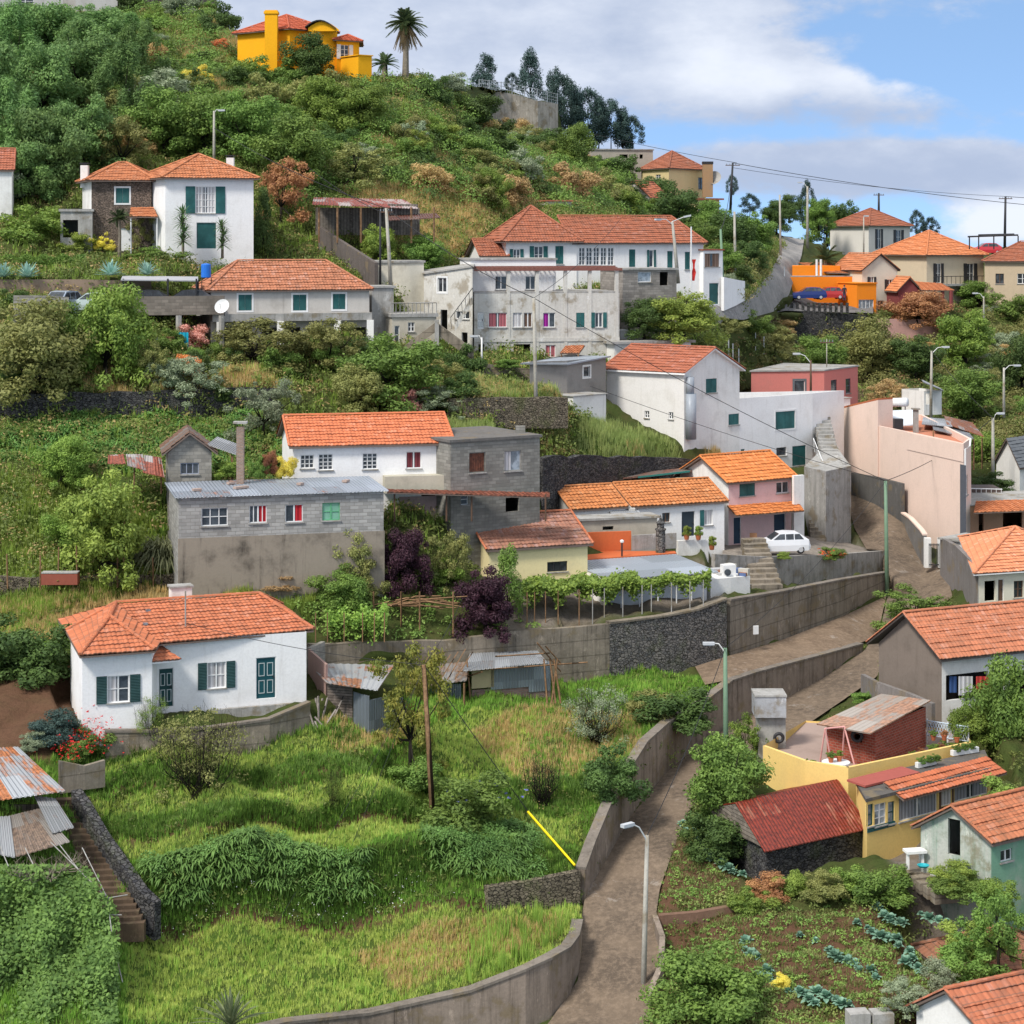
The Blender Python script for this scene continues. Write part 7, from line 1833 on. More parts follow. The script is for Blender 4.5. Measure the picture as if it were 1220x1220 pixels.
S_HILL = [[(-100,200),(0,60),(180,5),(250,12),(300,85),(440,92),(540,100),(585,160),(664,172),(760,215),(830,262),(700,258),(620,235),(560,255),(480,232),(372,232),(380,268),(310,180),(180,185),(80,215),(0,240)]]
pts = scatter(S_HILL, 330, 5)
CW = dict(mid='leaf green', dark='dark green', olive='olive green', bright='bright green', dry='dry brown', grey='grey green', pinkish='pink flowered')
gl = 'wild shrubs covering the upper hillside'
for k, q in enumerate(pts[:160]):
 w = rng.uniform(2.0, 5.2); h = w * rng.uniform(.5, .85); m = ('mid', 'dark', 'olive', 'mid', 'dark', 'bright', 'olive', 'dry', 'dark', 'grey')[k % 10]
 plant(V_('shrub', k), m, k, k * 3, w, h * 1.2, 'wild %s shrub in the tangle covering the upper hillside' % CW[m], 'shrub', gl + ', ' + CW[m], loc=q)
S_R = [[(905,390),(1130,400),(1220,350),(1300,420),(1300,600),(1190,560),(1150,480),(1040,500),(1020,440),(900,436)], [(840,300),(925,300),(870,380),(780,330)]]
gr = 'wild shrubs on the right hill'
for k, q in enumerate(scatter(S_R, 42, 6)):
 w = rng.uniform(1.5, 3.8); h = w * rng.uniform(.5, .9)
 plant(V_('shrub', k), (mm := ('mid', 'dark', 'olive', 'dry', 'mid', 'grey', 'bright')[k % 7]), k, k, w, h, 'wild %s shrub in the scrub on the right hill below the bar' % CW[mm], 'shrub', gr + ', ' + CW[mm], loc=q)
gq = 'bushes between the middle terraces'
for k, q in enumerate(scatter([[(-60,392),(250,400),(440,425),(560,440),(545,496),(340,490),(60,462),(-60,455)], [(400,700),(560,700),(560,745),(400,735)]], 28, 8)):
 w = rng.uniform(1.6, 3.6); plant(V_('shrub', k), (mm := ('olive', 'mid', 'dark', 'mid', 'grey', 'pinkish')[k % 6]), k, k * 5, w, w * .85, '%s bush among the trees on the middle left terraces' % CW[mm], 'shrub', gq + ', ' + CW[mm], loc=q)
def tufts(Q, nb, h, w, seed, lean=.45, r=.12, face=None):
 rg = np.random.default_rng(seed); n = len(Q); base = np.repeat(Q, nb, 0); N_ = n * nb
 hh = np.repeat(rg.uniform(h[0], h[1], n), nb) * rg.uniform(.6, 1.1, N_); a = rg.uniform(0, 6.283, N_); d = np.stack([np.cos(a), np.sin(a), np.zeros(N_)], 1)
 base = base + d * (r * rg.random(N_))[:, None]; s = np.stack([-d[:, 1], d[:, 0], d[:, 2] * 0], 1) * (w * rg.uniform(.6, 1.3, N_))[:, None]
 tip = base + d * (hh * lean * rg.random(N_))[:, None]; tip[:, 2] += hh; base[:, 2] -= .05
 V = np.stack([base - s, base + s, tip], 1).reshape(-1, 3)
 return V, np.arange(3 * N_).reshape(-1, 3), np.clip(rg.random(N_) * .6 + np.repeat(rg.random(n), nb) * .5, 0, 1)
def domes(Q, nl, r, leaf, seed, hr=.7):
 rg = np.random.default_rng(seed); n = len(Q); c = np.repeat(Q, nl, 0); N_ = n * nl; rr = np.repeat(rg.uniform(r[0], r[1], n), nl)
 d = unit(rg, N_); d[:, 2] = np.abs(d[:, 2]); C = c + d * rr[:, None] * (np.array([1, 1, hr]) * (.55 + .45 * rg.random(N_))[:, None])
 nn = d + rg.normal(size=(N_, 3)) * .6 + np.array([0, 0, .3]); nn /= np.linalg.norm(nn, axis=1)[:, None]
 V, Fq = quads_from(C, nn, leaf * rg.uniform(.6, 1.3, N_), .5, rg); return V, Fq, np.clip(rg.random(N_) * .6 + np.repeat(rg.random(n), nl) * .5, 0, 1)
def fronds(Q, nf, ln, w, seed):
 rg = np.random.default_rng(seed); n = len(Q); base = np.repeat(Q, nf, 0); N_ = n * nf; L_ = np.repeat(rg.uniform(ln[0], ln[1], n), nf) * rg.uniform(.7, 1.1, N_)
 a = rg.uniform(0, 6.283, N_); d = np.stack([np.cos(a), np.sin(a), 0 * a], 1); s = np.stack([-np.sin(a), np.cos(a), 0 * a], 1); el = rg.uniform(.5, 1.25, N_)
 out = []
 for t, ww in ((0, .35), (.35, 1), (.7, .8), (1, .05)):
  p = base + d * (L_ * np.cos(el) * t)[:, None] * 1.1; p[:, 2] += L_ * (np.sin(el) * t * 1.15 - .75 * t * t)
  out += [p - s * (w * ww * rg.uniform(.8, 1.2, N_))[:, None], p + s * w * ww]
 V = np.stack(out, 1).reshape(-1, 3); i = np.arange(N_)[:, None] * 8
 Fq = np.concatenate([np.concatenate([i + 2 * k, i + 2 * k + 1, i + 2 * k + 3, i + 2 * k + 2], 1) for k in range(3)], 0)
 lv = np.clip(rg.random(N_) * .6 + np.repeat(rg.random(n), nf) * .5, 0, 1); return V, Fq, np.tile(lv, 3)
def stuff(name, label, geo, mat, cat='ground cover'):
 me = np_mesh(name, *geo); me.materials.append(mat); o = bpy.data.objects.new(name, me); COL.objects.link(o); return tag(o, label, cat, kind='stuff')
HILLALL = [[(-300,700),(-300,-60),(100,-10),(250,10),(300,85),(440,90),(540,100),(590,165),(664,172),(740,212),(860,262),(935,290),(905,340),(860,380),(830,430),(720,440),(700,500),(535,505),(540,700),(200,700)]]
LOWALL = [[(-300,700),(60,700),(95,860),(130,905),(370,870),(530,800),(800,800),(866,815),(690,1036),(690,1100),(656,1143),(560,1182),(440,1209),(330,1225),(300,1400),(-300,1400)]]
gm_short = leafm('grass_green', (0.096, 0.176, 0.0132), (0.32, 0.446, 0.044), patch=.35, trans=.3); gm_dry = leafm('grass_dry', (0.32, 0.23, 0.066), (0.672, 0.486, 0.187), patch=.4, trans=.3); gm_lush = leafm('grass_lush', (0.08, 0.189, 0.011), (0.24, 0.459, 0.0275), patch=.25, trans=.3)
um = leafm('undergrowth_leaf', (0.048, 0.081, 0.0132), (0.192, 0.23, 0.0385), patch=.22); um2 = leafm('undergrowth_dry', (0.16, 0.115, 0.0385), (0.4, 0.27, 0.099), patch=.3); fm = leafm('fern_leaf', (0.048, 0.115, 0.0198), (0.16, 0.297, 0.055), patch=.5)
D_ = lambda polys, dens, seed, excl=(): scatter(polys, -dens, seed, excl)
EX_SOIL = [ZONES[5][1]]
stuff('undergrowth', 'low mixed scrub covering the whole upper hillside', domes(D_(HILLALL, 1.0, 31), 44, (.5, 1.3), .12, 32, .9), um)
stuff('undergrowth', 'larger merged bushes filling the upper hillside', domes(D_(S_HILL, .11, 131), 330, (1.1, 2.4), .13, 132, .85), LF['mid']); stuff('undergrowth', 'darker merged bushes filling the upper hillside', domes(D_(S_HILL, .07, 133), 330, (1.0, 2.2), .13, 134, .8), LF['dark'])
stuff('undergrowth', 'dry brown and ochre brush between the green scrub on the upper hillside', domes(D_(HILLALL, .5, 33), 34, (.4, 1.0), .1, 34, .9), um2)
stuff('grass', 'green wild grass between the shrubs of the upper hillside', tufts(D_(HILLALL, 2.6, 35), 6, (.3, .8), .05, 36, r=.3), gm_short)
RR = [[(905,385),(1300,340),(1300,640),(1200,600),(1160,520),(1040,505),(1010,450),(830,440),(860,395)]]
stuff('undergrowth', 'merged bushes filling the right hill', domes(D_(S_R, .12, 135), 300, (1.0, 2.0), .12, 136, .85), LF['olive'])
stuff('grass', 'straw yellow grass patches on the upper hillside', tufts(D_([[(400,225),(620,215),(640,250),(560,265),(440,250)], [(255,20),(320,90),(340,130),(270,120),(210,60)], [(590,165),(664,175),(700,230),(640,200)], [(380,100),(470,180),(560,190),(520,210),(400,150)]], 7, 171), 8, (.4, 1.0), .05, 172, r=.3), gm_dry)
stuff('undergrowth', 'green scrub covering the right hill', domes(D_(RR, .9, 37), 24, (.4, 1.0), .13, 38), um); stuff('undergrowth', 'dry brown brush on the right hill', domes(D_(RR, .45, 39), 22, (.3, .8), .11, 40), um2)
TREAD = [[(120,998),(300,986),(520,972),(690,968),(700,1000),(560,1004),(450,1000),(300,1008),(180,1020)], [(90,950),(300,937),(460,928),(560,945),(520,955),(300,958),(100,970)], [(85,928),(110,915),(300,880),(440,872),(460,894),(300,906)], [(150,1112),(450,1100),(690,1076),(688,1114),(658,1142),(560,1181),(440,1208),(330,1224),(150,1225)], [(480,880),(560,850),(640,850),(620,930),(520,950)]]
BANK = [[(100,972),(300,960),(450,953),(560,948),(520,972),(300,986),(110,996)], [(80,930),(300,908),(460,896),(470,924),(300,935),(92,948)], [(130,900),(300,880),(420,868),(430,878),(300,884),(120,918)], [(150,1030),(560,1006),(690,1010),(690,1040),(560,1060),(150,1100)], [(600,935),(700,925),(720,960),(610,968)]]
gm_tread_lit = leafm('grass_short_lit', (.23, .32, .035), (.5, .56, .1), patch=.5, trans=.3); gm_bank_shaded = leafm('grass_bank_shaded', (.055, .13, .012), (.15, .29, .03), patch=.6, trans=.2)  # short and lush grass tones, with tread light and bank shade painted in
stuff('grass', 'short bright yellow green grass on the treads of the lower terraces', tufts(D_(TREAD, 46, 141), 6, (.08, .26), .028, 142, r=.14), gm_tread_lit)
stuff('grass', 'long dark lush grass hanging on the terrace banks', tufts(D_(BANK, 30, 143), 9, (.2, .5), .03, 144, lean=1.1, r=.2), gm_bank_shaded); stuff('undergrowth', 'broad leaved weeds on the grass terrace banks', domes(D_(BANK, 1.6, 145), 30, (.15, .45), .07, 146), um)
stuff('grass', 'short bright grass of the lower terraces', tufts(D_(LOWALL, 34, 41, EX_SOIL + TREAD), 5, (.1, .34), .028, 42, r=.14), gm_lush)
stuff('grass', 'yellowing longer grass mixed into the lower terraces', tufts(D_(LOWALL, 5, 43, EX_SOIL), 6, (.2, .5), .03, 44, r=.12), gm_short)
stuff('grass', 'dry straw coloured grass patches on the lower slope', tufts(D_([ZONES[1][1], ZONES[2][1], ZONES[4][1], [(380,860),(470,850),(520,880),(400,900)]], 26, 45), 6, (.15, .5), .026, 46, r=.13), gm_dry)
stuff('grass', 'long green and straw grass on the field above the black basalt wall', tufts(D_([ZONES[7][1], ZONES[9][1]], 34, 47), 6, (.3, .75), .035, 48, r=.15), leafm('field_grass', (.13, .2, .03), (.36, .38, .12), patch=.3, trans=.3))
stuff('grass', 'dry grass fringe along the top of the stone walls', tufts(D_([ZONES[8][1], ZONES[9][1], ZONES[10][1], ZONES[16][1]], 16, 49), 7, (.3, .7), .035, 50, r=.15), gm_dry)
stuff('grass', 'tall reed like grass tufts near the bottom lane wall', tufts(D_([[(560,1120),(600,1100),(682,1090),(676,1120),(610,1158),(560,1172)]], 3, 51), 14, (.7, 1.3), .03, 52, lean=.3, r=.3), gm_short)
LEFTM = [[(-300,570),(150,575),(210,640),(215,690),(60,735),(-300,760)], [(200,690),(380,690),(370,735),(250,712)]]
stuff('grass', 'green and yellow grass on the terraces at the left edge', tufts(D_(LEFTM, 30, 53), 6, (.2, .6), .032, 54, r=.15), gm_short)
stuff('undergrowth', 'weeds scattered over the left terraces', domes(D_(LEFTM, .8, 55), 26, (.2, .6), .08, 56), um)
FERN = [[(-300,500),(0,497),(330,492),(345,520),(345,575),(250,570),(150,560),(60,548),(-300,560)]]
stuff('fern', 'bright green bracken covering the bank below the dark stone wall', fronds(D_(FERN, 7, 57), 22, (.5, 1.0), .055, 58), fm)
B1 = [[(165,1020),(300,1005),(440,1010),(440,1060),(300,1060),(200,1070)], [(505,985),(640,985),(642,1045),(560,1050),(515,1040)], [(180,1080),(690,1050),(560,1095),(200,1110)]]
stuff('fern', 'thick dark fern hedge hanging over the lowest bank', fronds(D_(B1[:2], 16, 59), 30, (.45, .95), .045, 60), fm); stuff('fern', 'dense leafy body of the fern hedge on the lowest bank', domes(D_(B1[:2], 1.3, 159), 330, (.3, .75), .055, 160, 1.1), fm)
stuff('undergrowth', 'daisies and weeds on the lowest bank', domes(D_([[(160,1040),(690,1020),(690,1070),(450,1098),(160,1110)]], 4, 61), 22, (.15, .4), .06, 62), um)
fl = paint('white_petals', (.8, .8, .76), .8); fm_ = domes(D_([[(170,1060),(520,1040),(560,1085),(300,1100),(190,1108)]], 5, 63), 3, (.3, .45), .035, 64); stuff('flowers', 'small white daisies on the lowest bank', fm_, fl, 'flowers')
stuff('undergrowth', 'green weeds along the middle terrace banks', domes(D_([[(90,945),(460,920),(520,975),(300,990),(110,998)], [(80,905),(300,878),(450,880),(450,905),(90,935)], [(600,830),(800,800),(860,820),(780,900),(700,1000),(640,960)]], 1.1, 65), 24, (.2, .55), .08, 66), um)
GARD = [[(300,690),(460,700),(560,700),(640,720),(640,750),(530,758),(385,762),(360,730)], [(650,690),(600,745),(600,700)]]
stuff('undergrowth', 'green vegetable and herb tangle of the middle garden', domes(D_(GARD, 2.6, 67), 28, (.25, .7), .1, 68), leafm('garden_leaf', (0.064, 0.149, 0.0165), (0.256, 0.378, 0.055), patch=.6))
VEG = [[(785,1085),(1120,1070),(1215,1100),(1140,1225),(770,1230)], [(785,1005),(880,1035),(880,1068),(780,1092)]]
stuff('undergrowth', 'trampled yellow green weeds over the vegetable garden soil', tufts(D_(VEG, 24, 69), 7, (.06, .2), .045, 70, lean=1.6, r=.2), leafm('garden_weeds', (.1, .15, .03), (.27, .31, .08), patch=.5))
stuff('undergrowth', 'low green weeds in patches over the vegetable garden', domes(D_(VEG, 5, 169), 26, (.12, .4), .06, 170, .5), leafm('garden_leaf', None, None))
stuff('undergrowth', 'clumps of herbs round the vegetable garden edge', domes(D_([[(780,1080),(900,1060),(1120,1050),(1120,1080),(900,1090)], [(1100,1060),(1220,1090),(1220,1220),(1120,1220)], [(780,1180),(1100,1190),(1100,1230),(770,1230)], [(780,880),(900,930),(870,1010),(790,1020),(815,960)]], 4, 71), 30, (.2, .6), .07, 72), leafm('herbs', (0.072, 0.121, 0.022), (0.272, 0.324, 0.066), patch=.6))
stuff('undergrowth', 'weeds on the verges around the right hand houses', domes(D_([[(900,910),(1000,843),(1046,811),(1052,832),(985,866),(930,908)], [(1060,720),(1140,715),(1160,740),(1050,800),(1040,770)], [(1040,810),(1120,850),(1220,860),(1300,1000),(1190,1000),(1170,900),(1050,825)], [(1100,545),(1300,500),(1300,620),(1160,600)]], 1.2, 73), 26, (.2, .6), .08, 74), um)
stuff('undergrowth', 'low plants fringing the foot of the lane walls', domes(D_([[(690,1040),(720,960),(800,850),(880,808),(1030,765),(1030,772),(880,822),(800,880),(720,985),(696,1070)], [(772,1220),(788,1160),(790,1090),(800,1020),(822,965),(856,926),(868,930),(835,970),(812,1020),(800,1090),(800,1220)]], 2.6, 75), 18, (.1, .3), .05, 76), um)
stuff('undergrowth', 'straggling grass and scrub around the middle houses', domes(D_([[(340,500),(540,500),(540,530),(340,495)], [(540,430),(720,435),(722,470),(540,475)], [(460,600),(590,600),(570,700),(460,700)], [(740,340),(890,360),(860,430),(740,430)]], 1.6, 77), 26, (.25, .7), .1, 78), um)
def vine_cover():
 t = thing('trellis', 'white pipe trellis buried under a big mass of climbing vine at the bottom left corner', 'trellis', P(70, 1220, 82))
 rg = np.random.default_rng(80); n = 26000; px = rg.uniform(-60, 142, n); py = rg.uniform(1030, 1290, n)
 lim = 100 + 40 * np.clip((py - 1030) / 60, 0, 1); k = px < lim + rg.normal(size=n) * 4; px, py = px[k], py[k]
 D = 86.5 - (py - 1030) / 190 * 6.5 + .35 * np.sin(px * .09) + .35 * np.sin(py * .07 + px * .05) + .25 * rg.normal(size=len(px))
 C = np.stack([(px - HX) / F * D, D, (HY - py) / F * D], 1)
 nn = unit(rg, len(px)) * .7 + np.array([0, -.5, .8]); nn /= np.linalg.norm(nn, axis=1)[:, None]
 V, Fq = quads_from(C, nn, rg.uniform(.06, .13, len(px)), .6, rg); me = np_mesh('vine', V - np.array(t['_o']), Fq, rg.random(len(px))); me.materials.append(leafm('climber', (0.056, 0.135, 0.022), (0.192, 0.351, 0.055), patch=.8))
 o = bpy.data.objects.new('vine', me); COL.objects.link(o); o.parent = t
 for a, b in (((98, 1010, 87), (128, 1070, 85)), ((128, 1070, 85), (133, 1110, 83.5)), ((128, 1070, 85), (152, 1066, 85.3)), ((112, 1090, 84.5), (145, 1090, 84.5)), ((140, 1145, 83), (146, 1170, 82)), ((70, 1005, 87.5), (95, 1038, 86.3)), ((30, 1010, 87), (42, 1035, 86)), ((0, 1008, 87), (10, 1032, 86)), ((60, 1003, 87.6), (130, 1072, 85))):
  mb = MB(); mb.tube([P(*a), P(*b)], .022, .022, 6); build(mb, 'pipe', M_conc, t)
 mb = twigs(21, 60, .5, 2.2, .03); k = P(60, 1040, 86.6)
 mb.v = [(v[0] + k.x, v[1] + k.y, v[2] + k.z) for v in mb.v]; build(mb, 'dead_stems', M_bark, t)
vine_cover()
def trellis():
 t = thing('vine_trellis', 'bright green grapevine trained over posts along the top of the concrete wall', 'trellis', P(740, 745, 117.5))
 rg = np.random.default_rng(82); L1 = [(622, 116.2, 700, 726), (700, 117.2, 688, 720), (760, 118.4, 694, 718), (800, 119.4, 698, 716), (845, 120.6, 700, 716)]
 C = []
 for n, (x0, x1, dy) in ((9500, (622, 760, 3.2)), (3600, (700, 847, 1.5))):
  x = rg.uniform(x0, x1, n); D = np.interp(x, [a[0] for a in L1], [a[1] for a in L1]) + rg.random(n) * dy
  z = -20.55 + .3 * np.sin(x * .12) * .5 + rg.normal(size=n) * .14 - (rg.random(n) < .35) * rg.random(n) * .9 * (.6 + .4 * np.sin(x * .21))
  C.append(np.stack([(x - HX) / F * D, D, z], 1))
 C = np.concatenate(C); n = len(C); nn = unit(rg, n) * .8 + np.array([0, -.2, .8]); nn /= np.linalg.norm(nn, axis=1)[:, None]
 V, Fq = quads_from(C, nn, rg.uniform(.07, .15, n), .65, rg); me = np_mesh('vine', V - np.array(t['_o']), Fq, rg.random(n)); me.materials.append(LF['vine']); o = bpy.data.objects.new('vine', me); COL.objects.link(o); o.parent = t
 for x in (628, 637, 650, 665, 690, 706, 720, 742, 765, 776, 800, 822, 838):
  D = float(np.interp(x, [a[0] for a in L1], [a[1] for a in L1])) - .1; p = XY(x, D); mb = MB(); mb.tube([cloned(p, -23.2), cloned(p, -20.6)], .035, .03, 5); build(mb, 'post', M_timber if x < 700 else M_conc, t)
trellis()
def small_trellis():
 t = thing('vine_trellis', 'small leafy vine trellis with hanging blue sheet in the middle garden', 'trellis', P(425, 760, 110.5)); rg = np.random.default_rng(83); n = 2600
 x = rg.uniform(388, 462, n); D = 110.3 + rg.random(n) * 2.4; z = zat(737, 110.5) + rg.normal(size=n) * .22 + .2 * np.sin(x * .25) - (rg.random(n) < .4) * rg.random(n) * 1.1
 C = np.stack([(x - HX) / F * D, D, z], 1); nn = unit(rg, n) * .8 + np.array([0, -.2, .8]); nn /= np.linalg.norm(nn, axis=1)[:, None]
 V, Fq = quads_from(C, nn, rg.uniform(.06, .12, n), .65, rg); me = np_mesh('vine', V - np.array(t['_o']), Fq, rg.random(n)); me.materials.append(LF['vine']); o = bpy.data.objects.new('vine', me); COL.objects.link(o); o.parent = t
 for x in (376, 390, 410, 432, 446, 458): p = XY(x, 110.2); mb = MB(); mb.tube([cloned(p, zat(765, 110.2)), cloned(p, zat(730, 110.2))], .035, .03, 5); build(mb, 'post', M_timber, t)
 t = thing('pergola', 'rough stick pergola between the two purple plum trees', 'pergola', P(510, 745, 113.5)); mb = MB(); rr = random.Random(5)
 for k in range(12): a = P(rr.uniform(440, 480), 722, 113.4 + k * .12); b = P(rr.uniform(520, 560), 716 + rr.uniform(-6, 10), 113.4 + k * .12); mb.tube([a, a.lerp(b, .5) + UP * rr.uniform(.0, .3), b], .05, .03, 4)
 build(mb, 'sticks', M_timber, t)
 for x in (445, 478, 500, 540): post(t, 'post', M_timber, x, 113.4, 705, 752, .05)
small_trellis()
# ------------------------------------------------------------------ poles, lamps, cables
TOPS = {}
def lamp(label, px, ybot, ytop, D, hx, hy, mat=None, r=.1, dpx=0, tb=0):
 t = thing('street_lamp', label, 'street lamp', P(px, ybot, D)); b = P(px, ybot, D); a = P(px + dpx, ytop, D); h = P(hx, hy, D - tb)
 mb = MB(); mb.tube([b - UP * .4, b.lerp(a, .5), a], [r * 1.2, r, r * .75], n=8); build(mb, 'pole', mat or M_pole, t, smooth=True)
 mb = MB(); mb.tube([a - UP * .25, a.lerp(h, .5) + UP * .08, h], .035, .03, 6); build(mb, 'arm', M_frame, t)
 d = (h - a); d.z = 0; d = d.normalized() if d.length > .01 else Vector((1, 0, 0)); s = Vector((-d.y, d.x, 0)); hd = build_box(h - d * .1 - s * .12 - UP * .1, d * .62, s * .24, UP * .14, 'lamp_head', paint('lamp_grey', (.5, .52, .54), .4), t)
 build_box(h - d * .02 - s * .09 - UP * .14, d * .45, s * .18, UP * .045, 'lens', M_glass2, hd); TOPS[label] = a; return t
def build_box(o, ex, ey, ez, name, mat, parent): mb = MB(); mb.box(o, ex, ey, ez); return build(mb, name, mat, parent)
def pole(label, px, ybot, ytop, D, dpx=0, mat=None, r=.12, cross=0, kind='utility_pole', dD=0):
 t = thing(kind, label, 'pole', P(px, ybot, D)); b = P(px, ybot, D); a = P(px + dpx, ytop, D + dD); mb = MB(); mb.tube([b - UP * .4, b.lerp(a, .5), a], [r, r * .85, r * .7], n=8); build(mb, 'pole', mat or M_pole, t, smooth=True)
 if cross:
  q = a - UP * .35; build_box(q - Vector((cross, .05, 0)), (2 * cross, 0, 0), (0, .1, 0), (0, 0, .1), 'crossarm', M_brownf, t)
  for k in (-.85, -.4, .4, .85): mb = MB(); mb.lathe(q + Vector((cross * k, 0, .1)), [(.03, 0), (.05, .05), (.03, .1), (.045, .15), (.01, .2)], 6); build(mb, 'insulator', M_glass2, t)
 TOPS[label] = a; return t
l1 = 'tall thin concrete street lamp with white head beside the bottom bend of the lane'
lamp(l1, 766, 1200, 995, 87, 752, 981, r=.11, dpx=5, tb=.6)
l2 = 'pale green street lamp rising in front of the ramp wall'; lamp(l2, 865, 915, 772, 107, 849, 766, M_greenpole, dpx=-1, r=.13)
l3 = 'brown wooden pole leaning slightly on the grass terrace, beside the loquat tree'; pole(l3, 517, 992, 792, 96, dpx=-12, mat=M_timber, r=.15)
l4 = 'tall pale green pole at the corner of the parking platform and steep lane'; pole(l4, 1057, 712, 573, 141, dpx=-2, mat=M_greenpole, r=.16)
l5 = 'grey concrete pole in front of the grey apartment house'; pole(l5, 639, 501, 355, 142, dpx=-3, r=.15)
l6 = 'grey street lamp rising behind the upper white house roof'; lamp(l6, 255, 205, 132, 178, 261, 131, r=.12)
l7 = 'leaning pale pole of the pair beside the whitewashed outbuilding'; pole(l7, 466, 342, 248, 156, dpx=-6, r=.16, cross=.5)
l8 = 'dark thin pole of the pair beside the whitewashed outbuilding'; pole(l8, 453, 342, 252, 156, mat=M_dark, r=.1)
l9 = 'grey double headed street lamp in front of the long upper house'; t = lamp(l9, 808, 332, 264, 168, 786, 261, dpx=-7, r=.14, tb=1)
mb = MB(); a = TOPS[l9]; q = P(816, 258, 167); mb.tube([a, q], .035); build(mb, 'arm', M_frame, t); build_box(q - Vector((.1, .1, .1)), (.6, 0, .12), (0, .24, 0), (0, 0, .14), 'lamp_head', paint('lamp_grey', None), t)
l10 = 'green pole standing right of the green door annex'; pole(l10, 863.5, 392, 273, 175, dpx=-5, mat=M_greenpole, r=.14)
l11 = 'grey pole between the annex and the crest road trees'; pole(l11, 876, 332, 252, 190, dpx=-1, r=.15)
l12 = 'dark utility pole with crossarm right of the tall pale yellow house'; pole(l12, 870, 250, 194, 250, dpx=3, mat=M_dark, r=.17, cross=.9)
l13 = 'tall grey street lamp on the crest road'; lamp(l13, 962, 292, 222, 262, 955, 217, r=.16)
l14 = 'grey pole left of the crest road'; pole(l14, 930, 306, 232, 240, dpx=-1, r=.15)
l15 = 'dark utility pole with round coil behind the pale house with red roof'; pole(l15, 1047, 262, 230, 300, mat=M_dark, r=.2, cross=.8)
l16 = 'dark utility pole with round coil behind the tan house at right'; pole(l16, 1197, 293, 234, 270, dpx=1, mat=M_dark, r=.2, cross=.9)
lamp('small pale street lamp on the porch terrace below the tan house', 1172, 385, 353, 226, 1164, 349, r=.1)
lamp('thin grey street lamp at the left corner of the beige house', 1029, 305, 259, 245, 1030, 257, r=.09)
l18 = 'grey street lamp on the scrub slope above the salmon house terrace'; lamp(l18, 1109, 495, 418, 176, 1124, 413, r=.12, dpx=1)
lamp('grey street lamp in front of the dark tree at the right edge', 1196, 492, 438, 176, 1209, 435, r=.11)
l20 = 'concrete pole lamp right of the salmon house'; lamp(l20, 1183, 576, 498, 163, 1189, 492, r=.14)
lamp('small dark street lamp in front of the salmon red house', 966, 470, 429, 168, 952, 421, M_brownf, r=.09)
pole('thin antenna pole with bars above the salmon red house', 985, 442, 404, 176, r=.05, cross=.6, kind='antenna')
l22 = 'slim white lamp post at the entrance of the grey apartment house'; lamp(l22, 574, 441, 402, 149, 568, 400, M_frame, r=.07)
def cable(label, p, q, sag=.02, r=.022):
 p, q = Vector(p), Vector(q); mb = MB(); n = 14; Ln = (q - p).length
 mb.tube([p.lerp(q, k / n) - UP * (sag * Ln * 4 * (k / n) * (1 - k / n)) for k in range(n + 1)], r, r, 4)
 t = build(mb, 'cable', M_cable, None, loc=p, uv=False); tag(t, label, 'cable')
T_ = TOPS
cable('thick dark cable crossing the sky from the crossarm pole to the right edge', T_[l12], P(1290, 250, 262), .012, .035)
cable('upper sky cable running from behind the crest wall eucalyptus to the dark crossarm pole', P(700, 158, 262), T_[l12] + Vector((.5, 0, 0)), .008, .028)
cable('thin sky cable from the dark crossarm pole to the coil pole behind the tan house', T_[l12] - UP * .6, T_[l16], .012, .024)
cable('cable from the coil pole behind the tan house out of the right edge', T_[l16], P(1300, 238, 268), .01, .035)
cable('cable sagging from the green pole by the annex to the dark crossarm pole', T_[l10], T_[l12], .02, .03)
cable('cable from the green annex pole to the grey apartment house pole', T_[l5], P(740, 260, 166), .02)
cable('long wire from the apartment pole over the big white house to the corner pole', T_[l5], T_[l4], .015, .022)
cable('second wire from the corner pole over the row house roofs', P(703, 460, 149), T_[l4], .012, .018)
cable('long wire from the corner pole to the lamp in front of the ramp', T_[l4], T_[l2], .02, .018)
cable('wire from the ramp lamp across the lane to the bottom lamp', T_[l2], T_[l1], .02, .02)
cable('wire from the corner pole up to the pole right of the salmon house', T_[l4], T_[l20], .02, .025)
cable('wire from the slope lamp down to the pole right of the salmon house', T_[l18], T_[l20], .02, .025)
cable('pair wire from the upper hillside lamp down to the pale leaning pole', T_[l6] - UP * 1.5, T_[l7], .02, .03)
cable('second pair wire from the upper hillside down to the dark thin pole', P(330, 165, 185), T_[l8], .02, .03)
cable('wire from the pale leaning pole to the grey apartment house pole', T_[l7], T_[l5], .025, .03)
cable('thin stay wire from the wooden pole down to the yellow guarded anchor', T_[l3], P(630, 968, 96.0), .002, .02)
cable('left thin stay wire from the wooden pole to the lowest terrace', T_[l3], P(380, 1100, 89.9), .012, .012)
cable('second left stay wire from the wooden pole to the lowest terrace', T_[l3] - UP * .3, P(330, 1100, 89.4), .012, .012)
cable('wire from the wooden pole across the garden to the purple plum', T_[l3], P(560, 690, 118), .02, .015)
cable('wire from the wooden pole to the low white house chimney pipe', T_[l3], P(221, 742, 101.6), .02, .015)
t = thing('guy_guard', 'bright yellow plastic tube on a guy wire near the lane wall', 'guard', P(685, 1031, 94.2)); mb = MB(); mb.tube([P(685, 1031, 92.9), P(629, 967, 96.0)], .055, .055, 8); build(mb, 'tube', paint('guard_yellow', (.85, .62, .01), .45, var=.05), t)
t = thing('flagpole', 'white flagpole with a limp red flag beside the long upper house', 'flagpole', P(823.5, 345, 169)); mb = MB(); mb.tube([P(823.5, 345, 169), P(823.5, 270, 169)], .08, .06, 8); build(mb, 'pole', M_frame, t)
mb = MB(); a = P(824, 309, 169)
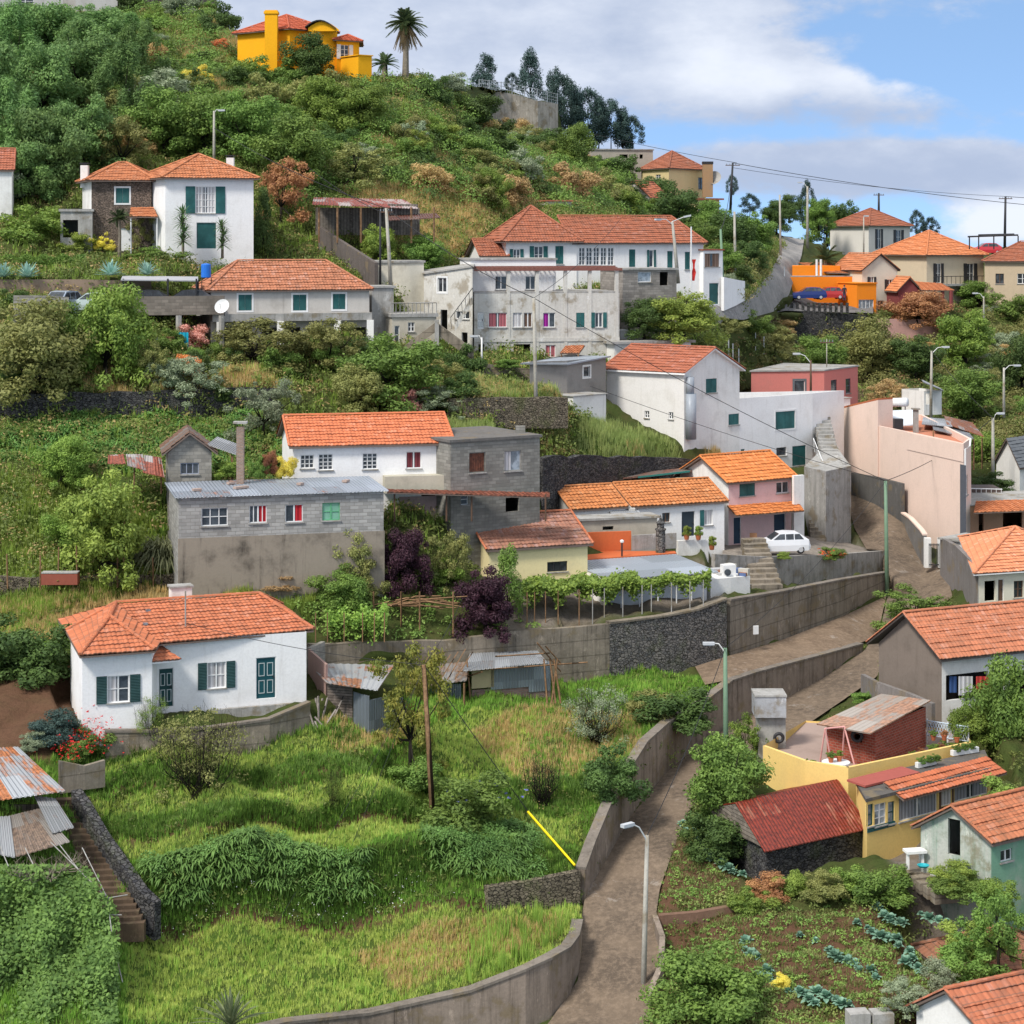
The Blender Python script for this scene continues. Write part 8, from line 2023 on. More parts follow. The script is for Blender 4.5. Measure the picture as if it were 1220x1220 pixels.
for k in range(5): mb.face([a + Vector((.12 * math.sin(k), .1 * (k % 2), -.36 * k)), a + Vector((.32 + .07 * math.cos(k * 2), .15, -.36 * k)), a + Vector((.32 + .07 * math.cos(k * 2 + 2), .15, -.36 * (k + 1))), a + Vector((.12 * math.sin(k + 1), .1 * ((k + 1) % 2), -.36 * (k + 1)))])
build(mb, 'flag', paint('flag_red', (.65, .03, .02)), t)
t = thing('fence', 'thin metal mesh fence along the top of the crest wall', 'fence', P(620, 108, 254))
st = [(571, 100, 252), (583, 101, 252.3), (597, 103, 253), (610, 105, 254), (625, 108, 254.6), (640, 111, 255.3), (652, 114, 256.5), (664, 117, 258)]
for i, (x, y, D) in enumerate(st): mb = MB(); b = P(x, y + 8, D); mb.tube([b - UP * .3, b + UP * 1.45], .06, .06, 4); build(mb, 'post', paint('fence_grey', (.35, .38, .4)), t)
mb = MB()
for z in (.1, .5, .9, 1.35): mb.tube([P(x, y + 8, D) + UP * z for x, y, D in st], .035, .035, 3)
for i in range(len(st) - 1):
 a, b = P(st[i][0], st[i][1] + 8, st[i][2]), P(st[i + 1][0], st[i + 1][1] + 8, st[i + 1][2])
 for k in range(5): c = a.lerp(b, k / 5); mb.tube([c, c + UP * 1.35], .015, .015, 3)
build(mb, 'mesh', paint('fence_grey', None), t)
# ------------------------------------------------------------------ cars
def car(label, px, py, D, yaw, col, Ln=3.8, H=1.42, W=1.64, name='parked_car'):
 t = thing(name, label, 'car', P(px, py, D)); o0 = P(px, py, D); cs, sn = math.cos(yaw), math.sin(yaw)
 tr = lambda x, y, z: Vector((o0.x + x * cs - y * sn, o0.y + x * sn + y * cs, o0.z + z))
 pm = paint('car_%02x%02x%02x' % tuple(int(c * 255) for c in col), col, .25, .6, var=.08); s = Ln / 3.8; h = H / 1.42; w = W / 2
 low = [(-1.9, .35, .52, .8), (-1.84, .22, .72, .93), (-1.3, .2, .86, 1), (-.8, .2, .92, 1), (.2, .2, .95, 1), (1.2, .2, .97, 1), (1.75, .22, .96, .95), (1.88, .35, .6, .85)]
 mb = MB(); rings = []
 for x, z0, z1, k in low: rings.append([tr(x * s, -w * k, z0 * h), tr(x * s, -w * k * 1.02, (z0 + z1) / 2 * h), tr(x * s, -w * k * .96, z1 * h), tr(x * s, w * k * .96, z1 * h), tr(x * s, w * k * 1.02, (z0 + z1) / 2 * h), tr(x * s, w * k, z0 * h)])
 for a, b in zip(rings[:-1], rings[1:]):
  for i in range(6): mb.face([a[i], b[i], b[(i + 1) % 6], a[(i + 1) % 6]])
 mb.face(rings[0]); mb.face(rings[-1][::-1])
 gh = [(-.85, .92, .92, .92), (-.2, .93, 1.37, .8), (.3, .94, 1.42, .8), (1.1, .95, 1.38, .8), (1.72, .95, .97, .9)]; g = []
 for x, z0, z1, k in gh: g.append([tr(x * s, -w * .93, z0 * h), tr(x * s, -w * k, z1 * h), tr(x * s, w * k, z1 * h), tr(x * s, w * .93, z0 * h)])
 for a, b in zip(g[:-1], g[1:]):
  for i in range(3): mb.face([a[i], b[i], b[i + 1], a[i + 1]])
 build(mb, 'body', pm, t)
 for sd in (-1, 1):
  for (xa, xb, xc, xd) in ((-.68, -.2, .12, .12), (.18, .18, .72, .72), (.78, .78, 1.12, 1.42)):
   q = [(xa, .96), (xb, 1.32), (xc, 1.34), (xd, .97)]; mb = MB(); mb.face([tr(x * s, sd * (w * (.93 - .13 * (z - .95) / .42) + .012), z * h) for x, z in q]); build(mb, 'side_window', M_glass, t)
 mb = MB(); mb.face([tr(-.82 * s, -w * .8, .95 * h), tr(-.26 * s, -w * .7, 1.35 * h), tr(-.26 * s, w * .7, 1.35 * h), tr(-.82 * s, w * .8, .95 * h)][::-1]); mb.v = [(a, b, c + .015) for a, b, c in mb.v]; build(mb, 'windscreen', M_glass, t)
 for x in (-1.22, 1.18):
  for sd in (-1, 1):
   wl = torus(tr(x * s, sd * (w - .08), .29), .2, .095, Vector((cs, sn, 0)), UP, Vector((-sn, cs, 0)), 16, 6); wo = build(wl, 'wheel', M_dark, t, smooth=True)
   mb = MB(); c = tr(x * s, sd * (w - .02), .29); mb.tube([c - Vector((-sn, cs, 0)) * .06, c + Vector((-sn, cs, 0)) * .04 * sd], .17, .15, 10); build(mb, 'rim', paint('rim_grey', (.45, .45, .46), .4), wo)
 for sd in (-.62, .62): mb = MB(); a = tr(-1.87 * s, sd * w - .12, .58 * h); mb.box(a, tr(-1.8 * s, sd * w - .12, .58 * h) - a, (0, .26, 0), (0, 0, .13)); build(mb, 'headlight', M_glass2, t)
 a = tr(-1.93 * s, -w * .8, .34 * h); build_box(a, tr(-1.85 * s, -w * .8, .34 * h) - a, tr(-1.93 * s, w * .8, .34 * h) - a, UP * .14, 'bumper', paint('bumper_grey', (.12, .12, .13)), t)
 return t
car('white five door hatchback parked in front of the pale pink house', 930, 658, 137, .12, (.75, .76, .78), 3.85)
car('dark blue hatchback parked on the terrace of the orange bar', 963, 357, 227, .1, (.012, .03, .16), 4.0)
car('red hatchback parked behind the blue car on the bar terrace', 986, 356.5, 230, .1, (.45, .03, .03), 4.0)
car('black car under the thin canopy of the block walled car deck', 170, 368, 145.6, .05, (.02, .02, .025), 4.2)
car('dark grey car at the right end of the canopy on the car deck', 222, 368, 146.4, .05, (.06, .06, .07), 4.2)
car('silver blue van parked at the left below the agaves', 72, 378, 144.2, 1.2, (.3, .35, .42), 4.2, 1.9)
car('white green car half hidden by the bright green tree at left', 106, 372, 145.5, .2, (.5, .6, .58), 3.9)
car('red car on the roof parking behind the tan house at right', 1174, 303, 250, .1, (.55, .04, .05), 4.0)
def person(label, px, py, D, h, top, legs, yaw=0):
 o = thing('person', label, 'person', P(px, py, D)); b = P(px, py, D); me = bpy.data.meshes.new('body')
 J = [(0, 0, .53, .085), (0, 0, .68, .075), (0, 0, .8, .085), (0, 0, .86, .032), (0, -.008, .94, .06), (.05, 0, .48, .06), (.055, .0, .27, .042), (.06, .01, .04, .028), (.065, -.06, .01, .022), (-.05, 0, .48, .06), (-.06, -.02, .27, .042), (-.07, .01, .04, .028), (-.075, -.06, .01, .022), (.11, 0, .8, .038), (.14, .01, .64, .026), (.13, -.05, .5, .02), (.13, -.07, .45, .018), (-.11, 0, .8, .038), (-.14, .01, .64, .026), (-.14, -.03, .49, .02), (-.14, -.05, .45, .018)]
 E = [(0, 1), (1, 2), (2, 3), (3, 4), (0, 5), (5, 6), (6, 7), (7, 8), (0, 9), (9, 10), (10, 11), (11, 12), (2, 13), (13, 14), (14, 15), (15, 16), (2, 17), (17, 18), (18, 19), (19, 20)]
 me.from_pydata([(j[0] * h, j[1] * h, j[2] * h) for j in J], E, []); ob = bpy.data.objects.new('body', me); COL.objects.link(ob); sk = ob.modifiers.new('s', 'SKIN'); ob.modifiers.new('d', 'SUBSURF').levels = 1
 for v, j in zip(me.skin_vertices[0].data, J): v.radius = (j[3] * h, j[3] * h)
 me.skin_vertices[0].data[0].use_root = True; bpy.context.view_layer.update(); nm = bpy.data.meshes.new_from_object(ob.evaluated_get(bpy.context.evaluated_depsgraph_get())); ob.modifiers.clear(); ob.data = nm
 for m in (paint('skin', (.42, .24, .17)), paint('top_%s' % label[:9], top), paint('legs', legs)): nm.materials.append(m)
 for p in nm.polygons: z = p.center.z / h; p.material_index = 0 if z > .84 or (abs(p.center.x) > .115 * h and z < .56 and z > .42) else (1 if z > .5 else 2); p.use_smooth = True
 ob.parent = o; ob.rotation_euler = (0, 0, yaw); mb = MB(); mb.lathe(b + UP * h * .93, [(.062 * h, 0), (.07 * h, .03 * h), (.05 * h, .07 * h), (.01, .085 * h)], 8); build(mb, 'hair', paint('dark_hair', (.03, .02, .015)), o, smooth=True)
person('person in dark clothes standing at the right end of the orange bar terrace', 1006, 358, 226, 1.72, (.03, .03, .04), (.05, .05, .08))
# ------------------------------------------------------------------ rosettes, palms, garden things
def rosette(kind, seed, n, ln, w, el, mat, curl=.5, rows=4):
 rg = random.Random(seed); mb = MB()
 for k in range(n):
  a = k * 2.4 + rg.uniform(-.2, .2); e = el[0] + (el[1] - el[0]) * k / n; L_ = ln * rg.uniform(.75, 1.1); d = Vector((math.cos(a), math.sin(a), 0)); s = Vector((-d.y, d.x, 0)); pr = None
  for j in range(rows + 1):
   t = j / rows; ww = w * math.sin(math.pi * min(1, .12 + t * .85)) ** .7; p = d * (L_ * math.cos(e) * t) + UP * (L_ * math.sin(e) * t - curl * L_ * t * t * .5 + .03)
   c = [p - s * ww + UP * ww * .3, p, p + s * ww + UP * ww * .3]
   if pr: mb.face([pr[0], pr[1], c[1], c[0]]); mb.face([pr[1], pr[2], c[2], c[1]])
   pr = c
 me = bpy.data.meshes.new(kind); me.from_pydata([tuple(v) for v in mb.v], [], mb.f); me.materials.append(mat)
 a = me.attributes.new('lv', 'FLOAT', 'FACE'); a.data.foreach_set('value', [rg.random() for _ in me.polygons]); return me
AG = rosette('agave', 1, 34, 1.0, .085, (.15, 1.35), leafm('agave_leaf', (.15, .3, .24), (.32, .5, .42), patch=2, spec=.3), .15)
CB = rosette('cabbage', 2, 22, .42, .13, (.1, 1.3), leafm('cabbage_leaf', (.07, .18, .12), (.24, .4, .28), patch=3, hue_var=.2), .55)
YU = rosette('yucca', 3, 46, .8, .045, (-.5, 1.5), leafm('yucca_leaf', (.04, .1, .03), (.14, .25, .08)), .3)
PH = rosette('flax', 4, 44, 1.9, .06, (.35, 1.45), leafm('flax_leaf', (.05, .08, .03), (.2, .22, .1)), .55, 6)
def put(me, name, label, cat, p, s, group=None, rz=None):
 o = bpy.data.objects.new(name, me); COL.objects.link(o); o.location = p; o.scale = (s, s, s); o.rotation_euler = (0, 0, random.uniform(0, 6)); return tag(o, label, cat, group)
for x, y, s, lb in ((3, 337, 1.25, 'blue green agave cut by the left edge'), (33, 337, 1.3, 'blue green agave beside the clipped hedge'), (132, 335, 1.35, 'blue green agave left of the thin canopy'), (175, 334, 1.2, 'blue green agave directly above the thin canopy')): p = G(x, 331); p = P(x, y - 6, float(gD(x, 335)) - .3); put(AG, 'agave', lb + ' on the brown plastered wall', 'agave', p, s)
gcab = 'cabbages in the vegetable garden'
rr = random.Random(12); rows = [((1045, 1082), (1070, 1105), 6), ((1025, 1100), (1062, 1120), 5), ((955, 1115), (1000, 1145), 4), ((1000, 1140), (1035, 1160), 7), ((1060, 1115), (1090, 1145), 5), ((885, 1125), (925, 1165), 7), ((905, 1165), (975, 1195), 9), ((975, 1185), (1010, 1200), 5), ((1095, 1090), (1125, 1100), 4), ((1080, 1150), (1105, 1160), 3), ((842, 1018), (880, 1046), 8), ((815, 985), (840, 1010), 6), ((1020, 1150), (1045, 1165), 3)]
for i, (a, b, n) in enumerate(rows):
 for k in range(n): t = k / max(1, n - 1); x = a[0] + (b[0] - a[0]) * t + rr.uniform(-5, 5); y = a[1] + (b[1] - a[1]) * t + rr.uniform(-3, 3); put(CB, 'cabbage', 'blue green leafy cabbage in the scattered rows of the vegetable garden', 'cabbage', G(x, y) + UP * .02, rr.uniform(.5, 1.1), gcab)
put(PH, 'flax_plant', 'spiky dark flax plant at the bottom edge below the lowest terrace', 'plant', P(275, 1224, 80), 1.0)
def pampas(label, px, py, w, h):
 D = float(gD(px, py)); b = P(px, py, D); t = thing('pampas_grass', label, 'ornamental grass', b)
 Q = np.repeat(np.array([[0, 0, 0]], float), 60, 0) + np.random.default_rng(5).normal(size=(60, 3)) * [.35, .35, 0]; V, Fq, lv = fronds(Q, 26, (h * D / F * .8, h * D / F * 1.1), .035, 90); me = np_mesh('leaves', V, Fq, lv); me.materials.append(leafm('pampas_leaf', (.12, .15, .06), (.34, .36, .18), patch=1)); o = bpy.data.objects.new('leaves', me); COL.objects.link(o); o.parent = t
pampas('grey green pampas grass fountain left of the long block house', 197, 668, 66, 66)
def palm(label, px, py, ytop, D, tr, fl, nf, seed, skirt=True, mat='palm_leaf'):
 b = P(px, py, D); H = (py - ytop) * D / F; t = thing('palm_tree', label, 'palm', b); rg = random.Random(seed); mb = MB(); top = b + UP * (H - fl * .55)
 mb.tube([b - UP * .3, b.lerp(top, .5) + Vector((.05, 0, 0)), top], [tr * 1.3, tr, tr * 1.05], n=9); build(mb, 'trunk', M_bark, t)
 lm = leafm(mat, (.03, .06, .02), (.12, .17, .06)); dm = leafm('dead_frond', (.12, .08, .04), (.25, .18, .1))
 for part, n, e0, e1, mm in (('fronds', nf, -.35, 1.45, lm),) + ((('dead_fronds', nf // 2, -1.4, -.6, dm),) if skirt else ()):
  mb = MB()
  for k in range(n):
   a = rg.uniform(0, 6.283); e = rg.uniform(e0, e1); L_ = fl * rg.uniform(.8, 1.05); d = Vector((math.cos(a), math.sin(a), 0)); s = Vector((-d.y, d.x, 0)); st = [top + d * (L_ * math.cos(e) * u) + UP * (L_ * math.sin(e) * u - .35 * L_ * u * u) for u in (0, .3, .55, .8, 1)]
   mb.tube(st[:4], .03, .015, 3)
   for j in range(1, 5):
    for q in range(7):
     c = st[j - 1].lerp(st[j], q / 7)
     for sg in (-1, 1): ll = L_ * .3 * (1.15 - j / 5); v = s * sg * ll * .8 + (st[j] - st[j - 1]).normalized() * ll * .6 - UP * ll * .25; w_ = UP * .03 + d * .02; mb.face([c - w_, c + v, c + w_])
  me_o = build(mb, part, mm, t, uv=False); a_ = me_o.data.attributes.new('lv', 'FLOAT', 'FACE'); a_.data.foreach_set('value', [rg.random() for _ in me_o.data.polygons])
palm('tall fan palm on the crest right of the villa', 483, 92, 12, 214, .3, 2.4, 100, 1); palm('low wide palm between the villa and the tall fan palm', 458, 92, 64, 213, .3, 1.9, 34, 2, False)
palm('small shaggy palm with bare trunk in front of the stone wing', 142, 302, 250, 157.4, .12, 1.15, 34, 3, False); palm('wide tree fern above the orange bar roof', 983, 326, 292, 238, .2, 3.0, 34, 4, False, 'treefern_leaf')
for x, y, s, n, lb in ((218, 296, 1.2, 4, 'tall spiky yucca against the front of the upper white house'), (265, 300, 1.1, 3, 'spiky yucca right of the garage door of the upper white house')):
 t = thing('yucca', lb, 'yucca', P(x, y, 157)); mb = MB(); b = P(x, y, 157); mb.tube([b - UP * .5, b + UP * (n * .75)], .12, .08, 6); build(mb, 'stem', M_bark, t)
 for k in range(n): o = bpy.data.objects.new('leaf_rosette', YU); COL.objects.link(o); o.parent = t; o.location = (.1 * math.sin(k * 2), 0, .5 + k * .72); o.scale = (s, s, s); o.rotation_euler = (0, 0, k)
tag(put(rosette('hedge_dummy', 9, 3, .1, .02, (.5, 1), LF['mid']), 'seedling', 'tiny seedling beside the spiky flax plant at the bottom edge', 'plant', P(262, 1222, 80), 1.0))
def hedge(label, a, b, ytop, mat, dep=1.2, n=9000, name='hedge'):
 rg = np.random.default_rng(n); p, q = P(*a), P(*b); C = np.zeros((n, 3)); u = rg.random(n); hh = (a[1] - ytop) * a[2] / F
 base = np.array(p)[None] * (1 - u[:, None]) + np.array(q)[None] * u[:, None]; th = rg.uniform(-.3, math.pi, n); C = base + np.stack([rg.normal(size=n) * .05, -np.cos(th) * dep * .5, np.maximum(0, np.sin(th)) ** .6 * hh * (.93 + .08 * np.sin(u * 40)) * np.where(th < 0.15, rg.random(n), 1)], 1) + rg.normal(size=(n, 3)) * .04
 V, Fq = quads_from(C, unit(rg, n), rg.uniform(.06, .13, n), .5, rg); me = np_mesh(name, V - np.array(p), Fq, rg.random(n)); me.materials.append(mat); o = bpy.data.objects.new(name, me); COL.objects.link(o); o.location = p; tag(o, label, 'hedge')
hedge('clipped dark green hedge along the top of the agave wall', (-40, 331, 152), (100, 331, 153), 304, LF['mid'])
t = thing('garden_steps', 'long straight dirt and stone stair climbing beside the terraces at lower left', 'steps', P(120, 1030, 89)); mb = MB()
for k in range(22): u = k / 21; c = P(150 - 66 * u, 1104 - 148 * u, 86.6 + 6.2 * u); mb.box(c + Vector((-.75, 0, -.7)), (1.5, .15, 0), (0, .45, 0), UP * .8)
build(mb, 'steps', concrete('earthy_steps', (.13, .09, .06), (.04, .03, .022), .9), t)
wall_strip('stone_wall', 'dark tumbled stone wall along the right side of the long straight stair', 'wall', [(186, 1104, 1078, 87.6), (168, 1090, 1062, 87.9), (142, 1050, 1026, 89.2), (120, 1010, 990, 90.6), (101, 975, 960, 91.8), (88, 952, 940, 92.8)][::-1], s_dark, .5, wob=.1)
wall_strip('flower_bed_wall', 'low weathered wall of the red flower bed at the foot of the low white house', 'wall', [(70, 930, 906, 93.6), (100, 925, 912, 94.2), (124, 922, 905, 94.8)], c_old, .2)
for i, (x, y, n) in enumerate(((108, 888, 130), (86, 898, 90), (112, 872, 60))): p = G(x, y + 6); pts_ = np.array([p]) + np.random.default_rng(i).normal(size=(n, 3)) * [.55, .4, .35] + [0, -.5, .7]; stuff('flowers', ('red rose blossoms', 'orange red blossoms', 'upper red blossoms')[i] + ' at the corner of the low white house', domes(pts_, 4, (.05, .09), .05, 5), paint('red_petals', (.65, .03, .03), .7), 'flowers')
stuff('flowers', 'blue agapanthus heads in the strap leaved bush', domes(np.array([G(556, 960)]) + np.random.default_rng(4).normal(size=(26, 3)) * [1.1, .4, .35] + [.4, -1.2, .9], 14, (.08, .12), .04, 6), paint('blue_petals', (.2, .2, .6), .7), 'flowers')
stuff('flowers', 'red orange geraniums on the parking wall', domes(np.array(P(992, 660, 138.6)) + rng.normal(size=(40, 3)) * [.55, .1, .15], 12, (.08, .16), .06, 7), paint('orange_petals', (.6, .12, .03), .7), 'flowers')
plant('shrub1', 'mid', 992, 664, 34, 16, 'geranium bush hanging over the parking wall', 'shrub', D=139); plant('shrub2', 'yellowgreen', 934, 665, 14, 10, 'small yellow flowered plant on the parking wall beside the hatchback', 'shrub', D=133.5)
t = thing('water_tank', 'grey concrete water tank raised on a square pillar beside the lane', 'tank', P(918, 905, 108)); part_box(t, 'pillar', M_conc, P(918, 905, 108), 1.45, 1.3, 2.6); part_box(t, 'tank', concrete('tank_grey', (.42, .43, .45), (.15, .15, .15), .7), P(916, 851, 107.8), 1.65, 1.6, 1.1); part_box(t, 'lid', M_conc, P(916, 826.5, 107.8), 1.72, 1.68, .1)
t = thing('tyre', 'tyre leaning against the water tank pillar', 'tyre', P(928, 885, 106.6)); build(torus(P(928, 879, 106.9), .22, .09, Vector((1, 0, 0)), UP, Vector((0, 1, 0))), 'tread', M_dark, t, smooth=True)
zf = zat(912, 100.6) - .85
t = thing('swing_frame', 'pink metal A shaped swing frame on the ochre terrace', 'swing', cloned(XY(1000, 102.5), zf)); pk = paint('pink_paint', (.7, .35, .32), .5)
for (a, b) in (((976, 103.6), (983, 103)), ((992, 103.2), (983, 103)), ((1003, 104), (1006, 103.4)), ((1020, 102.6), (1006, 103.4))): mb = MB(); mb.tube([cloned(XY(*a), zf), cloned(XY(*b), zf + 2.1)], .045); build(mb, 'leg', pk, t)
mb = MB(); mb.tube([cloned(XY(983, 103), zf + 2.1), cloned(XY(1006, 103.4), zf + 2.1)], .045); build(mb, 'top_bar', pk, t)
t = thing('round_table', 'white round garden table with pots below the swing frame', 'table', cloned(XY(996, 101.8), zf)); mb = MB(); mb.lathe(cloned(XY(996, 101.8), zf), [(.25, 0), (.12, .1), (.1, .6), (.72, .64), (.72, .72)], 18); build(mb, 'table', M_frame, t)
gp = 'flower pots on the ochre terrace'
for k, (x, D, z) in enumerate([(990, 101.7, .72), (1000, 101.9, .72), (1040, 102, 0), (960, 103, 0), (968, 102.8, 0), (1034, 101.4, 0), (1110, 106, 0), (1116, 106, 0), (1122, 106.1, 0), (1128, 106.2, 0), (1134, 106.3, 0), (1098, 105.2, 0), (1088, 104.6, 0), (1140, 106.6, .5), (1125, 107, .5), (1112, 107, .5)]):
 b = cloned(XY(x, D), zf + z); t = thing('flower_pot', 'terracotta flower pot with a small plant on the ochre walled terrace', 'flower pot', b, gp); mb = MB(); mb.lathe(b, [(.1, 0), (.15, .24), (.17, .25), (.17, .3)], 10); build(mb, 'pot', M_terra, t)
 o = bpy.data.objects.new('plant', PROTO['shrub%d' % (k % 3)][0]); COL.objects.link(o); o.parent = t; o.location = (0, 0, .28); o.scale = (.22, .22, .2); o.material_slots[0].link = 'OBJECT'; o.material_slots[0].material = LF[('mid', 'bright', 'red')[k % 3]]
t = thing('lattice_fence', 'pale blue and white lattice fence at the back of the ochre terrace', 'fence', cloned(XY(1130, 108), zf)); mb = MB(); a, b = cloned(XY(1104, 108.4), zf), cloned(XY(1153, 107), zf)
for k in range(16):
 u = k / 15; p = a.lerp(b, u)
 if k < 14: mb.tube([p + UP * .5, a.lerp(b, min(1, u + .13)) + UP * 1.2], .02, .02, 4); mb.tube([p + UP * 1.2, a.lerp(b, min(1, u + .13)) + UP * .5], .02, .02, 4)
for z in (.45, 1.22): mb.tube([a + UP * z, b + UP * z], .03)
build(mb, 'lattice', paint('pale_blue', (.55, .65, .75)), t)
for u in (0, .5, 1): p = a.lerp(b, u); build_box(p, (.07, 0, 0), (0, .07, 0), UP * 1.3, 'post', M_frame, t)
for i, (x, D, n) in enumerate(((1094, 101.2, 'left'), (1136, 103.6, 'right'))):
 b = cloned(XY(x, D), zat(948, 97) + .2); t = thing('planter', 'long white planter box on the dark flat roof, %s one' % n, 'planter', b); mb = MB(); mb.box(b, (1.5 if i else 1.1, .8, 0), (-.12, .22, 0), UP * .26); build(mb, 'box', M_frame, t)
 for k in range(3): o = bpy.data.objects.new('plant', PROTO['shrub%d' % k][0]); COL.objects.link(o); o.parent = t; o.location = (.25 + .4 * k, .25 + .2 * k, .2); o.scale = (.25, .25, .25); o.material_slots[0].link = 'OBJECT'; o.material_slots[0].material = LF['mid']
t = thing('stone_table', 'rough white stone table beside the cottage door', 'table', P(1090, 1035, 92)); mb = MB(); b = P(1090, 1033, 92); part_box(t, 'top', M_white2, b + UP * .68, .95, .6, .12, .2)
for dx, dy in ((-.35, -.15), (.35, 0), (.3, .25), (-.3, .2)): part_box(t, 'leg', M_white2, b + Vector((dx, dy, -.05)), .12, .12, .74)
t = thing('basin', 'turquoise plastic basin on the ground by the stone table', 'basin', P(1100, 1034, 91)); mb = MB(); mb.lathe(P(1100, 1033, 91), [(.2, 0), (.28, .1), (.25, .1), (.18, .03)], 14); build(mb, 'bowl', paint('turquoise', (.02, .35, .4), .4), t)
t = thing('steps', 'short stone steps down from the cottage yard to the vegetable garden', 'steps', P(1095, 1052, 91)); mb = MB()
for k in range(5): c = P(1078 + k * 9, 1042 + k * 6, 92 - k * .5); mb.box(c - UP * .45, (1.1, .25, 0), (-.1, .5, 0), UP * .5)
build(mb, 'steps', c_old, t)
wall_strip('bed_wall', 'low earth and brick edging of the upper vegetable bed', 'wall', [(785, 1098, 1090, 91.1), (830, 1096, 1086, 91.3), (876, 1088, 1078, 91.6)], concrete('red_earth_wall', (.2, .12, .085), (.1, .06, .04), .6), .3)
wall_strip('kerb_wall', 'low curved concrete kerb between the lane and the vegetable garden', 'wall', [(772, 1195, 1186, 85.5), (787, 1165, 1150, 87.2), (789, 1130, 1115, 89.2), (780, 1100, 1090, 91)][::-1], c_road, .25)
for k, (x, w, y0, y1, c, n) in enumerate(((203, 11, 401, 424, (.25, .12, .08), 'brown blanket'), (217, 15, 396, 415, (.02, .38, .55), 'bright blue towel'), (188, 8, 402, 412, (.2, .2, .4), 'violet cloth'))):
 D = 142.2; t = thing('laundry', n + ' hanging under the block walled car deck', 'laundry', P(x, y1, D)); mb = MB(); a = P(x - w / 2, y1, D); mb.box(a, P(x + w / 2, y1, D) - a, (0, .04, 0), UP * ((y1 - y0) * D / F)); build(mb, 'cloth', cloth('laundry%d' % k, c), t)
gs = 'wooden stakes of the wire fence at left'
for k, (x, y0, y1) in enumerate(((9, 695, 660), (48, 697, 662), (69, 700, 652), (92, 696, 650), (140, 694, 660), (147, 696, 620), (183, 697, 664), (224, 694, 660))):
 t = build_stake = None; mb = MB(); D = float(gD(x, y0)) - .6; p = P(x, y0, D); mb.tube([p - UP * .3, P(x + (k % 3) - 1, y1, D)], .05, .045, 5); o = build(mb, 'fence_stake', M_timber, None, loc=p); tag(o, 'thin grey wooden stake of the wire fence below the left terraces', 'stake', gs)
t = thing('feed_trough', 'rusty red sheet metal trough behind the fence stakes at left', 'trough', P(70, 697, 112)); build_box(P(49, 697, 111.8), (2.0, .05, 0), (0, .6, 0), UP * .6, 'side', paint('rust_red', (.28, .08, .05)), t); build_box(P(49, 683.5, 111.8), (2.0, .05, 0), (0, .62, 0), UP * .06, 'lid', M_conc, t)
t = thing('washing_machine', 'discarded white washing machine on the rubbish heap by the broad steps', 'appliance', P(868, 690, 125.5)); build_box(P(862, 690, 125.3), (.8, .2, 0), (-.15, .6, 0), UP * .85, 'cabinet', M_frame, t); mb = MB(); c = P(867, 682, 125.2); mb.tube([c, c + Vector((0, -.06, 0))], .22, .2, 12); build(mb, 'door', M_glass, t)
rr = random.Random(9); mcols = [paint('junk%d' % i, c) for i, c in enumerate(((.45, .45, .45), (.3, .12, .06), (.1, .15, .3), (.5, .48, .42)))]
for k in range(9): x = rr.uniform(850, 890); D = 125.8 + rr.uniform(0, 3); b = P(x, 684 - (D - 126) * 3, D); t = thing('scrap', 'piece of household scrap on the heap beside the broad steps', 'scrap', b, 'scrap heap by the broad steps'); part_box(t, 'panel', mcols[k % 4], b - UP * .1, rr.uniform(.3, .9), rr.uniform(.3, .6), rr.uniform(.2, .6), rr.uniform(0, 3))
wall_strip('planter_wall', 'white low wall with pots left of the broad steps', 'wall', [(807, 668, 644, 133.5), (843, 666, 643, 134.5)], M_white2, .3)
for x, D, m in ((818, 133.6, 'yellowgreen'), (832, 134, 'bright'), (848, 135.5, 'yellowgreen')):
 b = P(x, 643 if x < 840 else 655, D); t = thing('flower_pot', 'pot with spiky plant, %s, on or beside the white low wall' % {818: 'left one', 832: 'middle one', 848: 'tall right one'}[x], 'flower pot', b); mb = MB(); mb.lathe(b, [(.14, 0), (.2, .3), (.22, .36)], 10); build(mb, 'pot', M_terra, t); o = bpy.data.objects.new('plant', PROTO['shrub1'][0]); COL.objects.link(o); o.parent = t; o.location = (0, 0, .3); o.scale = (.35, .35, .45); o.material_slots[0].link = 'OBJECT'; o.material_slots[0].material = LF[m]
t = thing('plastic_chair', 'tan plastic chair against the pale pink house wall', 'chair', P(898, 652, 139.8)); b = P(898, 651, 139.8); c_ = paint('tan_plastic', (.4, .22, .12)); part_box(t, 'seat', c_, b + UP * .42, .5, .48, .05); part_box(t, 'backrest', c_, b + Vector((0, .24, .45)), .5, .05, .45)
for dx in (-.2, .2):
 for dy in (-.2, .2): part_box(t, 'leg', c_, b + Vector((dx, dy, 0)), .05, .05, .43)
t = thing('meter_box', 'white electric meter box on the board marked concrete wall', 'box', P(900, 753, 123.6)); build_box(P(897.5, 756, 123.0), (.34, .12, 0), (0, .18, 0), UP * .5, 'cabinet', M_frame, t)
gb = 'black cobble bollards of the bar terrace'
for k in range(11): b = P(942 + k * 6.6, 372, 223.3); t = build_stake; mb = MB(); mb.box(b - UP * .1, (.3, 0, 0), (0, .25, 0), UP * 1.15); o = build(mb, 'bollard', s_dark, None, loc=b); tag(o, 'short dark stone pillar in the parapet row of the bar terrace', 'pillar', gb)
gf = 'thin stakes on the grassy slope'
for k, (x, y) in enumerate(((868, 424), (873, 430), (880, 436), (886, 412), (900, 415), (910, 420))): D = float(gD(x, y)); b = P(x, y, D); mb = MB(); mb.tube([b - UP * .2, b + UP * 1.5], .05, .05, 4); o = build(mb, 'fence_stake', M_frame, None, loc=b); tag(o, 'thin white stake on the grassy slope right of the big white gable', 'stake', gf)
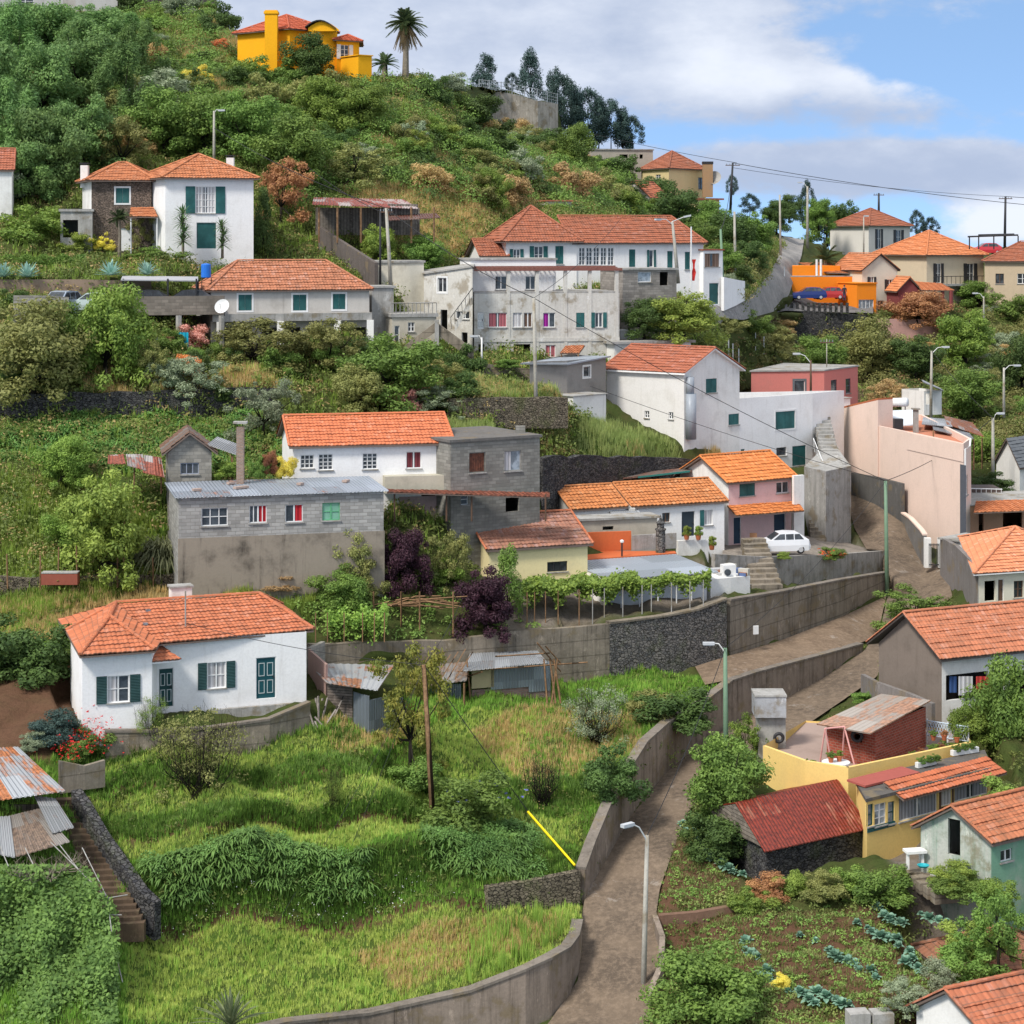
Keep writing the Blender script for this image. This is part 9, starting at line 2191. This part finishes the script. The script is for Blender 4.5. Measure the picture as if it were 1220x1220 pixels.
wall_strip('garden_wall', 'low block wall below the white block of the small trellis garden', 'wall', [(368, 795, 772, 107.5), (385, 800, 764, 109)], blocks('old_blocks', None), .25)
wall_strip('garden_wall', 'low stained garden wall at the foot of the apartment entrance', 'wall', [(566, 455, 432, 147), (600, 460, 436, 147.5), (636, 462, 440, 148)], c_old, .3)
plant('shrub1', 'mid', 603, 437, 30, 13, 'yellow and red flowering bush on the wall at the apartment entrance', 'shrub', D=147.5)
t = thing('shelter', 'low tin lean-to with green edge and clutter between the black wall and the row house', 'shelter', P(775, 580, 143)); sheet_roof(t, [P(713, 572, 141.5), P(822, 561, 144), P(835, 555, 146), P(725, 567, 143.5)], tin('brown_green_tin', (.3, .24, .2), (.3, .14, .1), .5), .1)
build_box(P(760, 569.5, 142.6), P(822, 562.5, 144) - P(760, 569.5, 142.6), (0, -.08, 0), UP * .12, 'green_edge', paint('teal_edge', (.03, .2, .18)), t)
for k, (x, c) in enumerate(((730, (.1, .1, .12)), (745, (.3, .3, .4)), (762, (.12, .08, .06)), (785, (.05, .09, .09)), (805, (.3, .4, .3)))): build_box(P(x, 584, 143.4), (.8, .05, 0), (0, .05, 0), UP * .9, 'panel', paint('clutter%d' % k, c), t)
t = thing('scrap_roof', 'patchwork of rusty red and white tin sheets left of the gabled block hut', 'shelter', P(165, 570, 119))
for k, (q, a) in enumerate((([(128, 552, 118.5), (150, 552, 118.5), (147, 541, 121), (129, 542, 121)], .7), ([(152, 554, 118.2), (174, 560, 117.8), (170, 541, 121), (150, 541, 121)], .4), ([(170, 562, 117.6), (196, 568, 117.2), (192, 545, 120.5), (172, 542, 121)], .55))): sheet_roof(t, [P(*z) for z in q], tin('junk_tin%d' % k, (.5, .46, .44), (.36, .1, .06), a, .2, .7), .05, 'sheet', wave=.015)
for x in (132, 160, 192): post(t, 'post', M_timber, x, 118.6, 556, 582, .05)
for x, y, w, h, m, k, n in ((308, 566, 22, 30, 'mid', 'shrub0', 'green shrub behind the tin roofed block house'), (322, 562, 20, 34, 'red', 'shrub1', 'red flowered shrub left of the white house with long orange roof'), (341, 566, 22, 30, 'yellow', 'shrub2', 'yellow flowered bush at the left corner of the white house'), (272, 566, 36, 22, 'bright', 'shrub1', 'green clump between the gabled hut and the brick chimney')): plant(k, m, x, y, w, h, n, 'shrub', D=119.5)
wall_strip('block_wall', 'pale unfinished block wall in front of the parked van at left', 'wall', [(16, 374, 352, 141), (50, 376, 352, 141.4), (82, 378, 354, 141.8)], blocks('old_blocks', None), .25)
wall_strip('block_wall', 'white low block wall under the rubbish heap beside the broad steps', 'wall', [(846, 708, 690, 124.2), (870, 704, 688, 125), (893, 701, 686, 126)], M_white2, 2.6, front=.05)
t = thing('shed', 'low leaning tin and stick shelter between the two garden sheds', 'shed', P(530, 830, 108.6)); sheet_roof(t, [P(492, 818, 107), P(556, 810, 108.4), P(560, 788, 112.4), P(500, 793, 111.5)], tin('stick_tin', (.4, .38, .36), (.3, .2, .14), .5, .25, .8), .06, wave=.015)
for x, y in ((496, 846), (525, 846), (553, 840)): post(t, 'post', M_timber, x, 107.8, 814, y, .06)
for k in range(7): mb = MB(); a = P(488 + 9 * k, 815 - k, 107.2); mb.tube([a, a + Vector((.9, 2.6, .9 + .1 * (k % 3)))], .04, .03, 4); build(mb, 'stick', M_timber, t)
build_box(P(505, 845, 108.6), (2.0, .3, 0), (0, .08, 0), UP * 1.3, 'wall_panel', tin('blue_tin_wall', None), t)
